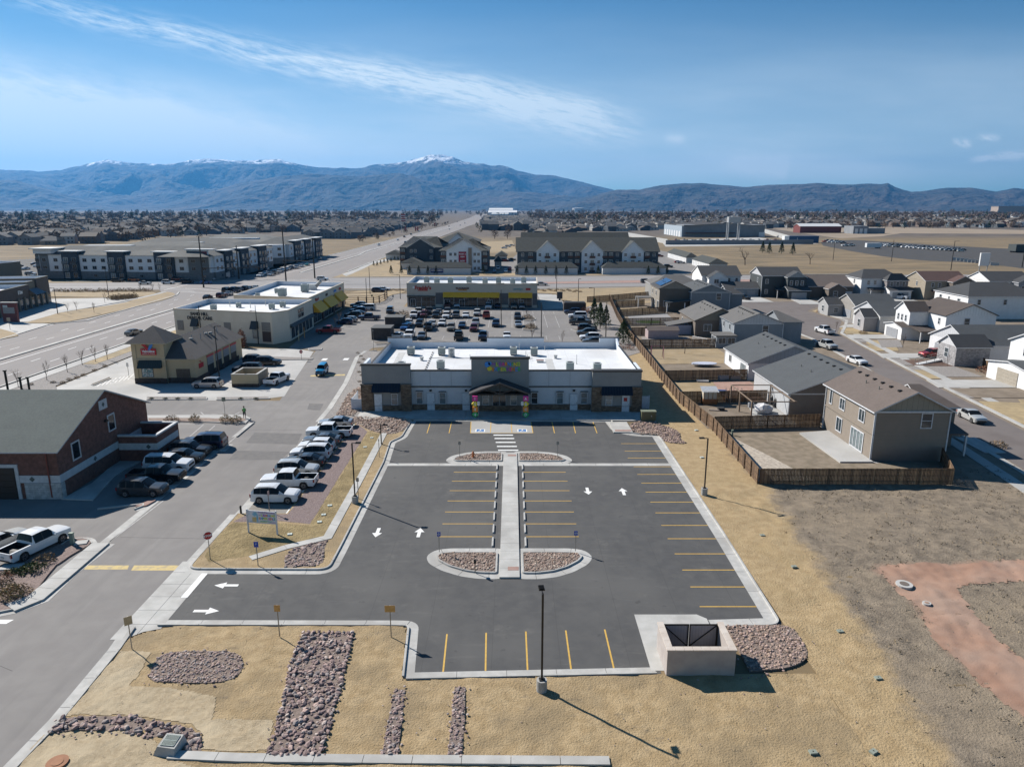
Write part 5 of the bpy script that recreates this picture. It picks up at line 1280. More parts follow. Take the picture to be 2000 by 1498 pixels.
# ---------------------------------------------------------------- row of shops with yellow awnings
YEL=mat('yellow_awning',(0.86,0.44,0.02),(.80,.41,.02),scale=2,rough=.6)
def shopfront(T,x,y,w,face,h=2.9): window(T,x,y,.25,w,h,face,FRG,GLASSD,max(2,int(w/1.3)),2,.06,'shop_window')
T=thing('corner_shops','cream row of shops with three yellow awnings and red signs','building',(-72.6,182,0))
SP=[(-72.6,185.2),(-51.2,178.6),(-51.2,217.2),(-73.0,221.5)]
parapet(T,SP,7.1,6.0,CREAM2,TPO2,TAN3,TPO)
mb=MB(); mb.box(-51.18,-50.9,178.6,181.4,0,4.6,flat('dark_brown_panel',(.075,.05,.045))); mb.obox(-52.6,178.85,atan2(-6.6,21.4),2.4,.3,.7,4.7,flat('dark_brown_panel',(.075,.05,.045))); part('corner_cladding',mb,T)
for k,(ya,yb) in enumerate(((181.8,190.0),(192.0,202.0),(204.6,213.4))):
 part('awning',MB().faces([(-49.0,ya,3.1),(-49.0,yb,3.1),(-51.1,yb,5.3),(-51.1,ya,5.3),(-51.1,ya,3.1),(-51.1,yb,3.1)],[(0,1,2,3),(0,3,4),(1,5,2)],YEL),T)
 part('pier',MB().box(-51.18,-50.95,yb+.2,yb+1.7,0,5.0,flat('dark_brown_panel',(.075,.05,.045))),T)
mb=MB(); a=(-54.6,179.6); mb.obox(-55.3,179.6,atan2(-6.6,21.4),1.3,.5,1.2,4.6,YEL); part('awning',mb,T)
for k in range(9): shopfront(T,-51.18,183.6+3.75*k,3.5,FE)
for y,s_,m,sz in ((186.0,'Nagomi',SIGNRED,1.0),(196.0,'CAFE',CAPD,.9),(205.5,'SALON',LC[5],.9),(211.5,'PIZZA',SIGNRED,.9)):
 put('lettering',text_mesh(s_,sz,m,.05,bold=True),T,(-51.1+72.6,y-182,5.75),FE)
for x,y,s_,lb in ((-62,192,1.9,'near large'),(-59,203,1.9,'far large'),(-66,200,1.15,'far small'),(-68,190,1.0,'near small')):
 ac_unit(x,y,6.0,lb+' pale unit on the yellow-awning shops roof',s_,group='units on the shops roof')
T2=thing('kitchen_exhaust','slanted grey kitchen exhaust duct on the yellow-awning shops','exhaust duct',(-58,209,6.0)); pm('fan_box',MB().box(-1.6,.6,-.9,.9,0,1.6,HPW),T2); pm('duct',MB().tube((.6,0,1.0),(2.0,0,2.5),.5,GALV,10),T2)

# ---------------------------------------------------------------- strip mall facing the camera
T=thing('strip_mall','wide cream strip mall facing the camera, yellow awnings and red script sign','building',(-32,214.6,0))
MP=[(-31.9,215.8),(7.6,213.2),(8.2,234.2),(-32.3,238.2)]
parapet(T,MP,7.1,6.1,mat('mall_stucco',(.50,.445,.375),(.54,.48,.41),scale=.5,rough=.9),TPO2,TAN3,mat('mall_roof',(.45,.5,.55),(.7,.7,.7),scale=.15,rough=.8))
ma=atan2(-2.6,39.5)
def mp(t,d=0.0): return (-31.9+39.5*t+sin(ma)*d,215.8-2.6*t-cos(ma)*d)
def mslab(t0,t1,z0,z1,m,d=.1,name='cladding'):
 (xa,ya),(xb,yb)=mp(t0,d/2),mp(t1,d/2); mb=MB(); mb.obox((xa+xb)/2,(ya+yb)/2,ma,hypot(xb-xa,yb-ya),d,z0,z1,m); return part(name,mb,T)
SLATE=mat('slate_tile',(.115,.11,.11),(.14,.13,.13),scale=1,rough=.8)
mslab(.222,.278,.9,4.4,SLATE); mslab(.716,.778,.9,4.4,SLATE); mslab(.965,1.0,.9,4.4,SLATE); mslab(.222,.278,0,.9,CREAM2,.16); mslab(.716,.778,0,.9,CREAM2,.16)
for t0,t1 in ((.281,.713),(.782,.962)):
 a,b,c,d=mp(t0,.05),mp(t1,.05),mp(t1,1.3),mp(t0,1.3)
 part('awning',MB().faces([(a[0],a[1],4.6),(b[0],b[1],4.6),(c[0],c[1],3.15),(d[0],d[1],3.15),(a[0],a[1],3.15),(b[0],b[1],3.15)],[(3,2,1,0),(0,4,3),(1,2,5)],YEL),T)
mslab(.0,.222,3.15,3.45,CAPD,.5,'canopy')
def mwin(t0,t1,h=2.85,n=None):
 x,y=mp((t0+t1)/2,.02); w=(t1-t0)*39.6; window(T,x,y,.2,w,h,ma,FRG,GLASSD,n or max(2,int(w/1.2)),2,.06,'shop_window')
mwin(.01,.11); mwin(.113,.217); mwin(.285,.36); mwin(.363,.44); mwin(.443,.54); mwin(.543,.63); mwin(.633,.712); mwin(.785,.87); mwin(.873,.96)
for t in (.045,.31,.425,.64,.875): x,y=mp(t,.1); window(T,x,y,.15,1.6,2.3,ma,FRW,GLASSD,2,1,.08,'shop_door')
x,y=mp(.125,.08); put('lettering',text_mesh("Freddy's",1.5,SIGNRED,.06,bold=True),T,(x+32,y-214.6,5.35),ma)
mb=MB(); x,y=mp(.125,.12); mb.obox(x,y,ma,3.0,.08,4.95,5.25,SIGNRED); part('sign_bar',mb,T)
x,y=mp(.43,.1); put('lettering',text_mesh('BLACKJACK',.75,flat('sign_maroon',(.1,.02,.02)),.05,bold=True),T,(x+32,y-214.6,5.55),ma); part('sign_bar',MB().obox(x,y,ma,2.6,.08,5.15,5.45,flat('sign_orange',(.5,.2,.03))),T)
x,y=mp(.855,.1); put('lettering',text_mesh('goodgo',.95,flat('sign_teal',(.1,.38,.45)),.05),T,(x+32,y-214.6,5.4),ma); x,y=mp(.93,.1); part('sign_box',MB().obox(x,y,ma,1.4,.1,5.35,5.95,SIGNRED),T)
x,y=mp(.055,.08); part('sign_box',MB().obox(x,y,ma,.7,.1,5.6,6.3,WHITE),T)
for t in (.72,.98): x,y=mp(t-.002,.1); part('raised_coping',MB().obox(x,y,ma,2.4,.4,7.1,7.45,TAN3),T)
for k,(t,d) in enumerate(((.1,-12),(.2,-8),(.3,-10),(.44,-13),(.58,-9),(.68,-12),(.8,-8),(.88,-13))):
 x,y=mp(t,d); ac_unit(x,y,6.1,f'pale unit on the strip mall roof, number {k + 1} from the left',1.6,group='units on the strip mall roof')

# ---------------------------------------------------------------- brick fire station style building at the left
BRICK=mat('red_brick',(.2,.08,.06),rough=.9,extra=brick_extra((.15,.058,.042),(.185,.075,.055),(.23,.17,.14),.3,.1,.008))
WBLOCK=mat('white_block',(.45,.45,.44),rough=.9,extra=brick_extra((.42,.42,.41),(.50,.50,.49),(.27,.27,.27),.6,.25,.01)); WTRIM=flat('white_trim',(.55,.56,.57),.7)
GREENSH=shingle('grey_green',(0.115,0.135,0.125),(0.095,0.11,0.105))
FX,FY0,FY1=-46.3,68.3,86.6
T=thing('brick_hall','red brick hall with grey green roof and white stone trim at the left edge','building',(FX,FY0,0))
part('wall',MB().box(-78,FX,FY0,FY1,0,5.25,BRICK),T)
ZE,RISE=5.25,3.9
part('gable',gable_wall(-78,FX,FY0,FY1,ZE,RISE,'x',1,BRICK,.0),T)
part('roof',gable_roof(-78,FX,FY0,FY1,ZE,RISE,'x',.45,.12,m=GREENSH,edge=WTRIM),T)
def side_strip(z0,z1,y0,y1,m,d=.07,name='trim'):
 mb=MB(); mb.box(FX+.003,FX+d,y0,y1,z0,z1,m); return part(name,mb,T)
side_strip(1.75,2.55,FY0-.05,FY1,WTRIM)
part('trim',MB().box(-50.4,FX+.06,FY0-.07,FY0-.003,1.75,2.55,WTRIM),T)
mb=MB(); mb.box(-49.95,FX+.1,FY0-.14,FY0-.071,0,1.75,WBLOCK); mb.box(FX+.071,FX+.13,FY0-.14,FY0+.5,0,1.75,WBLOCK); part('block_base',mb,T)
for y,z in ((74.5,2.15),(80.4,2.15)):
 part('diamond',MB().faces([(FX+.085,y,z-.32),(FX+.085,y+.32,z),(FX+.085,y,z+.32),(FX+.085,y-.32,z)],[(0,1,2,3)],GREENSH),T)
part('diamond',MB().faces([(-49.4,FY0-.085,2.15),(-49.1,FY0-.085,1.85),(-48.8,FY0-.085,2.15),(-49.1,FY0-.085,2.45)],[(0,1,2,3)],GREENSH),T)
for y,z in ((71.5,3.15),(78.6,4.1)):
 window(T,FX+.01,y,z,1.5,2.0,FE,WTRIM,GLASSD,1,1,.16)
part('plaque',MB().box(FX+.003,FX+.06,76.6,78.2,7.0,8.1,WTRIM),T)
part('diamond',MB().faces([(FX+.07,77.4,7.25),(FX+.07,77.7,7.55),(FX+.07,77.4,7.85),(FX+.07,77.1,7.55)],[(0,1,2,3)],GREENSH),T)
part('wall_light',MB().box(FX+.003,FX+.3,77.2,77.6,5.5,5.75,METAL),T)
part('door_surround',MB().box(-56.2,-50.4,FY0-.12,FY0-.003,0,3.75,WTRIM),T)
garage_door(T,-53.2,FY0-.125,0,4.9,3.4,0,mat('black_garage_door',(.018,.015,.014),rough=.5),5)
part('downpipe',MB().tube((-47.3,FY0-.15,.2),(-47.3,FY0-.15,5.2),.07,flat('downpipe_red',(.22,.06,.04)),8),T)
for x,y,h in ((-59.6,79.5,1.6),(-58.6,80.0,1.7),(-66.5,79.5,1.0),(-65.5,79.5,.9),(-69,80,1.3),(-68,80,1.2),(-57,80,.9),(-56.1,80,.9)): mb=MB(); mb.tube((x,y,8.2),(x,y,9.1+h),.12,METAL,8); mb.tube((x,y,9.1+h),(x,y,9.25+h),.2,METAL,8); part('flue',mb,T)
mb=MB(); mb.tube((-62.5,80,8.2),(-62.5,80,10.2),.5,METAL,10); mb.tube((-62.5,80,10.2),(-62.5,80,10.5),.75,METAL,10); part('exhaust_fan',mb,T)
# its brick yard wall
QX0,QX1,QY0,QY1=FX+.01,-41.7,79.3,84.6
T=thing('brick_yard','low brick yard wall with white band attached beside the brick hall','walled yard',(QX0,QY0,0))
for a in ((QX0+.1,QX1,QY0,QY0+.3),(QX1-.3,QX1,QY0+.3,QY1),(QX0+.1,QX1,QY1,QY1+.3)):
 part('wall',MB().box(*a,0,3.1,BRICK),T); part('coping',MB().box(a[0]-.02,a[1]+.05,a[2]-.05,a[3]+.02,3.1,3.3,WTRIM),T)
mb=MB(); mb.box(QX0+.11,QX1+.05,QY0-.06,QY0-.003,1.5,2.3,WTRIM); mb.box(QX1+.003,QX1+.06,QY0,QY1,1.5,2.3,WTRIM); part('white_band',mb,T)
part('diamond',MB().faces([(QX1-1.0,QY0-.07,1.6),(QX1-.7,QY0-.07,1.9),(QX1-1.0,QY0-.07,2.2),(QX1-1.3,QY0-.07,1.9)],[(0,1,2,3)],GREENSH),T)

# ---------------------------------------------------------------- low dark clinic at the far left
DK=mat('dark_brown_siding',(.085,.07,.062),(.10,.082,.072),scale=1,rough=.85,extra=rows_extra(2.2,(.05,.042,.038),'z',.1)); OLV=flat('olive_wall',(.16,.15,.12),.85)
T=thing('corner_clinic','low dark brown shops with small white lettering at the far left edge','building',(*gp(101,592),0))
(cx,cy)=gp(101,590); (lx,ly)=gp(0,621); 
d=Vector((cx-lx,cy-ly)).normalized(); n2=Vector((-d.y,d.x))
def lp(s,t): return (cx-d.x*s+n2.x*t,cy-d.y*s+n2.y*t)
for s0,s1,t0,h,m in ((0,9,0,8.2,DK),(9,15,.5,7.6,OLV),(15,44,-.2,7.0,DK)):
 poly=[lp(s1,t0),lp(s0,t0),lp(s0,18),lp(s1,18)]; parapet(T,poly,h,h-1,m,TPO2,OLV,TPO)
a_=atan2(d.y,d.x)
x,y=lp(21.5,-.35); put('lettering',text_mesh('E Ent',1.35,WHITE,.05,bold=True),T,(x-T.location[0],y-T.location[1],5.0),a_)
a,b,c,e=lp(9.5,-.1),lp(15.5,-.3),lp(16,-2.4),lp(9.0,-2.4)
part('canopy',MB().faces([(a[0],a[1],5.6),(b[0],b[1],5.6),(c[0],c[1],4.1),(e[0],e[1],4.1)],[(0,1,2,3)],flat('slate_canopy',(.06,.08,.11),.5)),T)
for k in range(9):
 x,y=lp(2+k*3.9,-.25); window(T,x,y,.3,2.4,2.9,a_,FRG,GLASSD,2,2)
 x,y=lp(3.9+k*3.9,-.35); part('pier',MB().obox(x,y,a_,.9,.5,0,3.8,OLV),T)
Q=thing('shops_sign','short brick monument sign at the far left beside the clinic drive','monument sign',(*gp(23,629),0)); RB=flat('monument_brick',(.16,.05,.05))
pm('base',MB().box(-1.9,1.9,-.4,.4,0,2.0,RB),Q); pm('panel_box',MB().box(-2.0,2.0,-.35,.35,2.0,5.0,RB),Q); mb=MB(); mb.box(-1.5,1.5,-.42,-.36,2.3,3.9,flat('sign_grey',(.3,.3,.3))); mb.box(-1.4,-.2,-.46,-.43,3.9,4.5,flat('sign_pale',(.5,.55,.55))); pm('sign_panel',mb,Q); pm('cap',MB().box(-2.2,2.2,-.5,.5,5.0,5.25,CONC2),Q)
x,y=gp(22,553); T=thing('low_office','low olive building with flat roof behind the dark shops','building',(x,y,0))
parapet(T,[(x-40,y-14),(x+4,y-16),(x+5,y),(x-39,y+2)],8.5,7.8,OLV,TPO2,FRG,FRG)
for k in range(5): window(T,x+2.5-2.2*k,y-15.95+k*.1,5.2,1.5,1.8,-.045,FRG,GLASSL,1,1)
# ================================================================ houses of the new estate (right)
def siding(name,c): return mat('siding_'+name,c,tuple(v*.93 for v in c),scale=1.2,rough=.85,extra=rows_extra(6.0,tuple(v*.6 for v in c),'z',.14))
def battens(name,c): return mat('battens_'+name,c,tuple(v*.94 for v in c),scale=1.2,rough=.85,extra=rows_extra(1.6,tuple(v*.55 for v in c),'xy',.1))
RF={n: shingle(n,c) for n,c in (('slate_blue',(.075,.082,.088)),('charcoal',(.052,.054,.058)),('brown',(.135,.108,.095)),('dark_brown',(.085,.068,.06)),('grey',(.13,.125,.12)),('red_brown',(.095,.055,.048)))}
TRIMW=flat('house_white_trim',(.62,.63,.65),.6); PORCHW=flat('porch_white',(.66,.66,.66),.6)
def house(name,label,vols,wins=(),garages=(),doors=(),porch=(),vents=0,solar=None,group='houses of the new estate',extra=None):
 """vols: dicts x0 x1 y0 y1 e rise axis wall roof [gable] [hip hip2 over zb]"""
 v0=vols[0]; T=thing(name,label,'house',(v0['x0'],v0['y0'],0),0,group)
 for v in vols:
  x0,x1,y0,y1,e=v['x0'],v['x1'],v['y0'],v['y1'],v['e']
  part('wall',MB().box(x0,x1,y0,y1,v.get('zb',0),e,v['wall'],bottom=v.get('zb',0)>0),T)
  hip,hip2=v.get('hip',0),v.get('hip2',v.get('hip',0)); over=v.get('over',.35)
  for end,h in ((0,hip),(1,hip2)):
   if h==0: part('gable',gable_wall(x0,x1,y0,y1,e,v['rise'],v['axis'],end,v.get('gable',v['wall'])),T)
  part('roof',gable_roof(x0,x1,y0,y1,e,v['rise'],v['axis'],over,.16,hip,hip2,v['roof'],v.get('edge',TRIMW)),T)
  if 'trim' in v:
   mb=MB(); c=v['trim']
   for a,b in ((x0,y0),(x1,y0),(x0,y1)): mb.box(a-.07,a+.07,b-.07,b+.07,v.get('zb',0),e-.05,c)
   mb.box(x0-.02,x1+.02,y0-.06,y0-.002,e-.18,e,c) if hip==0 or v['axis']=='x' else None
   part('corner_trim',mb,T)
 for w in wins:
  x,y,z,ww,hh,f=w[:6]; c,r=(w[6],w[7]) if len(w)>7 else (1,2)
  window(T,x,y,z,ww,hh,{'S': FS,'W': FW,'E': FE}[f],TRIMW,w[8] if len(w)>8 else GLASS,c,r,.11)
 for g in garages: garage_door(T,*g[:3],g[3],g[4],{'S': FS,'W': FW,'E': FE}[g[5]],g[6])
 for d_ in doors: door(T,*d_[:3],d_[3],d_[4],{'S': FS,'W': FW,'E': FE}[d_[5]],d_[6] if len(d_)>6 else flat('front_door',(.05,.04,.04)))
 for p in porch:
  x0,x1,y0,y1,z,m=p; part('porch_roof',MB().faces([(x0,y0,z),(x1,y0,z),(x1,y1,z+.45),(x0,y1,z+.45),(x0,y0,z-.2),(x1,y0,z-.2),(x1,y1,z+.25),(x0,y1,z+.25)],[(0,1,2,3),(4,5,1,0),(5,6,2,1),(7,4,0,3),(7,6,5,4)],m),T)
  for a,b in ((x0+.15,y0+.15),(x1-.15,y0+.15)): part('porch_post',MB().box(a-.1,a+.1,b-.1,b+.1,0,z-.2,PORCHW),T)
 if vents:
  v=vols[0]; xm,ym=(v['x0']+v['x1'])/2,(v['y0']+v['y1'])/2
  for k in range(vents):
   t=(k+.6)/vents
   if v['axis']=='y': x,y=xm-.9,v['y0']+.6+(v['y1']-v['y0']-1.2)*t; s=v['rise']/((v['x1']-v['x0'])/2); z=v['e']+v['rise']-.9*s+.14
   else: y,x=ym-.9,v['x0']+.6+(v['x1']-v['x0']-1.2)*t; s=v['rise']/((v['y1']-v['y0'])/2); z=v['e']+v['rise']-.9*s+.14
   part('roof_vent',MB().box(x-.2,x+.2,y-.2,y+.2,z-.05,z+.16,METAL),T)
  for u,w_ in ((.3,.35),(.55,.6)):
   x=v['x0']+(v['x1']-v['x0'])*.28; y=v['y0']+(v['y1']-v['y0'])*w_
   part('vent_pipe',MB().tube((x,y,v['e']),(x,y,v['e']+v['rise']*.5+.7),.07,GALV,6),T)
 if extra: extra(T)
 return T
G_=lambda n,c: flat('garage_'+n,c,.6)
BRSID=siding('warm_tan',(.255,.215,.175)); BRDK=siding('brown',(.175,.145,.12))
# H1 nearest, tan two-storey
def ex1(T):
 part('belly_band',MB().box(42.2,51.1,79.1,79.27,6.05,6.25,TRIMW),T)
 part('belly_band',MB().box(42.18,42.3,79.2,92.3,3.3,3.42,BRSID),T)
 mb=MB(); mb.tube((42.2,79.25,.1),(42.2,79.25,6.1),.06,TRIMW,6); mb.tube((42.2,79.2,.12),(43.2,78.2,.1),.06,TRIMW,6); part('downpipe',mb,T)
 part('downpipe',MB().tube((42.2,92.4,.1),(42.2,92.4,6.1),.06,TRIMW,6),T)
 o=window(T,42.28,83.0,.35,3.3,2.5,FW,TRIMW,GLASSL,4,1,.14,'patio_door')
house('house','tan two-storey house with brown roof and patio, nearest to the car park',[dict(x0=42.3,x1=51.0,y0=79.3,y1=92.4,e=6.25,rise=2.2,axis='y',wall=BRSID,gable=battens('cream',(.30,.27,.215)),roof=RF['brown'],over=.45,trim=TRIMW),
 dict(x0=51.0,x1=54.9,y0=84.5,y1=92.0,e=5.3,rise=1.8,axis='x',wall=BRDK,roof=RF['brown'],hip2=3.0,hip=0.0)],
 wins=[(42.28,90.9,3.9,.8,2.0,'W',1,1),(42.28,87.6,4.0,1.5,1.55,'W',2,1),(42.28,82.4,4.0,1.5,1.6,'W',2,1),(42.28,87.9,1.0,1.6,1.9,'W',2,1),(48.3,79.28,4.1,1.35,1.9,'S',1,2),(50.98,81.0,3.9,.1,.1,'E')],
 porch=[(51.2,54.6,81.0,84.4,2.9,RF['brown'])],vents=6,extra=ex1)
mb=MB(); mb.prism([(38.4,78.5),(42.28,78.5),(42.28,90.6),(38.0,89.6)],0.0,.32,CONC2); struct('patio',mb)
# H2 slate-roofed single storey
def ex2(T):
 window(T,39.58,100.4,.2,2.9,2.3,FW,TRIMW,GLASSL,4,1,.14,'patio_door')
house('house','single-storey house with wide slate roof behind the backyard clutter',[dict(x0=39.6,x1=57.0,y0=97.9,y1=112.6,e=3.5,rise=3.2,axis='y',wall=siding('mauve_grey',(.20,.175,.155)),gable=siding('mauve_grey',(.20,.175,.155)),roof=RF['slate_blue'],over=.4,trim=TRIMW)],wins=[(39.58,108.6,1.1,1.4,1.4,'W',2,1)],vents=6,extra=ex2)
o=[x for x in bpy.data.objects if x.name.startswith('house')][-1]
part('side_wall_painted_lit',MB().box(39.5,39.59,98.0,112.5,0,3.45,siding('pale_grey',(.42,.43,.44))),o)  # paler slab over the west wall, sunlight put into its colour
# H3 white single storey
def ex3(T): window(T,40.98,123.0,.2,2.9,2.3,FW,TRIMW,GLASSL,4,1,.14,'patio_door'); window(T,43.6,119.98,1.0,1.3,1.6,FS,TRIMW,GLASSL,1,2)
house('house','white single-storey house with slate roof, trampoline and boards behind',[dict(x0=41.0,x1=56.0,y0=120.0,y1=134.0,e=3.1,rise=3.0,axis='y',wall=siding('white',(.74,.75,.76)),gable=battens('grey_white',(.36,.38,.41)),roof=RF['slate_blue'],trim=TRIMW)],wins=[(40.98,130.6,1.1,1.4,1.4,'W',2,1)],vents=6,extra=ex3)
BG=siding('blue_grey',(.24,.265,.29)); BGL=battens('light_grey',(.48,.49,.51))
house('house','blue-grey two-storey house with sunroom and white deck rail',[dict(x0=48.1,x1=58.7,y0=152.2,y1=164.5,e=5.0,rise=2.1,axis='y',wall=BG,gable=BGL,roof=RF['grey'],trim=TRIMW,edge=BG),dict(x0=58.8,x1=63.5,y0=154,y1=163,e=5.0,rise=1.8,axis='x',wall=BG,roof=RF['grey'],hip2=4.5,edge=BG)],
 wins=[(48.08,162.8,3.0,.7,1.5,'W',1,1),(48.08,159.6,3.1,1.0,1.4,'W',1,1),(48.08,155.2,3.1,1.0,1.4,'W',1,1),(54.9,152.18,2.6,1.4,2.0,'S',1,2),(44.0,149.5,.9,0.1,.1,'S')],vents=8)
T=thing('sunroom','small grey sunroom with lean-to roof on the blue-grey house','sunroom',(43.8,149.6,0)); part('wall',MB().box(43.8,48.0,149.6,154.0,0,2.6,BG),T); part('roof',MB().box(43.5,48.05,149.3,154.3,2.6,2.8,RF['grey']),T)
for x in (44.9,46.9): window(T,x,149.58,1.0,1.6,1.3,FS,TRIMW,GLASS,2,1)
for y in (150.8,152.8): window(T,43.78,y,1.0,1.5,1.3,FW,TRIMW,GLASS,2,1)
T=thing('deck_rail','white deck railing beside the grey sunroom','railing',(41.0,150.5,0))
for k in range(18): mb=MB(); x=40.3+k*.19; y=156.2-k*.32; mb.box(x-.05,x+.05,y-.05,y+.05,.4,1.5,PORCHW); part('baluster',mb,T)
mb=MB(); mb.tube((40.3,156.2,1.5),(43.6,150.6,1.5),.06,PORCHW,6); mb.tube((40.3,156.2,.45),(43.6,150.6,.45),.06,PORCHW,6); part('rail',mb,T)
house('house','brown single-storey house with grey roof and white lean-to between two taller grey houses',[dict(x0=42.6,x1=54.5,y0=163.5,y1=179.0,e=3.9,rise=2.6,axis='y',wall=BRDK,gable=siding('olive_tan',(.25,.22,.17)),roof=RF['grey'],edge=BRDK)],wins=[(45.5,163.48,1.4,1.9,1.6,'S',2,1),(42.58,176,1.6,1.2,1.2,'W',1,1)],vents=6)
T=thing('lean_to','low lean-to with white glazed side on the brown house','lean-to',(36.9,166,0)); part('wall',MB().box(37.3,42.5,166.4,170.5,0,2.3,flat('pale_lilac_panel',(.42,.43,.52))),T); part('roof',MB().faces([(36.8,166,2.3),(42.6,166,3.3),(42.6,171.0,3.3),(36.8,171.0,2.3),(36.8,166,2.15),(42.6,166,3.15)],[(0,1,2,3),(4,5,1,0)],RF['grey']),T)
for y in (167.4,169.3): window(T,37.28,y,.3,1.6,1.7,FW,TRIMW,GLASS,2,1)
house('house','slate-blue two-storey house with posted rear porch',[dict(x0=51.3,x1=62.4,y0=203.5,y1=218.5,e=5.9,rise=2.1,axis='y',wall=siding('slate',(.20,.225,.25)),roof=RF['slate_blue'],edge=TRIMW,trim=TRIMW),dict(x0=62.4,x1=66.5,y0=205,y1=214,e=5.2,rise=1.7,axis='x',wall=siding('slate',(.20,.225,.25)),roof=RF['charcoal'],hip2=3.0)],
 wins=[(51.28,216.5,3.6,.9,1.8,'W',1,1),(51.28,212.6,3.8,1.2,1.4,'W',1,1),(51.28,207.8,3.8,1.2,1.4,'W',1,1),(59.2,203.48,3.6,1.5,2.0,'S',1,2)],vents=7)
T=thing('porch_roof_frame','open porch with grey roof and four pale posts behind the slate-blue house','porch',(44.5,203,0)); part('roof',MB().faces([(44.2,202.4,3.0),(51.2,202.4,3.7),(51.2,210,3.7),(44.2,210,3.0),(44.2,202.4,2.8),(51.2,202.4,3.5),(44.2,210,2.8)],[(0,1,2,3),(4,5,1,0),(6,4,0,3)],RF['slate_blue']),T)
for x,y in ((44.4,202.6),(44.4,205.0),(44.4,207.4),(44.4,209.8),(49.4,202.6)): part('post',MB().box(x-.13,x+.13,y-.13,y+.13,0,2.95,PORCHW),T)
SOL=mat('solar_panel',(.02,.06,.16),(.03,.08,.2),scale=1,rough=.15,metal=.2)
def ex7(T):
 for k in range(6):
  a,b=(k%3),(k//3); x0,y0=43.2+b*1.7,207.5+a*2.7; z=lambda x: 6.9+(x-42.7)*2.0/4.3+.2
  part('solar_panel',MB().faces([(x0,y0,z(x0)),(x0+1.6,y0,z(x0+1.6)),(x0+1.6,y0+2.55,z(x0+1.6)),(x0,y0+2.55,z(x0))],[(0,1,2,3)],SOL),T)
house('house','two-storey house, dark brown with solar panels, farthest along the fence',[dict(x0=42.7,x1=51.3,y0=205.4,y1=218.5,e=6.7,rise=2.0,axis='y',wall=siding('taupe',(.26,.235,.20)),gable=siding('taupe',(.26,.235,.20)),roof=RF['charcoal'],edge=BRDK)],wins=[(42.68,215.8,4.2,1.2,1.5,'W',1,1),(42.68,210.5,4.2,1.2,1.5,'W',1,1),(42.68,212.0,1.4,1.0,1.4,'W',1,1),(42.68,207.6,.4,2.4,2.6,'W',3,1),(44.8,205.38,1.5,1.9,1.7,'S',2,1)],vents=5,extra=ex7)
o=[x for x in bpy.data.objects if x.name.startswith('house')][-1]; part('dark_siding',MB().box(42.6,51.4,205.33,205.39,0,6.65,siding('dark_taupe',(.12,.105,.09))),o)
T=thing('pergola','small grey-roofed patio cover at the back corner of the solar panel house','patio cover',(38.6,214,0)); part('roof',MB().box(37.9,42.5,213.5,218.5,2.9,3.1,RF['grey']),T)
for x,y in ((38.1,213.7),(38.1,218.3),(42.2,213.7)): part('post',MB().box(x-.14,x+.14,y-.14,y+.14,0,2.9,PORCHW),T)
house('house','low grey hip-roofed house behind the solar panel house',[dict(x0=46,x1=62,y0=232,y1=246,e=5.0,rise=2.6,axis='x',wall=siding('mid_grey',(.26,.26,.25)),roof=RF['grey'],hip=5.5)],wins=[(50,231.98,2.8,1.2,1.5,'S')])
WS=siding('white2',(.76,.76,.76)); CH=siding('charcoal',(.055,.065,.07)); BRS2=siding('brown2',(.15,.125,.105)); CRS=siding('cream',(.44,.40,.32))
G1=G_('grey',(.30,.31,.33)); G2=G_('white',(.60,.61,.62)); G3=G_('tan',(.36,.32,.26))
house('house','white two-storey house with charcoal roof beside the cross street',[dict(x0=66.5,x1=80.0,y0=250,y1=264,e=6.3,rise=2.9,axis='x',wall=WS,roof=RF['charcoal']),dict(x0=68.0,x1=74.5,y0=246.5,y1=250,e=6.0,rise=2.0,axis='y',wall=WS,roof=RF['charcoal']),dict(x0=72,x1=83.5,y0=241,y1=249.9,e=2.9,rise=1.7,axis='x',wall=BG,roof=RF['charcoal'])],
 wins=[(70.6,246.48,4.0,1.7,1.5,'S',2,1),(76.0,249.98,4.1,1.0,1.5,'S'),(78.6,249.98,4.1,1.0,1.5,'S')],garages=[(76,240.98,0,4.9,2.3,'S',G1),(81,240.98,0,2.6,2.3,'S',G1)])
house('house','charcoal two-storey house with white trim facing the bend of the street',[dict(x0=84.0,x1=97.5,y0=240,y1=252,e=7.2,rise=2.4,axis='x',wall=CH,gable=battens('pale',(.5,.5,.52)),roof=RF['charcoal'],trim=TRIMW),dict(x0=91.5,x1=97.5,y0=236.8,y1=240,e=7.0,rise=1.8,axis='y',wall=CH,gable=battens('mid_grey',(.30,.32,.34)),roof=RF['charcoal'],zb=2.9),dict(x0=91.0,x1=98.0,y0=234.0,y1=239.9,e=2.9,rise=1.0,axis='x',wall=CH,roof=RF['charcoal'])],
 wins=[(85.7,239.98,4.6,1.1,1.5,'S'),(85.7,239.98,1.2,1.1,1.5,'S'),(92.7,236.78,4.3,1.0,1.6,'S'),(94.5,236.78,4.3,1.0,1.6,'S'),(96.3,236.78,4.3,1.0,1.6,'S'),(83.98,244,4.7,1.1,1.6,'W')],garages=[(94.5,233.98,0,5.0,2.3,'S',G1)],porch=[(88.0,91.4,236.0,239.9,2.8,RF['charcoal'])])
house('house','brown single-storey house with cream gable edge, next to the charcoal house',[dict(x0=98.8,x1=114,y0=238,y1=254,e=3.9,rise=3.0,axis='x',wall=BRS2,roof=RF['brown']),dict(x0=104,x1=109.5,y0=233.5,y1=238,e=3.5,rise=1.6,axis='y',wall=BRS2,roof=RF['brown'])],wins=[(106.2,233.48,1.0,1.5,1.8,'S')],garages=[(112.5,237.9,0,2.6,2.2,'S',G2)])
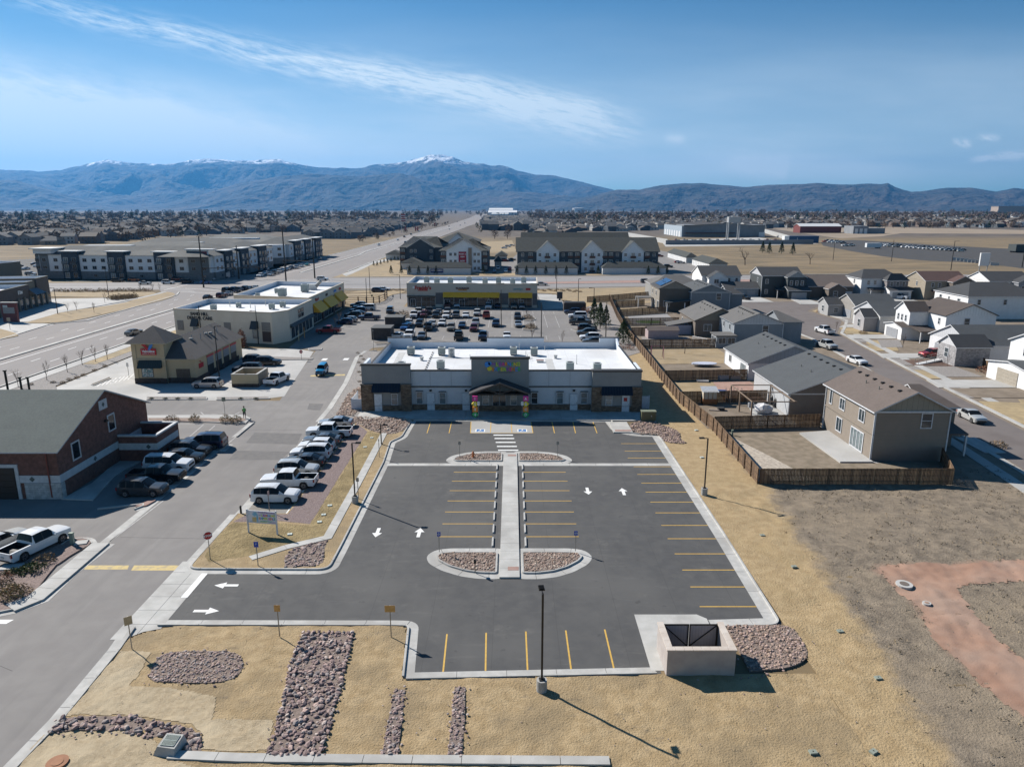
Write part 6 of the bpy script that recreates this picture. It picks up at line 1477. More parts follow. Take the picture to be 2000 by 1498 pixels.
house('house','small grey single-storey house with gabled front room beside the bend',[dict(x0=92.0,x1=103,y0=189.5,y1=200.5,e=3.9,rise=2.4,axis='x',wall=siding('stone_grey',(.30,.28,.255)),roof=RF['slate_blue']),dict(x0=87.8,x1=91.9,y0=196.5,y1=203,e=3.2,rise=1.6,axis='x',wall=siding('grey2',(.36,.36,.36)),roof=RF['charcoal'],hip2=0)],wins=[(87.78,199.8,1.0,1.3,1.7,'W'),(90.0,196.48,1.0,1.3,1.4,'S')],garages=[(91.98,194,0,4.6,2.3,'W',G1)])
house('house','light grey single-storey house with stone front gable, second along the east kerb',[dict(x0=88.5,x1=103,y0=169.5,y1=183,e=4.0,rise=2.6,axis='x',wall=siding('pale2',(.58,.58,.57)),gable=BGL,roof=RF['slate_blue']),dict(x0=85.2,x1=91,y0=170.5,y1=175.5,e=3.7,rise=1.6,axis='x',wall=siding('stone3',(.36,.35,.36)),roof=RF['charcoal'],hip2=0)],wins=[(85.18,172.9,1.0,1.3,1.9,'W')],garages=[(88.48,179.0,0,4.6,2.4,'W',G1)])
house('house','white two-storey house with brown-grey roof and grey garage door',[dict(x0=94.6,x1=105.5,y0=153.6,y1=166.5,e=6.5,rise=2.3,axis='y',wall=WS,gable=battens('white',(.74,.74,.74)),roof=RF['dark_brown'],edge=RF['dark_brown']),dict(x0=90.3,x1=94.6,y0=160.2,y1=166.2,e=6.4,rise=1.9,axis='x',wall=WS,roof=RF['dark_brown'],edge=TRIMW,zb=2.8),dict(x0=88.2,x1=94.5,y0=158.9,y1=166.3,e=2.9,rise=.7,axis='x',wall=WS,roof=RF['dark_brown'],edge=TRIMW)],
 wins=[(90.28,164.9,4.0,.8,1.5,'W'),(90.28,163.3,4.0,.8,1.5,'W'),(90.28,161.7,4.0,.8,1.5,'W'),(94.58,156.0,4.2,.8,1.5,'W'),(99.2,153.58,4.0,1.3,1.9,'S')],garages=[(88.18,163.0,0,5.0,2.3,'W',G1)],porch=[(90.2,94.5,154.8,158.8,2.7,RF['dark_brown'])],doors=[(94.57,156.8,.1,1.0,2.1,'W')])
house('house','pale grey single-storey house with stone front gable behind the red pickup',[dict(x0=86.8,x1=103,y0=132,y1=145.5,e=3.9,rise=2.8,axis='x',wall=siding('light3',(.64,.64,.65)),gable=BGL,roof=RF['slate_blue']),dict(x0=83.6,x1=90,y0=131.2,y1=137.0,e=3.8,rise=1.8,axis='x',wall=mat('front_stone',(.3,.3,.31),rough=.9,extra=brick_extra((.40,.39,.39),(.28,.27,.28),(.2,.2,.2),.4,.2)),gable=battens('white3',(.55,.55,.56)),roof=RF['charcoal'],hip2=0)],wins=[(83.58,134.1,1.3,1.3,1.9,'W')],garages=[(86.78,141,0,4.9,2.5,'W',G1)])
house('house','white two-storey house with tan garage door at the right edge',[dict(x0=88.4,x1=104,y0=112.5,y1=124.0,e=6.6,rise=2.4,axis='x',wall=WS,roof=RF['slate_blue']),dict(x0=84.0,x1=88.4,y0=112.0,y1=122.5,e=3.1,rise=.8,axis='x',wall=WS,roof=RF['slate_blue'])],wins=[(88.38,120,4.3,1.0,1.5,'W')],garages=[(83.98,117.3,0,5.2,2.5,'W',G3)])
def exs(T):
 for k in range(8):
  a,b=k%4,k//4; x0,y0=132+a*2.2,201.5+b*2.4; z=lambda y: 5.9+(y-200.2)*3.0/8+.25
  part('solar_panel',MB().faces([(x0,y0,z(y0)),(x0+2.0,y0,z(y0)),(x0+2.0,y0+2.2,z(y0+2.2)),(x0,y0+2.2,z(y0+2.2))],[(0,1,2,3)],SOL),T)
house('house','white two-storey house with solar panels on its charcoal roof, right edge',[dict(x0=122.5,x1=142,y0=190.5,y1=206,e=6.2,rise=3.0,axis='x',wall=WS,roof=RF['charcoal'],hip=5.0,hip2=5)],wins=[(122.48,203,3.9,1.2,1.5,'W'),(122.48,199,3.9,.8,1.4,'W'),(122.48,194.5,3.8,1.3,1.4,'W'),(122.48,202.5,.8,1.6,1.6,'W',2,1),(122.48,196,.3,3.0,2.4,'W',4,1),(125.5,190.48,3.9,1.0,1.5,'S'),(132.5,190.48,3.9,1.0,1.5,'S')],extra=exs)
# row of two-storeys along the top right
def backrow(x0,y0,label,w1,w2,rf,gar,sh=0,tall=0):
 house('house',label,[dict(x0=x0,x1=x0+13.5,y0=y0,y1=y0+12,e=6.3+tall,rise=2.5,axis='x',wall=w1,roof=rf,hip=3.5 if sh==0 else 0),dict(x0=x0+7.0,x1=x0+14.0,y0=y0-3.2,y1=y0,e=6.2+tall,rise=1.8,axis='y' if sh else 'x',wall=w2,roof=rf,hip=0 if sh else 2.0,zb=2.9),dict(x0=x0+7.0,x1=x0+14.2,y0=y0-5.5,y1=y0-.1,e=2.9,rise=.9,axis='x',wall=w1,roof=rf)],
  wins=[(x0+8.5,y0-3.22,4.0,1.1,1.5,'S'),(x0+10.5,y0-3.22,4.0,1.1,1.5,'S'),(x0+12.5,y0-3.22,4.0,1.1,1.5,'S'),(x0+2.4,y0-.02,4.2,1.0,1.5,'S'),(x0+4.6,y0-.02,4.2,1.0,1.5,'S'),(x0-.02,y0+5,4.3,.9,1.5,'W')],garages=[(x0+10.6,y0-5.52,0,5.2,2.3,'S',gar)],porch=[(x0+2.0,x0+6.8,y0-3.0,y0-.05,2.9,rf)])
backrow(117.5,240,'grey and white two-storey house with slate hip roof, left of the row by the field',WS,siding('mauve',(.24,.22,.22)),RF['charcoal'],G1)
backrow(134.5,232,'brown two-storey house with red-brown roof in the row by the field',siding('tan4',(.33,.285,.22)),BRS2,RF['red_brown'],G3,1)
backrow(152,227,'white and black two-storey house right of the brown one in the row by the field',WS,siding('grey5',(.25,.26,.28)),RF['charcoal'],G1,1,.4)
backrow(169.5,222,'cream two-storey house at the right end of the row by the field',CRS,siding('mauve2',(.24,.22,.20)),RF['brown'],G3)

# ---------------------------------------------------------------- the estate street, drives and front yards
road('estate_street',fillet([(56.6,60),(68.0,60),(68.6,90),(71.8,122),(75.5,152),(77.8,168),(83,178),(88,188),(86,206),(92,214),(140,214),(140,226),(90,228),(72,226),(66,214),(68,190),(69.5,160),(66.5,128),(60,90)],1.5),mat('estate_asphalt',(.135,.115,.107),(.16,.136,.126),scale=.4,rough=.9,c3=(.16,.14,.132),s3=.1),0.112)
GZ=[0]
def gsheet(n,P,m,z=.13):
 GZ[0]+=1; z+=(GZ[0]%11)*.003; mb=MB(); mb.prism(P,0.0,z,m); return struct(n,mb)
gsheet('estate_ground',[(28.5,72.52),(190,72.52),(240,262),(62,262),(34.0,250),(28.5,128)],DIRT,.10)
EAST=[(68.6,60),(69.4,90),(72.6,122),(76.2,152),(78.6,168),(84,178),(89,188),(88,201)]
WEST=[(56.2,60),(59.6,90),(66.1,128),(69.1,160),(67.6,190),(65.6,214),(71,227)]
kerb('estate_kerb',offset(EAST,-.3),0.7,0.2,CURBC,8,.1); kerb('estate_kerb',offset(WEST,.3),0.7,0.2,CURBC,8,.1)
def walk(name,pts,w,z=.16,seg=2.6):
 R=bpy.data.objects.new(name,None); COL.objects.link(R); R['kind']='structure'
 sweep('concrete_slab',pts,[(-w/2,.02),(-w/2,z),(w/2,z),(w/2,.02)],CONC2,R,seg=seg,gap=.04)
walk('estate_pavement',offset(EAST,-3.4),1.5); walk('estate_pavement',offset(WEST[:2],2.9),1.5)
for P in ([(74,138.5),(86.8,138.6),(86.8,143.5),(75,143.2)],[(78,160.4),(88.2,160.5),(88.2,165.5),(79,165.5)],[(82,176.5),(88.5,176.6),(88.5,181.3),(86,181.4)],[(88.6,191.6),(92,191.7),(92,196.3),(88.8,196.3)],[(71,114.6),(84,114.6),(84,120),(72,120)],[(90,221),(97.6,221),(97.3,234),(91.8,234)],[(72,226),(83.5,226),(83.5,241),(73,241)],[(57.6,82),(60.2,82),(60.2,88),(57.6,88)],[(124,226),(131,226),(131,236),(124,236)],[(141,220),(148,220),(148,228),(141,228)],[(159,214),(166,214),(166,222),(159,222)]): gsheet('driveway',P,CONC2,.17)
for P,m in (([(76.6,146),(81,146),(86,158),(79.5,158.3)],DRYGRASS),([(73.2,122.5),(83.5,122.5),(83.5,131.0),(74.6,131.2)],GREYGRAVEL),([(75.5,132.0),(83.5,131.1),(83.5,137),(76.4,137)],mat('brown_mulch',(.10,.06,.045),(.14,.085,.065),scale=3,rough=1)),([(79.5,166.6),(88,166.6),(88.4,169.4),(85.1,170.4),(85.1,175.8),(82,175.8)],DRYGRASS),([(72.8,108),(84,108),(84,114.2),(72.5,114.2)],DIRT),([(86.6,183),(92,183),(92,191.3),(88.8,191.3)],GREYGRAVEL),([(88.5,197),(92,204),(91,210),(87.6,206)],DRYGRASS),([(79.4,150),(84,150),(88,159),(83,159)],GREYGRAVEL),([(70.3,94),(74,94),(78,105),(72.2,106)],DRYGRASS),([(72,92),(100,92),(100,107.6),(79,107)],DRYGRASS)): gsheet('front_yard',P,m,.15)
for k,(a,b) in enumerate(((92,104),(108,116),(121,128),(132,138),(146,152),(156,160),(168,172))):
 ea=[p for p in EAST]; 
 def ex_(y):
  for i in range(len(EAST)-1):
   if EAST[i][1]<=y<=EAST[i+1][1]: t=(y-EAST[i][1])/(EAST[i+1][1]-EAST[i][1]); return EAST[i][0]+t*(EAST[i+1][0]-EAST[i][0])
  return EAST[-1][0]
 gsheet('verge_strip',[(ex_(a)+.8,a),(ex_(a)+2.6,a),(ex_(b)+2.6,b),(ex_(b)+.8,b)],DRYGRASS if k%2==0 else GREYGRAVEL,.155)
# back yards
for P,m in (([(27.3,74.5),(33,74.5),(28,90.5),(27.2,90.8)],mat('pale_pebbles',(.50,.44,.36),(.34,.29,.24),scale=3.2,rough=.95,bump=.9,bscale=6,bdist=.06)),([(33.2,73.0),(47,72.6),(47,78.6),(38.3,78.4),(37.9,89.7),(28.3,90.6)],DRYGRASS if False else mat('trampled_lawn',(.18,.145,.10),(.25,.20,.145),scale=.9,rough=.95,bump=.5,bscale=7,bdist=.05)),([(26.9,72.6),(33,72.6),(33,74.6),(26.9,74.6)],mat('pale_pebbles',(.5,.44,.36))),
   ([(26.5,92),(39.4,92.5),(39.4,104),(26.0,104)],DIRT),([(33.5,93.5),(39.4,93.5),(39.4,104.6),(36.0,104.6)],CONC2),([(26.5,106),(33.0,106),(34.5,118.5),(27,118.5)],PALELAWN),([(33.2,106),(41,106),(41,119),(34.6,119)],mat('red_pavers',(.33,.20,.16),(.38,.25,.2),scale=1,rough=.95)),([(27.2,133),(43.8,134),(43.8,149),(30,149),(28.2,142)],PALELAWN),([(29,152),(40,152),(41,163),(30,163)],GREYGRAVEL),([(31,181),(43,181),(44,201),(32,195)],mat('grey_path_gravel',(.26,.25,.25),(.3,.29,.28),scale=2)),([(31,205),(42,205),(42,212),(32,212)],PALELAWN),([(31.5,220),(45,224),(45,230),(33,228)],PALELAWN)): gsheet('back_yard',P,m,.13)
mb=MB(); x,y=gp(1271,631); mb.prism(ell(36.0,185.5,3.4,2.6,0,2*pi,20)[:-1],.13,.16,mat('green_turf',(.07,.15,.03),(.09,.19,.04),scale=3,rough=.9)); struct('green_lawn',mb)
# wooden fences with real pickets
WOOD=[mat('picket_'+n,c,tuple(v*.7 for v in c),scale=1.3,rough=.9,stretch=(3,3,.5)) for n,c in (('brown',(.19,.118,.068)),('umber',(.125,.078,.046)),('tan',(.27,.175,.10)))]
def picket_mesh(n,w,h,m,rnd,z0=.04): pass
def fence(label,pts,h=1.85,w=.14,rails=True,z0=.1,pitch=.155,cat='fence',posts=2.44):
 T=thing('wood_fence',label,cat,(pts[0][0],pts[0][1],0)); rnd=random.Random(int(pts[0][0]*100)); mb=MB()
 rl=MB()
 for a,b in zip(pts[:-1],pts[1:]):
  L=hypot(b[0]-a[0],b[1]-a[1]); an=atan2(b[1]-a[1],b[0]-a[0]); n=int(L/pitch)
  for k in range(n):
   t=(k+.5)/n; m=rnd.choices(WOOD,[4,3,2])[0]
   mb.obox(a[0]+(b[0]-a[0])*t,a[1]+(b[1]-a[1])*t,an,w,.02,z0-.05+rnd.uniform(0,.04),z0+h+rnd.uniform(-.015,.015),m)
  nx,ny=-sin(an)*.04,cos(an)*.04
  for z in (.35,1.0,h-.2): rl.obox((a[0]+b[0])/2+nx,(a[1]+b[1])/2+ny,an,L,.045,z0+z,z0+z+.09,WOOD[1])
  for k in range(int(L/posts)+1):
   t=min(1,k*posts/L); q=MB(); q.obox(a[0]+(b[0]-a[0])*t+nx*2.3,a[1]+(b[1]-a[1])*t+ny*2.3,an,.1,.1,0,z0+h-.05,WOOD[1]); part('post',q,T)
 o=part('pickets',mb,T); o['kind']='stuff'; part('rails',rl,T)
LONG=[(26.6,72.0),(27.0,91.0),(25.7,105),(26.0,121.5),(26.4,132),(27.2,166),(28.9,194.5),(30.8,218),(32.1,234)]
fence('long wood fence running from the near corner away past all the back yards',LONG)
fence('wood fence facing the camera in front of the tan two-storey house',[(26.75,71.9),(47.6,71.9)])
fence('short wood fence beside the dark wall of the tan two-storey house',[(47.6,72.1),(50.5,79.0)])
fence('wood fence between the pebble yard and the cluttered yard',[(27.3,91.6),(42.1,92.8)],w=.15,pitch=.17)
fence('wood fence between the cluttered yard and the paver yard',[(26.0,105),(39.4,106.0)],w=.15,pitch=.17)
fence('wood fence behind the trampoline, below the white single-storey house',[(26.4,119.6),(41,120.6)],w=.18,pitch=.2)
fence('wood fence between the swing yard and the dry lawn with the bare tree',[(27.0,149.4),(43.7,150.2)],w=.2,pitch=.24)
fence('wood fence along the gravel yard with the shed',[(28.2,165.4),(37,166)],w=.2,pitch=.24)
fence('wood fence below the green turf circle',[(28.4,180),(43,181.4)],w=.2,pitch=.26)
fence('wood fence above the green turf circle',[(30,196.5),(44,202.3)],w=.2,pitch=.26)
fence('wood fence behind the porch house, second from the far end',[(31.4,214),(41,219)],w=.2,pitch=.26)
fence('wood fence at the far end by the mall lawn',[(24,226),(33,231),(46,240)],w=.2,pitch=.26)
fence('wood fence at the right edge between white houses',[(105.6,168),(124,169)],w=.2,pitch=.24)
fence('short wood fence at the right edge beside the tan garage',[(87,125),(88.4,130.5)],w=.2,pitch=.24)
# ================================================================ vehicles
TYRE=mat('tyre_rubber',(.016,.016,.017),rough=.8); RIM=flat('alloy_rim',(.28,.28,.29),.35,.8); CGLASS=mat('car_glass',(.008,.010,.013),rough=.15,spec=.2)
TRIMB=flat('black_trim',(.02,.02,.021),.6); LAMPW=flat('headlight_lens',(.62,.64,.66),.15); LAMPR=flat('tail_light_lens',(.30,.012,.012),.2); PLATE=flat('number_plate',(.5,.52,.5),.5)
def interp(keys,x):
 if x>=keys[0][0]: return keys[0][1]
 for (a,u),(b,v) in zip(keys[:-1],keys[1:]):
  if b<=x<=a: return u+(v-u)*((a-x)/((a-b) or 1))
 return keys[-1][1]
KINDS={
 # belt, top, half width as (x, value) from the nose backwards; glass = side-window spans; fw = windscreen, rw = rear glass spans
 'suv': dict(L=4.8,belt=[(2.4,.72),(2.32,.86),(2.1,.95),(1.0,1.04),(-2.2,1.10),(-2.4,.95)],top=[(2.4,.74),(2.3,.89),(2.1,.98),(1.10,1.08),(.30,1.62),(.0,1.69),(-.6,1.72),(-1.5,1.69),(-1.9,1.63),(-2.30,1.16),(-2.4,.98)],hw=[(2.4,.62),(2.33,.80),(2.15,.91),(1.8,.955),(-1.9,.955),(-2.2,.91),(-2.36,.83),(-2.4,.74)],wheels=(1.45,-1.42),r=.37,glass=[(.62,-.38),(-.46,-1.22),(-1.32,-1.95)],fw=(1.10,.30),rw=(-1.9,-2.30),rails=1),
 'big_suv': dict(L=5.2,belt=[(2.6,.85),(2.52,1.05),(1.2,1.14),(-2.5,1.18),(-2.6,.9)],top=[(2.6,.87),(2.5,1.08),(1.25,1.18),(.6,1.80),(-.2,1.88),(-2.25,1.85),(-2.5,1.25),(-2.6,1.0)],hw=[(2.6,.82),(2.45,.97),(2.0,1.0),(-2.3,1.0),(-2.6,.92)],wheels=(1.6,-1.55),r=.40,glass=[(.85,-.18),(-.27,-1.15),(-1.27,-2.2)],fw=(1.25,.6),rw=(-2.25,-2.5),rails=1),
 'sedan': dict(L=4.7,belt=[(2.35,.62),(2.2,.80),(.95,.93),(-1.9,.98),(-2.35,.85)],top=[(2.35,.64),(2.2,.82),(.95,.97),(.15,1.38),(-.5,1.44),(-1.0,1.38),(-1.85,1.04),(-2.25,1.0),(-2.35,.88)],hw=[(2.35,.66),(2.15,.84),(1.8,.90),(-1.9,.90),(-2.35,.76)],wheels=(1.42,-1.38),r=.33,glass=[(.5,-.38),(-.45,-1.25)],fw=(.95,.15),rw=(-1.0,-1.85)),
 'hatch': dict(L=4.3,belt=[(2.15,.70),(2.05,.86),(.95,1.0),(-2.0,1.05),(-2.15,.85)],top=[(2.15,.72),(2.05,.88),(.98,1.03),(.25,1.50),(-.4,1.55),(-1.55,1.50),(-2.02,1.08),(-2.15,.88)],hw=[(2.15,.66),(2.0,.84),(1.7,.89),(-1.8,.89),(-2.15,.78)],wheels=(1.3,-1.25),r=.33,glass=[(.6,-.35),(-.42,-1.2)],fw=(.98,.25),rw=(-1.55,-2.02)),
 'pickup': dict(L=5.8,belt=[(2.9,.90),(2.82,1.08),(1.4,1.16),(-2.9,1.12)],top=[(2.9,.92),(2.8,1.10),(1.4,1.20),(.85,1.82),(.2,1.88),(-.68,1.86),(-.88,1.30),(-.90,1.16),(-2.9,1.16)],hw=[(2.9,.84),(2.75,.97),(2.3,1.0),(-2.8,1.0),(-2.9,.97)],wheels=(1.85,-1.75),r=.42,glass=[(1.05,.18),(.10,-.66)],fw=(1.4,.85),rw=(-.68,-.88),bed=(-.95,-2.84)),
 'jeep': dict(L=4.3,belt=[(2.15,.80),(2.1,1.04),(.8,1.12),(-2.1,1.14),(-2.15,.9)],top=[(2.15,.82),(2.1,1.08),(.8,1.15),(.55,1.78),(-2.0,1.82),(-2.1,1.2),(-2.15,.95)],hw=[(2.15,.60),(1.8,.68),(.9,.80),(-2.1,.80),(-2.15,.78)],wheels=(1.4,-1.25),r=.42,glass=[(.62,-.25),(-.35,-1.1),(-1.2,-1.95)],fw=(.8,.55),rw=(-2.0,-2.1)),
 'van': dict(L=5.1,belt=[(2.55,.80),(2.45,.98),(1.5,1.10),(-2.4,1.12),(-2.55,.9)],top=[(2.55,.82),(2.45,1.0),(1.5,1.14),(.7,1.70),(-.2,1.76),(-2.2,1.70),(-2.48,1.18),(-2.55,.95)],hw=[(2.55,.72),(2.3,.93),(1.9,.99),(-2.3,.99),(-2.55,.88)],wheels=(1.6,-1.5),r=.35,glass=[(1.0,-.1),(-.2,-1.25),(-1.35,-2.15)],fw=(1.5,.7),rw=(-2.2,-2.48)),
}
def car_stations(K):
 xs=set()
 for k in ('belt','top','hw'): xs |= {q[0] for q in K[k]}
 for a,b in K['glass']: xs |= {a,b}
 for w in K['wheels']:
  R=K['r']+.07; xs |= {w+R,w+R*.72,w+R*.3,w-R*.3,w-R*.72,w-R}
 if 'bed' in K: xs |= set(K['bed'])
 return sorted(xs,reverse=True)
def car_meshes(kind,pm,cache={}):
 key=(kind,pm.name)
 if key in cache: return cache[key]
 K=KINDS[kind]; XS=car_stations(K); zb0=.24 if kind not in ('pickup','jeep') else .38
 def zb(x):
  for w in K['wheels']:
   R=K['r']+.07; d=abs(x-w)
   if d<R*.98: return K['r']+math.sqrt(max(0,R*R-d*d))*.98
  return zb0+(.12 if abs(x)>K['L']/2-.08 else 0)
 rows=[]
 for x in XS:
  hw=interp(K['hw'],x); be=interp(K['belt'],x); tp=max(interp(K['top'],x),be+.015); b=min(zb(x),be-.06)
  ht=hw-(min(.24,(tp-be)*.36) if tp-be>.2 else .07); mid=b+(be-b)*.55
  cr=.06 if tp-be<.2 else .045
  if 'bed' in K and x<=-.9: cr=0
  P=[(hw*.975,b),(hw,mid),(hw*.985,be),(ht,tp),(ht*.62,tp+cr),(0,tp+cr*1.3)]
  rows.append([(x,y,z) for y,z in P]+[(x,-y,z) for y,z in P[-2::-1]])
 N=len(rows[0]); body=MB(); ws=MB(); rw=MB(); sw=[MB(),MB()]
 inb=lambda a,b,s: b>=s[1]-1e-6 and a<=s[0]+1e-6
 for i in range(len(rows)-1):
  A,B=rows[i],rows[i+1]; xa,xb=XS[i],XS[i+1]
  bed='bed' in K and inb(xa,xb,K['bed'])
  for j in range(N-1):
   q=(A[j],A[j+1],B[j+1],B[j])
   side=j in (2,N-4); top=3<=j<=N-5
   if side and any(inb(xa,xb,g) for g in K['glass']): sw[0 if j==2 else 1].face(q,CGLASS)
   elif side and xa<=K['glass'][0][0]+1e-6 and xb>=K['glass'][-1][1]-1e-6: body.face(q,TRIMB)
   elif top and inb(xa,xb,K['fw']): ws.face(q,CGLASS)
   elif top and inb(xa,xb,K['rw']): rw.face(q,CGLASS)
   elif top and bed: continue
   else: body.face(q,pm if not (j in (0,N-2) and zb(xa)<=zb0+.01 and False) else TRIMB)
  body.face((A[0],B[0],B[-1],A[-1]),TRIMB)
 body.face(rows[0][::-1],pm); body.face(rows[-1],pm)
 if 'bed' in K:
  x0,x1=K['bed']; h=.82; z=1.165; f=.70
  bd=MB(); bd.face([(x1,-h,f),(x0,-h,f),(x0,h,f),(x1,h,f)],TRIMB)
  for a,b in (((x0,-h),(x1,-h)),((x1,h),(x0,h)),((x1,-h),(x1,h)),((x0,h),(x0,-h))): bd.face([(a[0],a[1],f),(b[0],b[1],f),(b[0],b[1],z),(a[0],a[1],z)],TRIMB)
  for s in (-1,1): body.box(x1-.03,x0+.06,s*h,s*.985,1.13,1.18,pm)
  body.box(x1-.07,x1+.0,-.94,.94,1.12,1.18,pm)
 L2=K['L']/2; be=interp(K['belt'],L2-.05)
 low=MB(); low.box(L2-.10,L2+.03,-.62,.62,be-.34,be-.10,TRIMB); low.box(L2-.12,L2+.015,-.7,.7,zb0+.06,zb0+.2,TRIMB)
 rear=MB(); rear.box(-L2-.03,-L2+.1,-.68,.68,zb0+.02,zb0+.16,TRIMB)
 whl=MB(); r=K['r']; whl.tube((0,-.12,0),(0,.12,0),r,TYRE,18); whl.tube((0,-.128,0),(0,.128,0),r*.62,RIM,10); whl.tube((0,-.134,0),(0,.134,0),r*.2,TRIMB,8)
 for k in range(5):
  t=2*pi*k/5
  for s in (-1,1): whl.face([(r*.22*cos(t) ,s*.131,r*.22*sin(t)),(r*.55*cos(t+.35),s*.131,r*.55*sin(t+.35)),(r*.55*cos(t+.85),s*.131,r*.55*sin(t+.85))],TRIMB)
 hl=MB(); hl.box(-.09,.03,-.17,.17,-.07,.07,LAMPW)
 tl=MB(); tl.box(-.03,.09,-.09,.09,-.16,.16,LAMPR)
 mi=MB(); mi.box(-.06,.06,-.1,.1,-.07,.07,pm if kind!='jeep' else TRIMB)
 pl=MB(); pl.box(-.01,.01,-.16,.16,-.08,.08,PLATE)
 rl=MB()
 if K.get('rails'):
  zt=interp(K['top'],-.8)+.07
  for s in (-1,1): rl.tube((.1,s*.62,zt),(-1.85,s*.62,zt-.04),.022,TRIMB,5)
 out=dict(body=body.mesh('body',sharp=32),windscreen=ws.mesh('windscreen'),rear_window=rw.mesh('rear_window'),side_window=[q.mesh('side_window') for q in sw],grille=low.mesh('grille'),rear_bumper=rear.mesh('rear_bumper'),wheel=whl.mesh('wheel'),headlight=hl.mesh('headlight'),tail_light=tl.mesh('tail_light'),mirror=mi.mesh('mirror'),plate=pl.mesh('number_plate'),rails=rl.mesh('roof_rails') if K.get('rails') else None,bed=bd.mesh('truck_bed') if 'bed' in K else None,K=K)
 cache[key]=out; return out
def car(kind,pm,x,y,heading,label,z=0.02,detail=2,group=None,cat=None,name=None,scale=1.0):
 """heading in degrees: 0 = nose to +X, 90 = nose away from the camera"""
 nm={'pickup': 'pickup_truck','jeep': 'off_road_car','van': 'minivan'}.get(kind,'parked_car' if name is None else name)
 T=thing(nm,label,cat or {'pickup': 'pickup truck','suv': 'suv','big_suv': 'suv','van': 'minivan','sedan': 'car','hatch': 'car','jeep': 'off-road car'}[kind],(x,y,z),radians(heading),group)
 T.scale=(scale,)*3
 M=car_meshes(kind,pm); K=M['K']; L2=K['L']/2
 put('body',M['body'],T); put('windscreen',M['windscreen'],T); put('rear_window',M['rear_window'],T)
 for q in M['side_window']: put('side_window',q,T)
 hwx=lambda v: interp(K['hw'],v)
 for wx in K['wheels']:
  for s in (-1,1): put('wheel',M['wheel'],T,(wx,s*(hwx(wx)-.10),K['r']))
 if M['bed']: put('truck_bed',M['bed'],T)
 if detail:
  put('grille',M['grille'],T); put('rear_bumper',M['rear_bumper'],T)
  for s in (-1,1):
   put('headlight',M['headlight'],T,(L2-.10,s*(hwx(L2-.1)-.17),interp(K['belt'],L2-.1)-.10),-s*.25 if False else 0)
   put('tail_light',M['tail_light'],T,(-L2+.03,s*(hwx(-L2+.1)-.08),interp(K['belt'],-L2+.1)-.16))
 if detail>1:
  for s in (-1,1): put('mirror',M['mirror'],T,(K['glass'][0][0]+.05,s*(hwx(.5)+.1),interp(K['belt'],.5)+.06))
  put('number_plate',M['plate'],T,(-L2-.04,0,.75)); 
  if M['rails']: put('roof_rails',M['rails'],T)
 return T
PC={n: paint(n,c,m) for n,c,m in (('white',(.72,.73,.74),0),('silver',(.42,.43,.44),.6),('grey',(.13,.14,.15),.5),('black',(.012,.013,.015),.3),('navy',(.015,.03,.075),.4),('blue',(.03,.11,.30),.4),('red',(.28,.018,.018),.2),('bright_blue',(.01,.24,.48),.2),('dark_red',(.12,.02,.02),.3),('beige',(.36,.32,.26),.4),('pearl',(.55,.56,.55),.3),('dark_grey',(.05,.053,.058),.4),('green',(.05,.12,.10),.3),('rust',(.30,.09,.03),.3),('teal',(.05,.24,.24),.3))}
W='the row beside the purple gravel'
# row of cars nosed to the street beside the purple gravel: (y of the bay, kind, colour, heading, label)
def cpx(px,py): return gp(px,py)
for kind,c,px,py,hd,lb in (('suv','white',546,978,0,'white SUV, nearest of '+W),
 ('pickup','white',569,950,180,'white pickup truck with grey bed cover, second nearest of '+W),
 ('suv','pearl',577,927,0,'pearl white SUV with dark sunroof, third nearest of '+W),
 ('sedan','dark_grey',588,910,180,'black saloon car between white SUVs in '+W),
 ('suv','white',601,894,180,'white SUV with dark rear window, fifth nearest of '+W),
 ('hatch','white',616,880,180,'white hatchback right before the grey saloon in '+W),
 ('sedan','grey',630,868,180,'grey saloon car, third from the far end of '+W),
 ('pickup','white',642,853,180,'long white pickup truck, second from the far end of '+W),
 ('sedan','silver',647,834,180,'silver saloon at the far end of '+W)):
 x,y=cpx(px,py); x=-24.1 if kind!='pickup' else-23.9
 car(kind,PC[c],x,y,hd,lb,z=.03)
# cars behind the brick hall
for kind,c,px,py,hd,lb in (('suv','dark_grey',281,965,0,'slate grey SUV nearest the camera beside the brick hall'),('pickup','black',308,940,0,'black pickup behind the slate grey SUV beside the brick hall'),('big_suv','white',331,918,0,'large white SUV among dark cars beside the brick hall'),
 ('hatch','black',362,902,0,'black hatchback just behind the large white SUV'),('suv','dark_grey',373,888,0,'dark grey SUV second from the far end beside the brick hall'),('big_suv','navy',401,874,180,'navy SUV with glass roof at the far end beside the brick hall')):
 x,y=cpx(px,py); car(kind,PC[c],x,y,hd,lb)
x,y=gp(66,1082); car('pickup',PC['white'],x-.2,y+.6,72,'white pickup truck with open black bed at the lower left island')
x,y=gp(0,1078); car('sedan',PC['pearl'],x-.6,y+.9,72,'white car cut by the left edge beside the pickup truck')
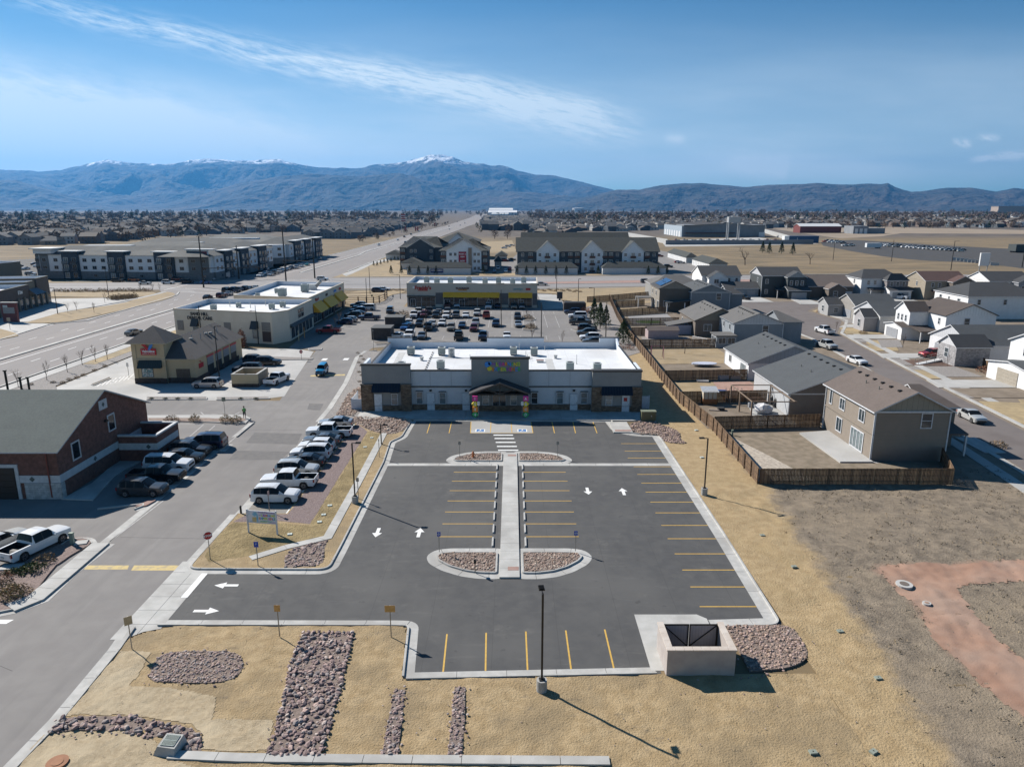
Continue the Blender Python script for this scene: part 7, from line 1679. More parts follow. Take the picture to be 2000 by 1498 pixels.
# forecourt and side street
x,y=gp(406,757); car('suv',PC['silver'],x,y,180,'silver SUV parked beside the low cream bin enclosure')
x,y=gp(542,748); car('pickup',PC['white'],x,y,78,'white pickup truck alone on the concrete forecourt')
x,y=gp(484,728); car('big_suv',PC['black'],x,y,180,'black boxy car half hidden behind the cream bin enclosure')
x,y=gp(516,713); car('suv',PC['black'],x+.8,y,0,'black SUV, right one of a close pair by the kerb bed'); x,y=gp(500,714); car('suv',PC['dark_grey'],x-.6,y+2.0,0,'dark grey SUV, left one of a close pair by the kerb bed')
x,y=gp(629,731); car('jeep',PC['bright_blue'],x,y,-88,'bright blue off-road car driving towards the camera')
x,y=gp(642,651); car('pickup',PC['red'],x,y,180,'red pickup truck parked across from the dental clinic')
x,y=gp(722,625); car('pickup',PC['navy'],x,y,180,'dark blue pickup truck parked out in the aisle by the shops')
x,y=gp(762,611); car('van',PC['dark_grey'],x,y,-85,'dark minivan driving between shops and strip mall')
for k,(kind,c,px,py) in enumerate((('hatch','navy',674,633),('hatch','silver',682,629),('suv','black',690,620),('sedan','dark_grey',697,616),('suv','navy',700,611),('big_suv','white',717,606),('sedan','silver',705,603),('suv','grey',700,600))):
 x,y=gp(px,py); car(kind,PC[c],x,y,180,f'{c.replace("_", " ")} {"car" if kind in ("hatch", "sedan") else "SUV"} in the shaded row by the shops, {["nearest", "second nearest", "third nearest", "fourth nearest", "fourth farthest", "third farthest", "second farthest", "farthest"][k]}',detail=1)
# strip mall car park: (px, py at the wheels, kind, colour, heading)
MALL=[(809,620,'pickup','white',-90),(818,614,'pickup','pearl',-90),(829,619,'suv','dark_red',-90),(838,613,'big_suv','dark_grey',-90),(852,620,'suv','black',-90),(857,614,'sedan','silver',-90),(872,621,'suv','white',-90),(874,613,'suv','grey',-90),(891,620,'big_suv','grey',-90),(910,620,'sedan','white',-90),(932,616,'suv','pearl',-90),(950,621,'pickup','red',90),(893,600,'sedan','white',-90),(875,600,'suv','dark_red',-90),(954,603,'van','white',-90),(972,601,'sedan','navy',-90),(1003,603,'suv','beige',-90),(1019,603,'hatch','silver',-90),(1011,623,'suv','dark_grey',-90),
  (799,635,'sedan','white',-90),(791,644,'sedan','blue',-90),(820,637,'suv','black',-90),(844,637,'sedan','pearl',-90),(837,644,'pickup','black',-90),(864,636,'hatch','white',-90),(881,645,'suv','beige',-90),(903,640,'sedan','navy',-90),(929,635,'suv','silver',-90),(926,646,'suv','dark_red',-90),(969,637,'suv','navy',-90),(1012,638,'sedan','silver',-90),(800,660,'pickup','white',-90),(774,661,'sedan','white',180),(824,661,'sedan','grey',-90),(896,662,'pickup','black',90),(944,662,'pickup','navy',-90),(990,661,'sedan','white',-90)]
nice=lambda s: s.replace('_',' ')
def where(px,py):
 r='against the shop fronts' if py<606 else 'in the top row' if py<617 else 'in the second row' if py<628 else 'in the third row' if py<641 else 'in the fourth row' if py<650 else 'in the front row'
 c='far left' if px<800 else 'left' if px<845 else 'left of centre' if px<885 else 'centre' if px<930 else 'right of centre' if px<975 else 'right'
 return r,c
for i,(px,py,kind,c,hd) in enumerate(MALL):
 x,y=gp(px,py); r,cc=where(px,py)
 kn={'pickup': 'pickup','suv': 'SUV','big_suv': 'large SUV','sedan': 'saloon','hatch': 'hatchback','van': 'minivan'}[kind]
 car(kind,PC[c],x,y,hd+RND.uniform(-3,3),f'{nice(c)} {kn} {r} of the strip mall car park, {cc}',detail=1,group='cars in the strip mall car park')
for k,(px,py,kind,c,hd) in enumerate(((1118,613,'suv','navy',180),(1128,622,'big_suv','white',180),(1133,634,'pickup','dark_grey',0),(1147,646,'suv','black',0),(1146,655,'suv','dark_grey',180),(1152,664,'suv','white',180),(1158,671,'sedan','grey',180))):
 x,y=gp(px,py); car(kind,PC[c],x,y,hd,f'{nice(c)} {"pickup" if kind == "pickup" else "car" if kind == "sedan" else "SUV"} on the right side of the mall car park, {["farthest", "second farthest", "third farthest", "middle", "third nearest", "second nearest", "nearest"][k]}',detail=1)
# estate street
for px,py,kind,c,hd,lb in ((1610,651,'pickup','white',122,'white pickup with dark bed on the estate street, far one'),(1613,680,'pickup','pearl',-62,'white off-road pickup with black bonnet vent on the estate street'),(1673,710,'sedan','white',-62,'white saloon at the kerb of the estate street, middle distance'),(1897,820,'sedan','pearl',-64,'silver-white saloon at the kerb nearest to the tan house'),(1818,697,'suv','red',190,'red SUV on the drive behind the white ramp'),(1452,585,'suv','black',-60,'black SUV on the drive of the white house by the cross street'),(1757,584,'big_suv','white',-50,'white SUV on a drive before the brown two-storey house'),(1838,588,'sedan','white',190,'white saloon before the white and black house')):
 x,y=gp(px,py,.13); 
 if 'estate street' in lb or 'kerb' in lb: hd={122: 99,-62:-80,-64:-92}[hd]
 car(kind,PC[c],x,y,hd,lb,z=.13)
# moving and waiting cars on the big roads, and the far car parks (small in the picture)
FAR=[(230,551,'suv','black',0),(263,550,'suv','rust',0),(284,556,'sedan','pearl',0),(329,555,'suv','white',0),(348,549,'suv','dark_red',0),(366,554,'van','black',0),(403,555,'hatch','blue',0),(410,548,'sedan','silver',0),(262,654,'sedan','grey',80),(630,548,'suv','white',0),(739,571,'suv','navy',0),(750,568,'sedan','white',0),(1262,553,'suv','grey',0),(1058,558,'sedan','silver',0),
 (443,571,'big_suv','black',90),(458,569,'suv','navy',90),(447,577,'sedan','silver',90),(432,581,'suv','dark_red',90),(406,584,'sedan','black',90),(466,571,'pickup','navy',90),(480,567,'suv','black',90),(488,566,'sedan','silver',90),(500,565,'sedan','pearl',90),
 (509,541,'suv','white',-90),(518,536,'sedan','white',-90),(529,539,'sedan','silver',-90),(537,536,'pickup','dark_grey',-90),(520,530,'suv','navy',-90),(545,533,'suv','pearl',-90),(553,530,'sedan','white',-90),(562,528,'sedan','silver',-90),(568,526,'suv','grey',-90),(579,525,'suv','silver',-90),(589,522,'sedan','pearl',-90),(600,519,'sedan','teal',-90),(543,513,'sedan','silver',0),(562,512,'sedan','black',0),(624,508,'suv','grey',-90),
 (740,480,'suv','white',-90),(777,470,'sedan','white',90),(790,464,'suv','black',90),(792,475,'suv','grey',90),(790,482,'van','black',85),(788,487,'sedan','dark_red',85),(803,459,'suv','black',90),(802,472,'sedan','silver',90),(818,453,'suv','white',90),(877,443,'sedan','black',90),(878,449,'sedan','white',90),(893,434,'suv','black',90),(907,432,'sedan','white',90),(908,437,'suv','navy',90),(899,441,'sedan','grey',90),(914,424,'suv','black',90),(917,425,'sedan','silver',90),(905,426,'sedan','white',90),
 (865,512,'suv','black',0),(834,501,'suv','silver',0),(824,503,'sedan','navy',0),(941,533,'hatch','white',-90),(965,533,'sedan','navy',-90),(972,527,'suv','white',-90),(988,532,'sedan','white',-90),(995,528,'suv','dark_red',-90),(986,511,'suv','red',0),(1000,509,'sedan','black',0),(992,483,'suv','white',0),(1000,481,'sedan','silver',0),(985,486,'sedan','white',0),(1145,530,'pickup','black',-90),(1154,530,'suv','white',-90),(1163,531,'suv','silver',-90),(1282,500,'sedan','navy',0),(1288,502,'suv','dark_red',0),(1305,523,'suv','black',0),(1325,514,'sedan','red',0),(1330,515,'sedan','silver',0)]
for k in range(26): FAR.append((RND.uniform(-20,85),RND.choice((518,522,527,533,538,545)),RND.choice(('suv','sedan')),RND.choice(('white','black','silver','grey','navy')),RND.choice((0,90))))
def zone(px,py):
 if py>560: return 'waiting at the near side of the big junction','cars queued at the near side of the junction'
 if px<95: return 'in the car park left of the long apartment block','cars parked left of the long apartment block'
 if px<430 or (py>545 and px>600): return 'on the cross street','cars on the cross street'
 if px<635: return 'queued on the arterial road beside the apartment block','cars queued beside the long apartment block'
 if px<925 and py<490: return 'on the distant arterial road','cars on the distant arterial road'
 return 'among the garages of the gabled apartments','cars among the gabled apartments'
lowcar={}
def far_car(kind,c,x,y,hd,label,group,z=.05,s=1.0):
 k=(kind,c)
 if k not in lowcar:
  M=car_meshes(kind,PC[c]); mb=MB(); K=KINDS[kind]
  for me in [M['body'],M['windscreen'],M['rear_window']]+M['side_window']:
   vs=[tuple(v.co) for v in me.vertices]
   i0=len(mb.v); mb.v+=vs
   for p in me.polygons: mb.f.append(tuple(i0+v for v in p.vertices)); mb.mi.append(mb.mat(me.materials[p.material_index]))
  for wx in K['wheels']:
   for s_ in (-1,1): mb.tube((wx,s_*(.84),K['r']),(wx,s_*(.95),K['r']),K['r'],TYRE,10)
  lowcar[k]=mb.mesh('distant_car')
 o=put('distant_car',lowcar[k],None,(x,y,z),radians(hd)); o.scale=(s,)*3; tag(o,label,'car',group); return o
for px,py,kind,c,hd in FAR:
 x,y=gp(px,py); l,g=zone(px,py); kn={'pickup': 'pickup','sedan': 'saloon car','hatch': 'hatchback','van': 'van'}.get(kind,'SUV')
 if g=='cars parked left of the long apartment block': l='parked '+l; far_car(kind,c,x,y,hd,f'small {nice(c)} {kn} {l}',g); continue
 far_car(kind,c,x,y,hd+RND.uniform(-2,2),f'{nice(c)} {kn} {l}',g)
# the pale and red vehicles of the two far yards
for k in range(64):
 t=k/63; a,b=(1612,473.5),(1880,492.0); r=k%2
 if 1650<a[0]+(b[0]-a[0])*t<1716: px,py=a[0]+(b[0]-a[0])*t,480.5+r*.8
 else: px,py=a[0]+(b[0]-a[0])*t,a[1]+(b[1]-a[1])*t-r*2.2
 if 1664<px<1712: continue
 x,y=gp(px,py); k_,c_=RND.choice(('pickup','sedan','suv','pickup')),RND.choice(('white','white','pearl','silver','grey','red' if px<1700 else 'white')); far_car(k_,c_,x,y,RND.choice((0,8,180)),f'{c_} {k_} in the long row parked across the dark gravel yard','vehicles in the dark gravel yard')
for k in range(40):
 x,y=gp(1320+k*5.4,471+(k%3)*1.5); k_,c_=RND.choice(('van','pickup','sedan')),RND.choice(('white','white','pearl','silver','red')); far_car(k_,c_,x,y,RND.choice((0,90,45)),f'{c_} {k_} stored before the {["left", "middle", "right"][k // 14]} part of the long grey warehouse','vehicles before the grey warehouse')
# ================================================================ apartments
APW=flat('apartment_white',(.74,.76,.79),.85); APN=flat('apartment_navy',(.04,.055,.075),.8); APG=flat('apartment_grey',(.17,.18,.19),.85); APS=mat('apartment_stone',(.16,.16,.165),(.21,.21,.215),scale=1.2,rough=.9)
APROOF=mat('apartment_roof',(.105,.11,.108),(.09,.094,.093),scale=.5,rough=.95,c3=(.16,.16,.15),s3=.05); CANO=flat('pale_canopy',(.68,.68,.67),.7); WOODR=flat('balcony_wood',(.13,.06,.04),.8)
def wing(T,p,q,depth,H,bays,base=3.3,door_=0,zf=3.1):
 """one straight range of the long block; p -> q with its front to the right; bays: list of (fraction0, fraction1, style)"""
 L=hypot(q[0]-p[0],q[1]-p[1]); a=atan2(q[1]-p[1],q[0]-p[0]); dx,dy=cos(a),sin(a); nx,ny=dy,-dx
 at=lambda s,d=0: (p[0]+dx*s+nx*d,p[1]+dy*s+ny*d)
 c=at(L/2,-depth/2); part('wall',MB().obox(c[0],c[1],a,L,depth,base,H,APW),T)
 part('stone_base',MB().obox(c[0],c[1],a,L+.1,depth+.1,0,base,APS),T)
 for s0,s1,st in bays:
  s0 *= L; s1 *= L; m={'n': APN,'g': APG,'w': APW}[st[0]]; pr=.8 if st[0]=='n' else .12
  cc=at((s0+s1)/2,pr/2); part('bay',MB().obox(cc[0],cc[1],a,s1-s0,pr,base if st[0]!='n' else 0,H+(1.3 if st[0]=='n' else 0),m),T)
  if st[0]=='n':
   cc=at((s0+s1)/2,-.8); part('canopy',MB().obox(cc[0],cc[1],a,s1-s0+1.6,4.6,H+1.3,H+1.7,CANO),T)
   mb=MB(); cc=at((s0+s1)/2,-2.2); mb.obox(cc[0],cc[1],a,s1-s0,4.0,H,H+1.3,APN); part('bay_head',mb,T)
  n=max(1,int((s1-s0)/3.4))
  for k in range(n):
   s=s0+(s1-s0)*(k+.5)/n
   for f in range(3):
    x,y=at(s,pr+.02)
    if st[0]=='n':
     window(T,x,y,.4+f*zf+(.2 if f else 0),2.1,2.3,a,FRG if k%2 else FRW,GLASSD if k%2 else GLASSL,2,1,.12)
     if f: mb=MB(); cc=at(s,pr+.45); mb.obox(cc[0],cc[1],a,2.9,.9,.25+f*zf,.4+f*zf,APG); mb.obox(at(s,pr+.88)[0],at(s,pr+.88)[1],a,2.9,.05,.4+f*zf,1.35+f*zf,FRD if k%2 else APG); part('balcony',mb,T)
    elif f: window(T,x,y,1.0+f*zf,1.9,1.5,a,FRG,GLASSD,2,1,.12)
    elif k%2: window(T,at(s,pr+.06)[0],at(s,pr+.06)[1],1.0,1.5,1.2,a,FRG,GLASSD,2,1,.1)
 return at
def hip_over(T,p,q,depth,H,rise,over=.8,m=APROOF):
 L=hypot(q[0]-p[0],q[1]-p[1]); a=atan2(q[1]-p[1],q[0]-p[0]); dx,dy=cos(a),sin(a); nx,ny=dy,-dx
 at=lambda s,d,z: (p[0]+dx*s+nx*d,p[1]+dy*s+ny*d,z)
 A,B,C_,D=at(-over,over,H),at(L+over,over,H),at(L+over,-depth-over,H),at(-over,-depth-over,H); h=(depth/2+over)
 R0,R1=at(h*.9,-depth/2,H+rise),at(L-h*.9,-depth/2,H+rise)
 part('roof',MB().faces([A,B,C_,D,R0,R1],[(0,1,5,4),(1,2,5),(2,3,4,5),(3,0,4),(3,2,1,0)],m),T)
P0,P1=gp(70,546),gp(418,549); P2,P3=gp(425,548),gp(553,522); P4,P5=gp(556,521),gp(643,500)
P1=(-124.6,297); P2=(-123.6,299); P3=(-121.8,366); P4=(-122,395); P5=(-121.5,462)
T=thing('apartment_block','long three-storey white and navy apartment block with wide grey roof','apartment building',(-160,305,0))
HB=10.2
wing(T,(-203,306.5),P1,18,HB,[(0,.02,'g'),(.025,.075,'g'),(.08,.155,'w'),(.16,.255,'n'),(.26,.42,'w'),(.425,.52,'n'),(.525,.685,'w'),(.69,.80,'n'),(.805,.87,'w'),(.875,.99,'g')])
wing(T,P2,P3,18,HB,[(0.0,.12,'w'),(.13,.25,'n'),(.26,.36,'w'),(.38,.52,'n'),(.54,.68,'w'),(.70,.86,'n'),(.88,1.0,'w')])
wing(T,(-139,385),(-123,392),14,HB,[(0,.3,'w'),(.35,.6,'g'),(.62,1,'w')])
wing(T,P4,P5,18,HB,[(0,.1,'w'),(.12,.3,'n'),(.32,.4,'w'),(.42,.6,'n'),(.62,.72,'w'),(.74,.94,'n')])
hip_over(T,(-203,306.5),P1,19,HB,3.4); hip_over(T,(-123.6,290.5),P3,19,HB,3.4); hip_over(T,P4,P5,19,HB,3.4)
hip_over(T,(-196,345),(-142,338),26,HB-.2,3.4); hip_over(T,(-210,390),(-142,382),28,HB-.2,3.6); hip_over(T,(-200,440),(-142,430),34,HB-.2,3.6)
for a in (((-190,327),22),((-170,360),20),((-165,415),30)): part('roof_plant',MB().obox(a[0][0],a[0][1]+14,0,a[1],5,HB+1.2,HB+2.2,flat('roof_unit_pale',(.5,.56,.62))),T)
mb=MB(); mb.obox(-198.6,309,-.1,8,8,HB+.4,HB+2.3,APW); mb.obox(-198.6,308.6,-.1,10,9.5,HB+2.3,HB+2.7,CANO); part('corner_tower',mb,T)
mb=MB(); mb.obox(-129,295.5,-.1,9.5,.3,HB+.1,HB+2.4,APW); mb.obox(-128,296.4,-.1,12,4,HB+2.5,HB+2.9,CANO); part('corner_tower',mb,T)
part('banner',MB().obox(-128.4,295.2,-.1,7,.2,HB+.4,HB+1.9,flat('red_banner',(.22,.05,.06))),T)
# gabled apartment blocks in the middle
SAGE=mat('sage_shingles',(.055,.060,.056),(.045,.049,.046),scale=1,rough=.95); DKB=flat('slate_clapboard',(.07,.085,.10),.85)
def gabled(label,x0,x1,y,depth,H,rise,main,gables,wl,cat='apartment building',nf=3,face_gable=None):
 T=thing('apartment_block',label,cat,(x0,y,0)); part('wall',MB().box(x0,x1,y,y+depth,0,H,main),T)
 part('roof',gable_roof(x0,x1,y,y+depth,H,rise,'x',.7,.25,0 if not face_gable else depth*.45,None,SAGE,DKB),T)
 if not face_gable:
  for e in (0,1): part('gable',gable_wall(x0,x1,y,y+depth,H,rise,'x',e,main),T)
 for g0,g1,m,gh in gables:
  part('bay',MB().box(g0,g1,y-.9,y-.005,0,H,m),T)
  w=(g1-g0)/2; part('bay_gable',gable_wall(g0,g1,y-.9,y,H,gh,'y',0,m),T)
  part('bay_roof',gable_roof(g0,g1,y-.9,y+depth*.45,H,gh,'y',.5,.2,m=SAGE,edge=CANO),T)
 for f in range(nf):
  z=.9+f*(H/nf)
  for x,kind in wl:
   d=.92 if any(g0<x<g1 for g0,g1,_,_ in gables) else .02
   if kind=='b':
    window(T,x,y-d,z-.5,1.8,2.2,0,FRW,GLASSL,2,1,.12)
    mb=MB(); mb.box(x-1.3,x+1.3,y-d-.9,y-d,z-.75,z-.6,FRD); mb.box(x-1.3,x+1.3,y-d-.9,y-d-.84,z-.6,z+.25,WOODR if f else FRD); part('balcony',mb,T)
   else: window(T,x,y-d,z,1.3 if kind=='w' else .8,1.5,0,FRW,GLASSD,2,2,.1)
 return T
X3,Y3=2.5,337.0
wl=[(X3+2.5,'w'),(X3+6.2,'b'),(X3+10.5,'w'),(X3+14,'b'),(X3+17.5,'w'),(X3+21.5,'w'),(X3+24.8,'b'),(X3+28,'b'),(X3+32,'w'),(X3+35,'b'),(X3+38,'w'),(X3+41,'b'),(X3+43.8,'b'),(X3+46.8,'w'),(X3+50.5,'w'),(X3+54,'b'),(X3+57,'w'),(X3+60.8,'b'),(X3+64,'w')]
gabled('long gabled apartment block with sage roof and three white front gables',X3,X3+66,Y3,22,9.8,5.7,DKB,[(X3+9,X3+19.5,APW,4.5),(X3+30,X3+40,APW,4.5),(X3+49,X3+59,APW,4.5)],wl)
gabled('second long apartment block behind the one with three white gables',X3+3,X3+60,385,20,10,6.4,DKB,[],[(X3+8+4*k,'w') for k in range(12)])
T=gabled('apartment block with red vertical banner on its white front',-34.0,-11.5,341,34,9.8,4.8,DKB,[(-31.0,-14.5,APW,5.0)],[(-29,'w'),(-26.8,'w'),(-17.6,'w'),(-15.8,'w'),(-32.5,'b'),(-12.8,'b')],face_gable=True)
part('banner',MB().box(-25.2,-21.6,339.85,340.05,3.0,9.4,flat('banner_red',(.34,.02,.05))),T)
for k,s_ in enumerate(('WHAT A','VIEW','NOW','LEASING')): put('lettering',text_mesh(s_,.85,WHITE,.01,bold=True),T,(-23.4+34,339.8-341,8.0-k*1.25-(.6 if k>1 else 0)))
part('stone_pier',MB().box(-20.6,-19.0,339.6,340.08,0,11.2,mat('tan_stone',(.24,.18,.14),(.3,.23,.18),scale=2,rough=.9)),T)
gabled('dark slate apartment block left of the red bannered one',-57.0,-35.5,366,40,10,4.6,DKB,[(-53,-39.5,DKB,4.2)],[(-51,'w'),(-49,'w'),(-41,'w'),(-55.5,'b')],face_gable=True)
gabled('apartment block with white gable farthest left in the gabled group',-46.0,-20.0,430,30,10,5.0,DKB,[(-38,-27,APW,4.6)],[(-42,'w'),(-36,'w'),(-30,'w'),(-23,'b')],face_gable=True)
gabled('dark gabled block behind the long one, at its left shoulder',6,34,425,26,10,5.2,DKB,[(9,24,DKB,5.0)],[(12,'w'),(20,'w'),(29,'w')],face_gable=True)
# garages
GARW=flat('garage_row_wall',(.52,.56,.60),.85); GARS=flat('garage_row_painted_sun',(.6,.6,.58),.85)  # second, paler wall colour has the sunlight painted in
def garage_row(label,x0,x1,y,d=7,h=3.3,rise=2.0,axis='x',banner=None,doors_=None):
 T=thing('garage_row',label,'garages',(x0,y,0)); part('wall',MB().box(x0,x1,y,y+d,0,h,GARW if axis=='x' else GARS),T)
 part('roof',gable_roof(x0,x1,y,y+d,h,rise,axis,.4,.2,3.2,3.2,SAGE,DKB),T)
 if banner: part('banner',MB().box(banner[0],banner[1],y-.12,y-.02,.9,2.7,flat('banner_blue',(.02,.04,.16))),T); put('lettering',text_mesh('NOW LEASING',.75,WHITE,.01,bold=True),T,((banner[0]+banner[1])/2-x0,-.16,1.7))
 if doors_:
  for k in range(int(d/3.4)): mb=MB(); yy=y+.4+k*3.4; mb.box(x0-.06,x0+.01,yy,yy+2.6,0,2.4,FRW); part('garage_door',mb,T)
x,y=gp(795,537); garage_row('low grey garage row with a blue banner, left one',x,gp(919,537)[0],y,banner=(gp(841,537)[0],gp(866,537)[0]))
x,y=gp(1006,537); garage_row('low grey garage row in the middle, without banner',x,gp(1128,537)[0],y)
x,y=gp(1177,536.5); garage_row('low grey garage row, right one below the long gabled block',x,gp(1300,536.5)[0],y)
garage_row('small hip-roofed garage seen end on, left near the blue banner row',gp(787,525)[0],gp(827,525)[0],gp(800,527)[1],14,axis='y')
garage_row('small dark maintenance shed by the arterial road',gp(759,506)[0],gp(788,506)[0],gp(770,508)[1],12,axis='y')
for k,(px0,px1,py,d) in enumerate(((968,990,511,14),(966,979,522,9),(1340,1362,514,48),(1385,1420,528,34))): garage_row(['small garage right of the bannered block, upper','small garage right of the bannered block, lower','white garage row end on with many doors, upper one at the field edge','white garage row end on, lower one at the field edge'][k],gp(px0,py)[0],gp(px1,py)[0],gp(px0,py)[1],d,axis='y',doors_=k>1)
# warehouses
WHG=mat('warehouse_grey',(.20,.215,.235),(.23,.245,.265),scale=.2,rough=.8,extra=rows_extra(.6,(.14,.15,.165),'x',.1)); WHD=flat('warehouse_roof',(.045,.04,.038),.9)
T=thing('warehouse','long grey metal warehouse with dark low roof beyond the field','warehouse',(182,770,0)); part('wall',MB().box(182,268,770,806,0,12.5,WHG),T)
mb=MB(); mb.faces([(180,768,11.5),(225,768,14.5),(270,768,11.5),(270,870,11.5),(225,870,14.5),(180,870,11.5)],[(0,1,4,5),(1,2,3,4)],WHD); mb.faces([(182,769.5,11.5),(268,769.5,11.5),(225,769.5,14.3)],[(0,1,2)],WHG); part('roof',mb,T)
part('side_wall',MB().box(180,181.9,770,860,0,11.5,flat('warehouse_west',(.34,.4,.46))),T)
for k in range(7): part('loading_door',MB().box(179.8,179.95,776+12*k,783+12*k,0,6,FRW),T)
mb=MB(); mb.box(262,268,769,769.9,0,5,FRW); mb.box(184,236,766,769.8,4.2,4.7,flat('rust_canopy',(.12,.04,.04))); part('canopy',mb,T)
T=thing('warehouse','red metal shed with long white roof beyond the field','warehouse',(357,900,0)); part('wall',MB().box(357,408,900,922,0,8,flat('shed_red',(.16,.035,.03))),T)
part('roof',gable_roof(357,408,900,922,8,3,'x',.6,.3,m=flat('shed_white_roof',(.66,.66,.66))),T); part('gable',gable_wall(357,408,900,922,8,3,'x',0,MATS['shed_red']),T)
T=thing('warehouse','grey shed with three white doors right of the red one','warehouse',(409,870,0)); mb=MB(); mb.box(409,427,870,895,0,9,WHG); mb.box(427,449,874,895,0,6.5,WHG); part('wall',mb,T)
for k in range(3): part('door',MB().box(411+5.5*k,414.5+5.5*k,869.8,869.98,0,6,FRW),T)
T=thing('shipping_container','dark blue container with white end in the yard wall corner','container',(gp(1545,475)[0],gp(1545,475)[1],0)); pm('body',MB().box(-2,24,0,6,0,6,flat('container_blue',(.03,.07,.15))),T); pm('end_panel',MB().box(-6,-2.02,0,6,0,6,FRW),T)
T=thing('yard_wall','pale concrete wall of the warehouse yard running diagonally','wall',(gp(1495,458)[0],gp(1495,458)[1],0)); a,b=gp(1493,455),gp(1556,475); part('wall',MB().obox((a[0]+b[0])/2,(a[1]+b[1])/2,atan2(b[1]-a[1],b[0]-a[0]),hypot(b[0]-a[0],b[1]-a[1]),1,0,4.5,flat('yard_wall_pale',(.42,.42,.41))),T)
T=thing('yard_wall','long low grey fence wall at the foot of the warehouse yard','wall',(*gp(1305,478),0)); a,b=gp(1300,478),gp(1588,477); part('wall',MB().obox((a[0]+b[0])/2,(a[1]+b[1])/2,atan2(b[1]-a[1],b[0]-a[0]),hypot(b[0]-a[0],b[1]-a[1]),.6,0,3.6,flat('mesh_fence_grey',(.2,.21,.23))),T)
T=thing('yard_wall','white wall at the left shoulder of the warehouse yard','wall',(*gp(1240,462),0)); a,b=gp(1222,461),gp(1304,477); part('wall',MB().obox((a[0]+b[0])/2,(a[1]+b[1])/2,atan2(b[1]-a[1],b[0]-a[0]),hypot(b[0]-a[0],b[1]-a[1]),.6,0,4.0,flat('yard_wall_pale',(.42,.42,.41))),T)
x,y=gp(1432,472); T=thing('silo_frame','pale steel tower frame standing before the warehouse','tower frame',(x,y,0)); SF=flat('frame_steel_pale',(.35,.36,.37),.6)
for u,v in ((-5,0),(5,0),(-5,5),(5,5)): pm('leg',MB().box(u-.4,u+.4,v-.4,v+.4,0,17,SF),T)
pm('hopper',MB().box(-5.5,5.5,-.5,5.5,17,22,SF),T)
x,y=gp(1707,485.5); T=thing('white_trailer','large white box trailer in the dark gravel yard','trailer',(x,y,0)); pm('box',MB().box(-5.6,5.6,0,3,.8,3.9,FRW),T); mb=MB(); [mb.tube((u,-.1,.45),(u,.6,.45),.45,TYRE,10) for u in (1.5,2.8,4.1)]; pm('wheels',mb,T)
for px,py,w,h,lb,m in ((1880,440,18,7,'white box trailer on the far lot left of the red one',FRW),(1965,443,20,7,'pale red box trailer between white ones on the far lot',flat('trailer_faded_red',(.32,.12,.10))),(1990,444,22,8,'white box trailer at the right edge on the far lot',FRW),(1909,440,20,7,'pale blue box trailer on the far lot',flat('trailer_blue',(.2,.3,.38))),(1996,494,9,5.5,'dark billboard-like box at the right edge of the dark yard',flat('dark_box',(.05,.06,.06)))):
 x,y=gp(px,py); T=thing('box_trailer',lb,'trailer',(x,y,0)); pm('box',MB().box(-w/2,w/2,0,8,1,h,m),T); pm('undercarriage',MB().box(-w/2+1,w/2-1,.5,7,0,1,TYRE),T)
T=thing('white_roof_hall','wide building with bright white roofs at the end of the arterial road','hall',(*gp(985,420),0)); x,y=gp(985,421)
HW=flat('white_hall',(.7,.7,.7))
for a in ((-60,20,0,110,7,11),(-80,60,120,240,13,22),(-80,40,260,360,24,33)): part_=MB().faces([(x+a[0],y+a[2],a[4]),(x+a[1],y+a[2],a[4]),(x+a[1],y+a[3],a[5]),(x+a[0],y+a[3],a[5]),(x+a[0],y+a[2],0),(x+a[1],y+a[2],0),(x+a[1],y+a[3],0),(x+a[0],y+a[3],0)],[(0,1,2,3),(4,5,1,0),(5,6,2,1),(7,4,0,3)],HW); part('roofed_block',part_,T)
x,y=gp(1130,411); T=thing('water_tank','low round white water tank on the skyline','water tank',(x*.45,y*.45,0)); mb=MB(); mb.tube((0,0,0),(0,0,36),60,flat('tank_white',(.6,.58,.55)),24); mb.tube((0,0,36),(0,0,39),60,flat('tank_white',(.6,.58,.55)),24,20); pm('tank',mb,T)
x,y=gp(1975,415); T=thing('beige_hall','large beige hall on the skyline at the right','hall',(x*.6,y*.6,0)); pm('block',MB().box(-70,80,0,60,0,42,flat('beige_hall_wall',(.38,.3,.24))),T); pm('roof',MB().box(-72,82,-2,62,42,43,FRG),T)

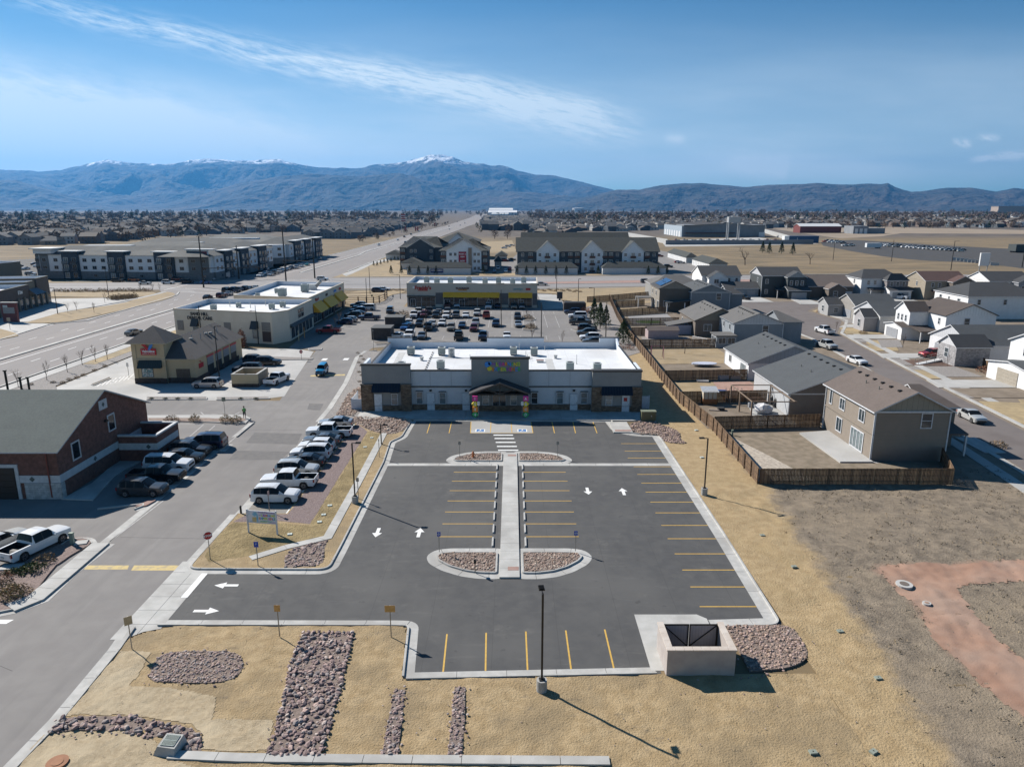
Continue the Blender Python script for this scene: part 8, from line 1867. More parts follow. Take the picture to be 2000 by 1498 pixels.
# ================================================================ far suburbs: houses one by one
SUBW=[flat('suburb_wall_'+n,c,.9) for n,c in (('tan',(.27,.23,.19)),('grey',(.22,.23,.24)),('white',(.50,.49,.47)),('blue',(.17,.21,.25)),('brown',(.17,.13,.11)),('slate',(.10,.115,.13)))]
SUBR=[flat('suburb_roof_'+n,c,.95) for n,c in (('grey',(.12,.12,.12)),('brown',(.13,.105,.09)),('slate',(.075,.082,.09)),('tan',(.22,.19,.16)),('dark',(.06,.06,.062)))]
SUBG=flat('suburb_window',(.04,.05,.06),.3)
def sub_house(i):
 r=random.Random(900+i); w,d,e,ri=r.uniform(10,14),r.uniform(11,15),r.choice((3.6,6.2,6.4)),r.uniform(2.4,3.6); ax=r.choice('xy')
 wm,rm=SUBW[i%6],SUBR[(i*2+i//6)%5]; mb=MB(); mb.box(-w/2,w/2,-d/2,d/2,0,e,wm)
 g=gable_roof(-w/2,w/2,-d/2,d/2,e,ri,ax,.4,.15,r.choice((0,0,4)),None,rm,rm); o=len(mb.v); mb.v+=g.v; k=mb.mat(rm)
 for f in g.f: mb.f.append(tuple(o+q for q in f)); mb.mi.append(k)
 for e_ in (0,1):
  g=gable_wall(-w/2,w/2,-d/2,d/2,e,ri*.98,ax,e_,wm,.0); o=len(mb.v); mb.v+=g.v; k=mb.mat(wm)
  for f in g.f: mb.f.append(tuple(o+q for q in f)); mb.mi.append(k)
 for z in ((1.0,3.9) if e>5 else (1.0,)):
  for u in (-.3,.05,.3):
   mb.box(u*w-.6,u*w+.6,-d/2-.06,-d/2-.01,z,z+1.4,SUBG); mb.box(-w/2-.06,-w/2-.01,u*d-.6,u*d+.6,z,z+1.4,SUBG)
 mb.box(-w/2+.5,-w/2+5,-d/2-1.6,-d/2-.02,0,2.9,wm)
 return mb.mesh('suburban_house')
SH=[sub_house(i) for i in range(18)]
hr=random.Random(5)
cand=[]
def zoneof(x,y):
 if-84<x<-70 and y<1300: return None
 return True
def add_field(poly,pitch,rowp,jit,label,group,tone=None,rot=0.0,scale=1.0):
 xs=[p[0] for p in poly]; ys=[p[1] for p in poly]; y=min(ys); k=0
 while y<max(ys):
  x=min(xs)+hr.uniform(0,pitch)
  while x<max(xs):
   q=(x+hr.uniform(-jit,jit),y+hr.uniform(-jit,jit))
   if inside(q,poly): cand.append((q[0],q[1],label,group,tone,rot,scale))
   x+=pitch*(1+0.15*(k%2))
  y+=rowp*(1.0 if k%2 else 1.35); k+=1
def wp(*P): return [gp(*p) for p in P]
add_field(wp((-120,474),(230,474),(330,462),(600,452),(600,440),(-200,440)),16,26,3,'house behind the long apartment block','houses behind the long apartment block')
add_field(wp((600,468),(700,466),(740,458),(770,450),(800,444),(820,440),(800,436),(600,440)),12.5,15,2,'townhouse left of the arterial road','townhouses left of the arterial road',tone=(1,3,7,9,15))
add_field(wp((-250,440),(830,436),(860,424),(-500,424)),30,75,10,'house on the left skyline','houses on the left skyline')
add_field(wp((1075,452),(1250,452),(1300,447),(1500,447),(1480,432),(1080,436)),15,24,2,'house behind the gabled apartments','dark roofed houses behind the gabled apartments',tone=(5,11,17,2,8))
add_field(wp((942,452),(1040,450),(1042,427),(945,426)),15,24,2,'townhouse below the white roofed hall','townhouses below the white roofed hall',tone=(5,11,17),scale=1.35)
add_field(wp((1500,447),(1760,444),(2150,447),(2150,430),(1500,430)),22,50,6,'house beyond the graded yard','houses beyond the graded yard')
add_field(wp((1040,434),(1600,430),(2300,430),(2500,418),(1040,420)),42,120,16,'house on the right skyline','houses on the right skyline')
WN,RN=('tan','grey','white','blue','brown','slate'),('grey','brown','slate','tan','dark')
def side_of(x,y):
 a=x/y; return 'far left ' if a<-.55 else 'left-hand ' if a<-.3 else 'left of centre ' if a<-.12 else 'central ' if a<.12 else 'right of centre ' if a<.3 else 'right-hand ' if a<.5 else 'far right '
def housename(m,x,y):
 i=SH.index(m); return f'{"near" if y < 760 else "second-rank" if y < 850 else "distant"} {side_of(x, y)}{WN[i % 6]} walled, {RN[(i * 2 + i // 6) % 5]} roofed '
add_field(wp((1040,470),(1130,456),(1120,434),(1045,434)),17,26,3,'house behind the gabled apartments','dark roofed houses behind the gabled apartments',tone=(5,11,17,2,8))
add_field(wp((-200,482),(60,480),(240,474),(-200,474)),17,24,3,'house behind the long apartment block','houses behind the long apartment block')
add_field(wp((1250,447),(1500,445),(1700,440),(1240,440)),18,34,4,'house behind the grey warehouse','houses behind the grey warehouse')
cand.sort(key=lambda c: hypot(c[0],c[1])); n=0; restmb=MB(); rest=0
for x,y,lb,gr,tone,rot,s in cand:
 m=SH[hr.choice(tone) if tone else hr.randrange(18)]; a=hr.choice((0,pi/2,pi,.3,-.4))+hr.uniform(-.1,.1)
 if n<300:
  o=put('suburban_house',m,None,(x,y,0),a); o.scale=(1,1,s); tag(o,housename(m,x,y)+lb,'house',gr); n+=1
 else:
  c,si=cos(a),sin(a); i0=len(restmb.v); restmb.v+=[(x+v.co.x*c-v.co.y*si,y+v.co.x*si+v.co.y*c,v.co.z) for v in m.vertices]
  mi=[restmb.mat(q) for q in m.materials]
  for p in m.polygons: restmb.f.append(tuple(i0+v for v in p.vertices)); restmb.mi.append(mi[p.material_index])
  rest+=1
if rest:
 o=put('far_suburb_roofs',restmb.mesh('far_suburb_roofs')); o['kind']='stuff'; o['label']='mass of small far houses below the skyline'; o['category']='houses'

# ================================================================ trees
BARK=mat('bark',(.085,.062,.048),(.12,.09,.07),scale=6,rough=.95); TWIG=mat('bare_twigs',(.115,.085,.068),(.16,.12,.095),scale=2,rough=1); TWIG2=mat('warm_bare_twigs',(.19,.13,.085),(.13,.095,.07),scale=1.5,rough=1)
PINE=mat('pine_needles',(.022,.042,.020),(.040,.062,.028),scale=2.5,rough=.95); PINE2=mat('juniper_needles',(.055,.080,.028),(.035,.055,.02),scale=2.5,rough=.95); DRYBUSH=mat('dry_bush',(.30,.21,.12),(.21,.145,.085),scale=5,rough=1); REDBUSH=mat('rusty_bush',(.26,.12,.07),(.18,.09,.055),scale=4,rough=1)
def quadleaf(mb,c,s,m,r):
 a=Vector((r.gauss(0,1),r.gauss(0,1),r.gauss(0,1))).normalized(); b=a.orthogonal().normalized()*s; d=a.cross(b)
 c=Vector(c); mb.face([tuple(c+b),tuple(c+d*.6),tuple(c-b)],m)
def bare_tree(seed,h=7.0,spread=1.0,levels=4,twig=TWIG,thick=.16,fine=True):
 r=random.Random(seed); br=MB(); tw=MB()
 def grow(p,d,L,rad,lv):
  q=p+d*L; (br if lv>1 else tw).tube(p,q,rad,BARK if lv>1 else twig,5 if lv>2 else 3,rad*.62,caps=False)
  if lv==0: return
  for k in range(r.choice((2,3,3)) if lv<levels else r.choice((3,4,5))):
   ax=Vector((r.gauss(0,1),r.gauss(0,1),r.gauss(0,.5))).normalized(); nd=(d+ax*r.uniform(.45,.8)*spread+Vector((0,0,.12))).normalized()
   grow(p+d*L*r.uniform(.6,1.0),nd,L*r.uniform(.55,.8),rad*.58,lv-1)
 grow(Vector((0,0,0)),Vector((r.uniform(-.08,.08),r.uniform(-.08,.08),1)).normalized(),h*.28,thick,levels)
 return br.mesh('trunk'),tw.mesh('twigs')
def pine(seed,h=6,w=2.2,m=PINE,n=420,s=.42):
 r=random.Random(seed); tr=MB(); tr.tube((0,0,0),(0,0,h*.85),.14,BARK,6,.04)
 c=MB()
 for i in range(n):
  t=r.random()**.8; z=h*(.12+.86*t); R=w*(1-t)**.8*(.35+.65*abs(sin(z*3.3+seed)))**.5; a=r.uniform(0,6.283); q=R*r.uniform(.55,1.05)
  quadleaf(c,(q*cos(a),q*sin(a),z-q*.15),s*r.uniform(.6,1.3),m,r)
 return tr.mesh('trunk'),c.mesh('crown')
def bush(seed,w=1.0,h=.8,m=DRYBUSH,n=220,s=.14):
 r=random.Random(seed); c=MB()
 for i in range(n):
  a=r.uniform(0,6.283); q=w*r.random()**.6; z=h*r.random()*(1-.6*(q/w)**2); quadleaf(c,(q*cos(a),q*sin(a),z),s*r.uniform(.6,1.4),m,r)
 return c.mesh('foliage')
TREES={}
def tree(key,x,y,label,cat='tree',group=None,rot=0,s=1.0,z=0.1,name=None):
 t,c=TREES[key]; T=thing(name or ('pine_tree' if 'pine' in key else 'bare_tree'),label,cat,(x,y,z),rot,group); T.scale=(s,s,s)
 put('trunk',t,T); put('crown' if 'pine' in key else 'twigs',c,T); return T
for i in range(3): TREES[f'bare{i}']=bare_tree(i,8,1.0,5,TWIG if i else TWIG2)
for i in range(3): TREES[f'sap{i}']=bare_tree(10+i,5.0,.55,4,thick=.06)
for i in range(2): TREES[f'pine{i}']=pine(i,6.5,2.0,PINE2 if i else PINE,800,.32)
TREES['pineball']=pine(7,5.0,2.4,PINE2,1000,.3)
tree('bare1',*gp(1455,518),'bare spreading tree standing alone in the golden field, left of two',s=1.75); tree('bare2',*gp(1582,517),'bare split tree leaning in the golden field, right of two',s=1.5,rot=1)
for k,(px,py) in enumerate(((1489,494),(1502,496),(1526,496),(1548,498))): tree('pine0',*gp(px,py),f'small dark pine in the golden field, {["leftmost", "second from left", "third from left", "rightmost"][k]} of four',s=1.2,rot=k)
for k,(px,py,s) in enumerate(((1160,632,1.0),(1172,642,1.0),(1183,640,.85))): tree('pine1',*gp(px,py),f'juniper by the wood fence right of the mall car park, {["farthest", "middle", "nearest"][k]} of three',s=s,rot=k*2)
tree('pineball',*gp(1217,672),'round bushy juniper beside the long fence behind the white roof',s=1.05)
for k,(px,py) in enumerate(((1029,624),(1037,649),(1039,668))): tree(f'sap{k}',*gp(px,py),f'bare reddish sapling on a mall car park island, {["far", "middle", "near"][k]} of three',s=.85,group=None)
tree('sap1',*gp(1098,672),'bare sapling behind the right half of the white roof',s=.8); tree('bare0',*gp(1337,692),'bare young tree in the fenced dry lawn',s=.55,z=.13)
tree('sap2',*gp(662,636),'bare sapling in front of the yellow-awning shops',s=1.0); tree('sap0',*gp(655,640),'thin bare sapling left of its neighbour before the yellow-awning shops',s=.8)
for k,(px,py) in enumerate(((36,757),(92,744),(132,728),(161,714),(187,708),(210,704))): tree(f'sap{k % 3}',*gp(px,py),f'thin bare street tree in the grey rock verge, number {["one", "two", "three", "four", "five", "six"][k]} from the left',s=.95,rot=k)
for k,(px,py) in enumerate(((150,608),(205,592),(275,571),(299,571),(313,571),(184,612),(133,612))): tree(f'sap{k % 3}',*gp(px,py),'thin bare young tree in the lawn strip by the dark corner shops',s=.9,rot=k,group='young trees near the corner shops')
tree('sap0',*gp(1763,679,.13),'bare young tree in the dry front lawn of the white two-storey house',s=.9,z=.13); tree('sap1',*gp(1850,715,.13),'bare young tree in the brown mulch by the white ramp',s=.6,z=.13); tree('sap2',*gp(1633,646,.13),'bare sapling beside the white pickup on the estate street',s=.7,z=.13); tree('sap0',*gp(1374,583),'thin tree by the estate bend',s=.6) if False else None
BUSH=[bush(1),bush(2,1.2,1.0,REDBUSH),bush(3,.9,.6,mat('green_bush',(.07,.09,.03),(.05,.07,.02),scale=5,rough=1)),bush(4,.8,1.1,mat('straw_grass',(.34,.25,.12),(.24,.17,.09),scale=5,rough=1))]
def bsh(i,px,py,label,s=1.0,group=None,z=.13):
 x,y=gp(px,py,z); o=put('bush',BUSH[i],None,(x,y,z),RND.uniform(0,6)); o.scale=(s,)*3; tag(o,label,'bush',group)
for i,px,py,lb,s in ((2,64,1114,'green low shrub in the gravel behind the white pickup, right one',1.15),(2,41,1117,'green low shrub in the gravel behind the white pickup, middle one',.8),(2,19,1119,'green low shrub in the gravel behind the white pickup, left one',.7),(0,36,1160,'large dry brown shrub at the lower left pavement',1.0),(3,24,1166,'straw coloured clump at the lower left pavement',1.1),(0,88,1096,'dry grey shrub beside the white pickup shadow',.9),(1,4,1133,'rusty shrub at the left edge',.75),(0,5,1150,'dry shrub cut by the left edge',.9)): bsh(i,px,py,lb,s)
for i,px,py,lb in ((3,380,822,'dry grass clump in the corner bed, left'),(3,441,823,'dry grass clump in the corner bed behind the sign post'),(3,461,824,'dry grass clump in the corner bed by the person'),(0,335,821,'small dark shrub in the corner bed')): bsh(i,px,py,lb,1.0)
k0=0
for px,py in ((296,779),(323,779),(347,779),(372,779),(470,779),(500,779)): bsh(2,px,py,'tiny shrub in the kerbed gravel bed before the forecourt',.45,'tiny shrubs in the kerbed gravel beds')
for px,py in ((163,733),(150,738),(135,742),(122,748),(104,748),(185,724),(205,716),(60,752)): bsh(0,px,py,'tiny dark shrub in the grey rock verge',.5,'tiny shrubs in the rock verge')
for k in range(16): bsh(0,699+(k%3)*5+k*.9-(k//2)*1.2,690+k*6.2,'tiny dark shrub in the gravel left of the white roofed building',.4,'tiny shrubs in the gravel verge')
for k in range(14): bsh(0,1051+k*6.2+(k%2)*2,566.5+(k%3)*1.2+(0 if k<8 else k*.6-4.8),'low dark shrub in the curved row right of the strip mall',.75,'shrubs right of the strip mall')
for k in range(8): bsh(0,745+k*6,567+(k%2)*.8,'low dark shrub in the row left of the strip mall',.7,'shrubs left of the strip mall')
for k in range(20): bsh((0,3,3,1)[k%4],110+k*9.5,569+(k%3)*.7-(k>12)*1,'ornamental grass clump along the cross street at the left',1.2,'grass clumps along the cross street')
for k in range(10): bsh((0,3)[k%2],218+k*5,584-k*.4+(k%3),'dry shrub in the mounded bed at the junction corner',1.6,'shrubs at the junction corner')
for px,py,i,lb,s in ((788,618,0,'dry brown shrub clump at the corner of the mall car park',2.2),(1030,622,0,'dry shrub on the far mall island',1.5),(1037,641,0,'dry shrub on the middle mall island',1.6),(1148,612,1,'reddish shrub left of the junipers',2.0),(1205,680,1,'rusty shrub left of the round juniper',1.2),(1228,682,1,'rusty shrub right of the round juniper',1.2),(1712,633,1,'rusty shrub by the grey stone-fronted house',1.0),(1922,727,1,'round rusty shrub by the pale grey house',1.3),(1602,611,1,'rusty shrub by the small grey house',1.0),(1950,872,0,'bare wiry shrub by the nearest pavement',1.0),(1685,651,0,'row of small dark red shrubs',1.0)): bsh(i,px,py,lb,s)
bsh(0,472,640+8,'tall rust-leaved shrub against the dental clinic wall',.01) if False else None
T=thing('rust_leaf_tree','narrow tree with rusty leaves against the dental clinic wall','tree',(*gp(473,678),0)); o=put('crown',bush(9,1.0,4.2,REDBUSH,500,.3),T); pm('trunk',MB().tube((0,0,0),(0,0,2.5),.08,BARK,6),T)
for k0_,(px,py) in enumerate(((764,536),(784,536),(800,537),(818,537),(836,537),(852,537),(944,536),(1010,537),(1028,537),(1046,537),(1066,537),(1086,537),(1106,537),(1266,537),(1285,537),(1302,536),(1168,536))): tree('pine0',*gp(px,py),'small young pine before the '+('left' if px<930 else 'middle' if px<1140 else 'right')+' garage row, '+(('leftmost','second','third','fourth','fifth','sixth','rightmost')+('leftmost','second','third','fourth','fifth','rightmost')+('second','third','rightmost','leftmost'))[k0_],s=.62,rot=k0_,group='young pines before the garage rows')
for k in range(30): tree('pine0' if k%3 else 'pine1',*gp(730+k*3.4,520-k*.9+(k%3)),'low evergreen along the path beside the arterial road',s=.4,rot=k,group='low evergreens beside the arterial road') if k%2==0 else None
# masses of suburban trees: bare crowns and evergreens, built light
def far_tree(seed,kind):
 r=random.Random(seed); c=MB()
 if kind=='bare':
  m=(TWIG,TWIG2)[seed%2]; c.tube((0,0,0),(0,0,4),.3,BARK,4)
  for i in range(90):
   d=Vector((r.gauss(0,1),r.gauss(0,1),r.gauss(.3,.8))).normalized(); q=Vector((0,0,5.0))+Vector((d.x*3.6,d.y*3.6,d.z*3.6))*r.uniform(.5,1); quadleaf(c,q,r.uniform(.7,1.5),m,r)
 else:
  c.tube((0,0,0),(0,0,2),.3,BARK,4)
  for i in range(50):
   t=r.random(); a=r.uniform(0,6.28); R=2.4*(1-t)**.8*r.uniform(.5,1); quadleaf(c,(R*cos(a)*1.3,R*sin(a)*1.3,.8+8*t),r.uniform(.9,1.7),PINE,r)
 return c.mesh('suburban_tree')
FT=[far_tree(i,'bare') for i in range(4)]+[far_tree(i+10,'ever') for i in range(2)]
tr=random.Random(11); tcand=[]
def scatter(poly,n,s0,s1,ever,label,group):
 for p in sample_in(poly,n,tr): tcand.append((p[0],p[1],tr.uniform(s0,s1),tr.random()<ever,label,group))
scatter(wp((-300,478),(230,474),(600,452),(620,440),(-300,438)),700,.9,1.5,.25,'behind the long apartment block','trees behind the long apartment block')
scatter(wp((-900,440),(850,437),(870,420),(-1500,420)),1700,1.4,2.4,.28,'on the left skyline','trees on the left skyline')
scatter(wp((600,470),(800,448),(830,440),(620,440)),90,.6,1.0,.3,'among the pale townhouses','trees among the pale townhouses')
scatter(wp((1040,452),(1700,446),(2300,450),(2400,434),(1040,437)),700,.8,1.4,.2,'in the suburb beyond the yards','trees in the suburb beyond the yards')
scatter(wp((1035,440),(2600,436),(3200,419),(1030,419)),1800,1.3,2.3,.22,'on the right skyline','trees on the right skyline')
scatter(wp((925,470),(1100,462),(1090,430),(925,432)),60,.6,1.1,.4,'between the townhouses and the gabled apartments','trees near the dark townhouses')
scatter(wp((700,478),(760,466),(880,438),(860,436),(700,462)),40,.4,.8,.3,'along the far side of the arterial road','trees along the arterial road')
scatter(wp((930,424),(1040,424),(1040,417),(930,417)),70,1.0,1.6,.6,'behind the white roofed hall','trees behind the white roofed hall')
scatter(wp((-3000,419),(3500,419),(5000,416),(-5000,416)),1300,1.8,3.4,.3,'far out on the plain','trees far out on the plain')
tcand=[c for c in tcand if not (-122<c[0]<-70 and c[1]<2600)]
tcand.sort(key=lambda c: hypot(c[0],c[1]))
for kind_,nm in ((False,'bare_tree'),(True,'evergreen_tree')):
 n=0; mb=MB()
 for x,y,s,ev,lb,gr in tcand:
  if ev!=kind_: continue
  m=FT[4+tr.randrange(2)] if ev else FT[tr.randrange(4)]; a=tr.uniform(0,6.28)
  if n<270: o=put(nm,m,None,(x,y,0),a); o.scale=(s,)*3; tag(o,('near ' if y<820 else 'receding ' if y<1100 else 'distant ' if y<1500 else 'faint ')+side_of(x,y)+('tall ' if s>1.15 else 'low ' if s<.85 else 'mid-sized ')+('dark evergreen ' if ev else 'bare brown tree ')+lb,'tree',('evergreen ' if ev else 'bare ')+gr); n+=1
  else:
   c,si=cos(a)*s,sin(a)*s; i0=len(mb.v); mb.v+=[(x+v.co.x*c-v.co.y*si,y+v.co.x*si+v.co.y*c,v.co.z*s) for v in m.vertices]; mi=[mb.mat(q) for q in m.materials]
   for p in m.polygons: mb.f.append(tuple(i0+v for v in p.vertices)); mb.mi.append(mi[p.material_index])
 o=put('far_'+nm+'s',mb.mesh('far_trees')); o['kind']='stuff'; o['label']=('mass of far dark evergreens' if kind_ else 'mass of far bare brown trees')+' below the skyline'; o['category']='trees'

# ================================================================ poles, signals, small street things
def street_pole(px,py,h,label,arm=None,cat='street lamp',r=.12,z=.0,name='street_lamp',tilt=0,m=METAL):
 x,y=gp(px,py); T=thing(name,label,cat,(x,y,z)); pm('pole',MB().tube((0,0,0),(tilt,0,h),r,m,8,r*.6),T)
 if arm: mb=MB(); mb.tube((tilt,0,h-.1),(tilt+arm,0,h),.06,m,5); mb.box(tilt+arm-.4,tilt+arm+.1,-.15,.15,h-.08,h+.04,m); pm('arm',mb,T)
 return T
for px,py,h,lb,arm in ((212,577,9,'tall thin lamp post in the lawn strip by the corner shops',-.8),(113,614,7.5,'lamp post at the corner shops car park',-.8),(505,673,7.5,'lamp post before the dental clinic wall',-.9),(429,742,9.5,'lamp post beside the bays of the oil-change garage',1.0),(398,700,10.5,'lamp post rising behind the oil-change garage roof',.8),(717,598,8.5,'lamp post between shops and wooden rail',0),(723,575,9.5,'tall pole left of the mall lawn',0),(782,584,8.0,'lamp post left of the strip mall',-.6),(1129,604,9,'lamp post behind the dark bin enclosure right of the mall',.6),(979,640,9.5,'lamp post with concrete base in the mall car park, right one',.0),(833,662,8.5,'lamp post with concrete base in the mall car park, left one',.0),(1057,668,9.0,'lamp pole behind the white parapet',0),(1183,662,8.5,'dark lamp post with concrete base by the fence',0),(1159,624,8.5,'lamp post with arm among the junipers',-1.0),(1087,571,8.0,'lamp post at the mall exit',0),(1085,545,6,'thin pole by the cross street',0)):
 street_pole(px,py,h,lb,arm if arm else None)
for px,py in ((979,640),(833,662),(1183,662),(398,700)):
 pass
for px,py,h,lb in ((398,562,19,'black signal pole at the left of the junction with a long arm'),(467,545,14,'black signal pole beside the apartment block corner'),(559,552,21,'black signal pole rising above the shops roof'),(615,544,17,'black signal pole at the right of the junction')):
 x,y=gp(px,py); T=thing('traffic_signal',lb,'traffic signal',(x,y,0)); pm('pole',MB().tube((0,0,0),(0,0,h),.32,METAL,8,.22),T)
 L=22 if px==398 else-14 if px!=559 else .01
 if abs(L)>1: pm('mast_arm',MB().tube((0,0,7.2),(L,2,7.6),.15,METAL,6,.1),T)
 for f in (.55,.95):
  pm('signal_head',MB().box(L*f-.2,L*f+.2,1.0,1.4,6.4,7.6,METAL),T)
street_pole(1383+244,505+3,12,'wooden power pole at the field edge, left one',None,'power pole',.18,name='power_pole'); street_pole(1741,511,12,'wooden power pole by the dark yard road',None,'power pole',.18,name='power_pole'); street_pole(1857,528,14,'power pole with a lamp arm behind the row of houses',2.0,'power pole',.2,name='power_pole'); street_pole(1996,522,14,'thick wooden power pole at the right edge',None,'power pole',.25,name='power_pole')
x,y=gp(1919,532); T=thing('water_tower_sign','white block sign on legs behind the row of houses','sign',(x,y,0)); pm('panel',MB().box(-2.2,2.2,-.4,.4,3,9,FRW),T)
for u in (-1.8,1.8): pm('leg',MB().tube((u,0,0),(u,0,3),.2,FRG,6),T)
for k in range(11): x,y=gp(1868+k*7.4,508.5+k*1.05); mb=MB(); mb.faces([(-2,-.4,0),(2,-.4,0),(2,.4,0),(-2,.4,0),(-2,-.15,1.6),(2,-.15,1.6),(2,.15,1.6),(-2,.15,1.6)],[(4,5,6,7),(0,1,5,4),(1,2,6,5),(2,3,7,6),(3,0,4,7)],CONC2); o=pm('barrier_block',mb,None,(x,y,0),-.4); tag(o,'pale concrete barrier block in the line edging the dark yard','barrier','barrier blocks edging the dark yard')
# flag pole and banners of the show homes
x,y=gp(784,455); T=thing('flag_pole','white flag pole with two red and white flags by the arterial road','flag pole',(x,y,0)); pm('pole',MB().tube((0,0,0),(0,0,24),.3,FRW,6),T)
for z,c in ((19,flat('flag_red',(.4,.06,.06))),(14,flat('flag_red',(.4,.06,.06)))): mb=MB(); mb.box(.3,5.5,-.05,.05,z,z+3.6,c); mb.box(.3,5.5,-.06,.06,z+1.2,z+2.2,FRW); pm('flag',mb,T)
for px,c in ((792,'arched'),(812,'upright'),(816,'second upright'),(849,'far')): x,y=gp(px,453 if px<800 else 452 if px<840 else 443); o=put('red_banner_flag',MB().box(-.9,.9,-.1,.1,.3,6,MATS['flag_red']).mesh('red_banner_flag'),None,(x,y,0)); tag(o,f'red {c} feather banner beside the arterial road','banner')
# street signs around the crossroads
x,y=gp(440,814,.13); sign_post(x,y,2.9,'green-backed sign post at the crossroads pavement corner',(.5,.6),flat('sign_back_grey',(.25,.27,.2)),ang=.4)
x,y=gp(-42,1170,.12); stop_sign(x,y,'stop sign just outside the left edge, casting its shadow on the street',.5)
x,y=gp(589,704,0); T=stop_sign(x,y,'small red sign at the forecourt kerb end',0,2.0)
x,y=gp(252,738); sign_post(x,y,2.6,'blue and white parking sign with yellow base by the garage',(.4,.7),SIGNWHITE)
x,y=gp(20,645); sign_post(x,y,3.0,'grey round-backed sign by the clinic lawn corner',(.9,.9),GALV)
x,y=gp(447,553); sign_post(x,y,4.0,'pale square sign on a post at the junction',(1.6,1.6),FRG)
x,y=gp(595,662); sign_post(x,y,2.6,'yellow sleeve post on the clinic pavement',(.16,2.4),SIGNYEL); x,y=gp(584,669); sign_post(x,y,2.6,'pale yellow sleeve post, nearer on the clinic pavement',(.16,2.4),flat('sleeve_pale',(.5,.47,.3)))
x,y=gp(768,591); sign_post(x,y,2.2,'small round-headed sign on the mall drive',(.7,.7),FRG,round_=10); x,y=gp(727,592); sign_post(x,y,2.6,'green diamond sign by the wooden rail',(.8,.8),flat('diamond_green',(.1,.14,.09)),round_=4)
x,y=gp(730,687); sign_post(x,y,4.5,'thin grey pole behind the left end of the white roof',(.2,.3),GALV)
x,y=gp(142,1062,.13); T=thing('utility_pedestal','pale green utility pedestal on the small gravel island','utility box',(x,y,.13)); PG=flat('pedestal_green',(.26,.32,.25)); pm('body',MB().box(-.16,.16,-.12,.12,0,.95,PG),T); pm('cap',MB().box(-.19,.19,-.15,.15,.95,1.08,PG),T)
x,y=gp(159,1060,.13); o=put('concrete_lid',MB().box(-.5,.5,-.4,.4,-.05,.08,CONC2).mesh('concrete_lid'),None,(x,y,.13),.3); tag(o,'square pale lid beside the pale green pedestal','lid')
x,y=gp(22,1108,.13); o=put('concrete_lid',MB().box(-.8,.8,-.5,.5,-.05,.1,CONC2).mesh('concrete_lid'),None,(x,y,.13),.1); tag(o,'pale slab under the tail of the white pickup','lid')
x,y=gp(1421,851,.1); T=thing('utility_pedestal','small green utility pedestal in the pebble yard corner','utility box',(x+.6,y,.1)); pm('body',MB().tube((0,0,0),(0,0,.75),.13,PG,8),T); pm('cap',MB().tube((0,0,.75),(0,0,.82),.15,PG,8),T)
# wooden rail fence by the shops
x0,y0=gp(676,596); RAILW=flat('rail_fence_brown',(.10,.06,.045),.9); T=thing('rail_fence','brown wooden rail fence round the small lawn by the shops','fence',(x0,y0,0))
pts=[gp(*p) for p in ((674,594),(700,594),(716,594),(730,594),(741,592),(752,586),(756,582))]
for a,b in zip(pts[:-1],pts[1:]):
 for z in (.6,1.3,2.0): part('rail',MB().tube((a[0],a[1],z),(b[0],b[1],z),.09,RAILW,4),T)
for a in pts: part('post',MB().box(a[0]-.15,a[0]+.15,a[1]-.15,a[1]+.15,0,2.3,RAILW),T)
pts=[gp(*p) for p in ((674,584),(756,581))]; mb=MB(); [mb.tube((pts[0][0],pts[0][1],z),(pts[1][0],pts[1][1],z),.09,RAILW,4) for z in (.8,1.8)]; part('rail',mb,T)
# bin enclosures of the mall: dark boxes
for px,py,lb in ((743,664,'dark brown bin enclosure, nearer of two at the mall corner'),(768,641,'dark brown bin enclosure, farther of two at the mall corner')):
 x,y=gp(px,py); T=thing('bin_enclosure',lb,'bin enclosure',(x,y,0)); DB_=mat('dark_block',(.065,.055,.05),(.05,.042,.04),scale=2,rough=.9)
 for a in ((-2.0,2.4,0,.25),(-2.0,-1.75,.26,4.5),(2.15,2.4,.26,4.5),(-2.0,2.4,4.51,4.75)): pm('wall',MB().box(*a,.0,2.6,DB_),T)
 pm('cover',MB().box(-2.1,2.5,-.1,4.85,2.6,2.75,flat('painted_open_top',(.09,.09,.085))),T)  # dark slab across the open top, the shade inside put into its colour
x,y=gp(1113,607); T=thing('bin_enclosure','dark brown bin enclosure at the top right of the mall car park','bin enclosure',(x+1,y-1,0)); pm('wall',MB().box(-3,3.4,-2,1.5,0,2.6,MATS['dark_block']),T); pm('painted_opening',MB().box(-2.7,3.1,-1.7,1.2,2.6,2.75,TRIMB),T)  # black slab on a solid block, shade of the open top as its colour
x,y=gp(1093,587); T=thing('order_box','dark grey drive-through menu box beside the exit lane','menu board',(x,y,0)); pm('board',MB().box(-.9,.9,-.4,.4,.6,2.8,FRD),T); pm('stand',MB().box(-.3,.3,-.2,.2,0,.6,FRD),T)
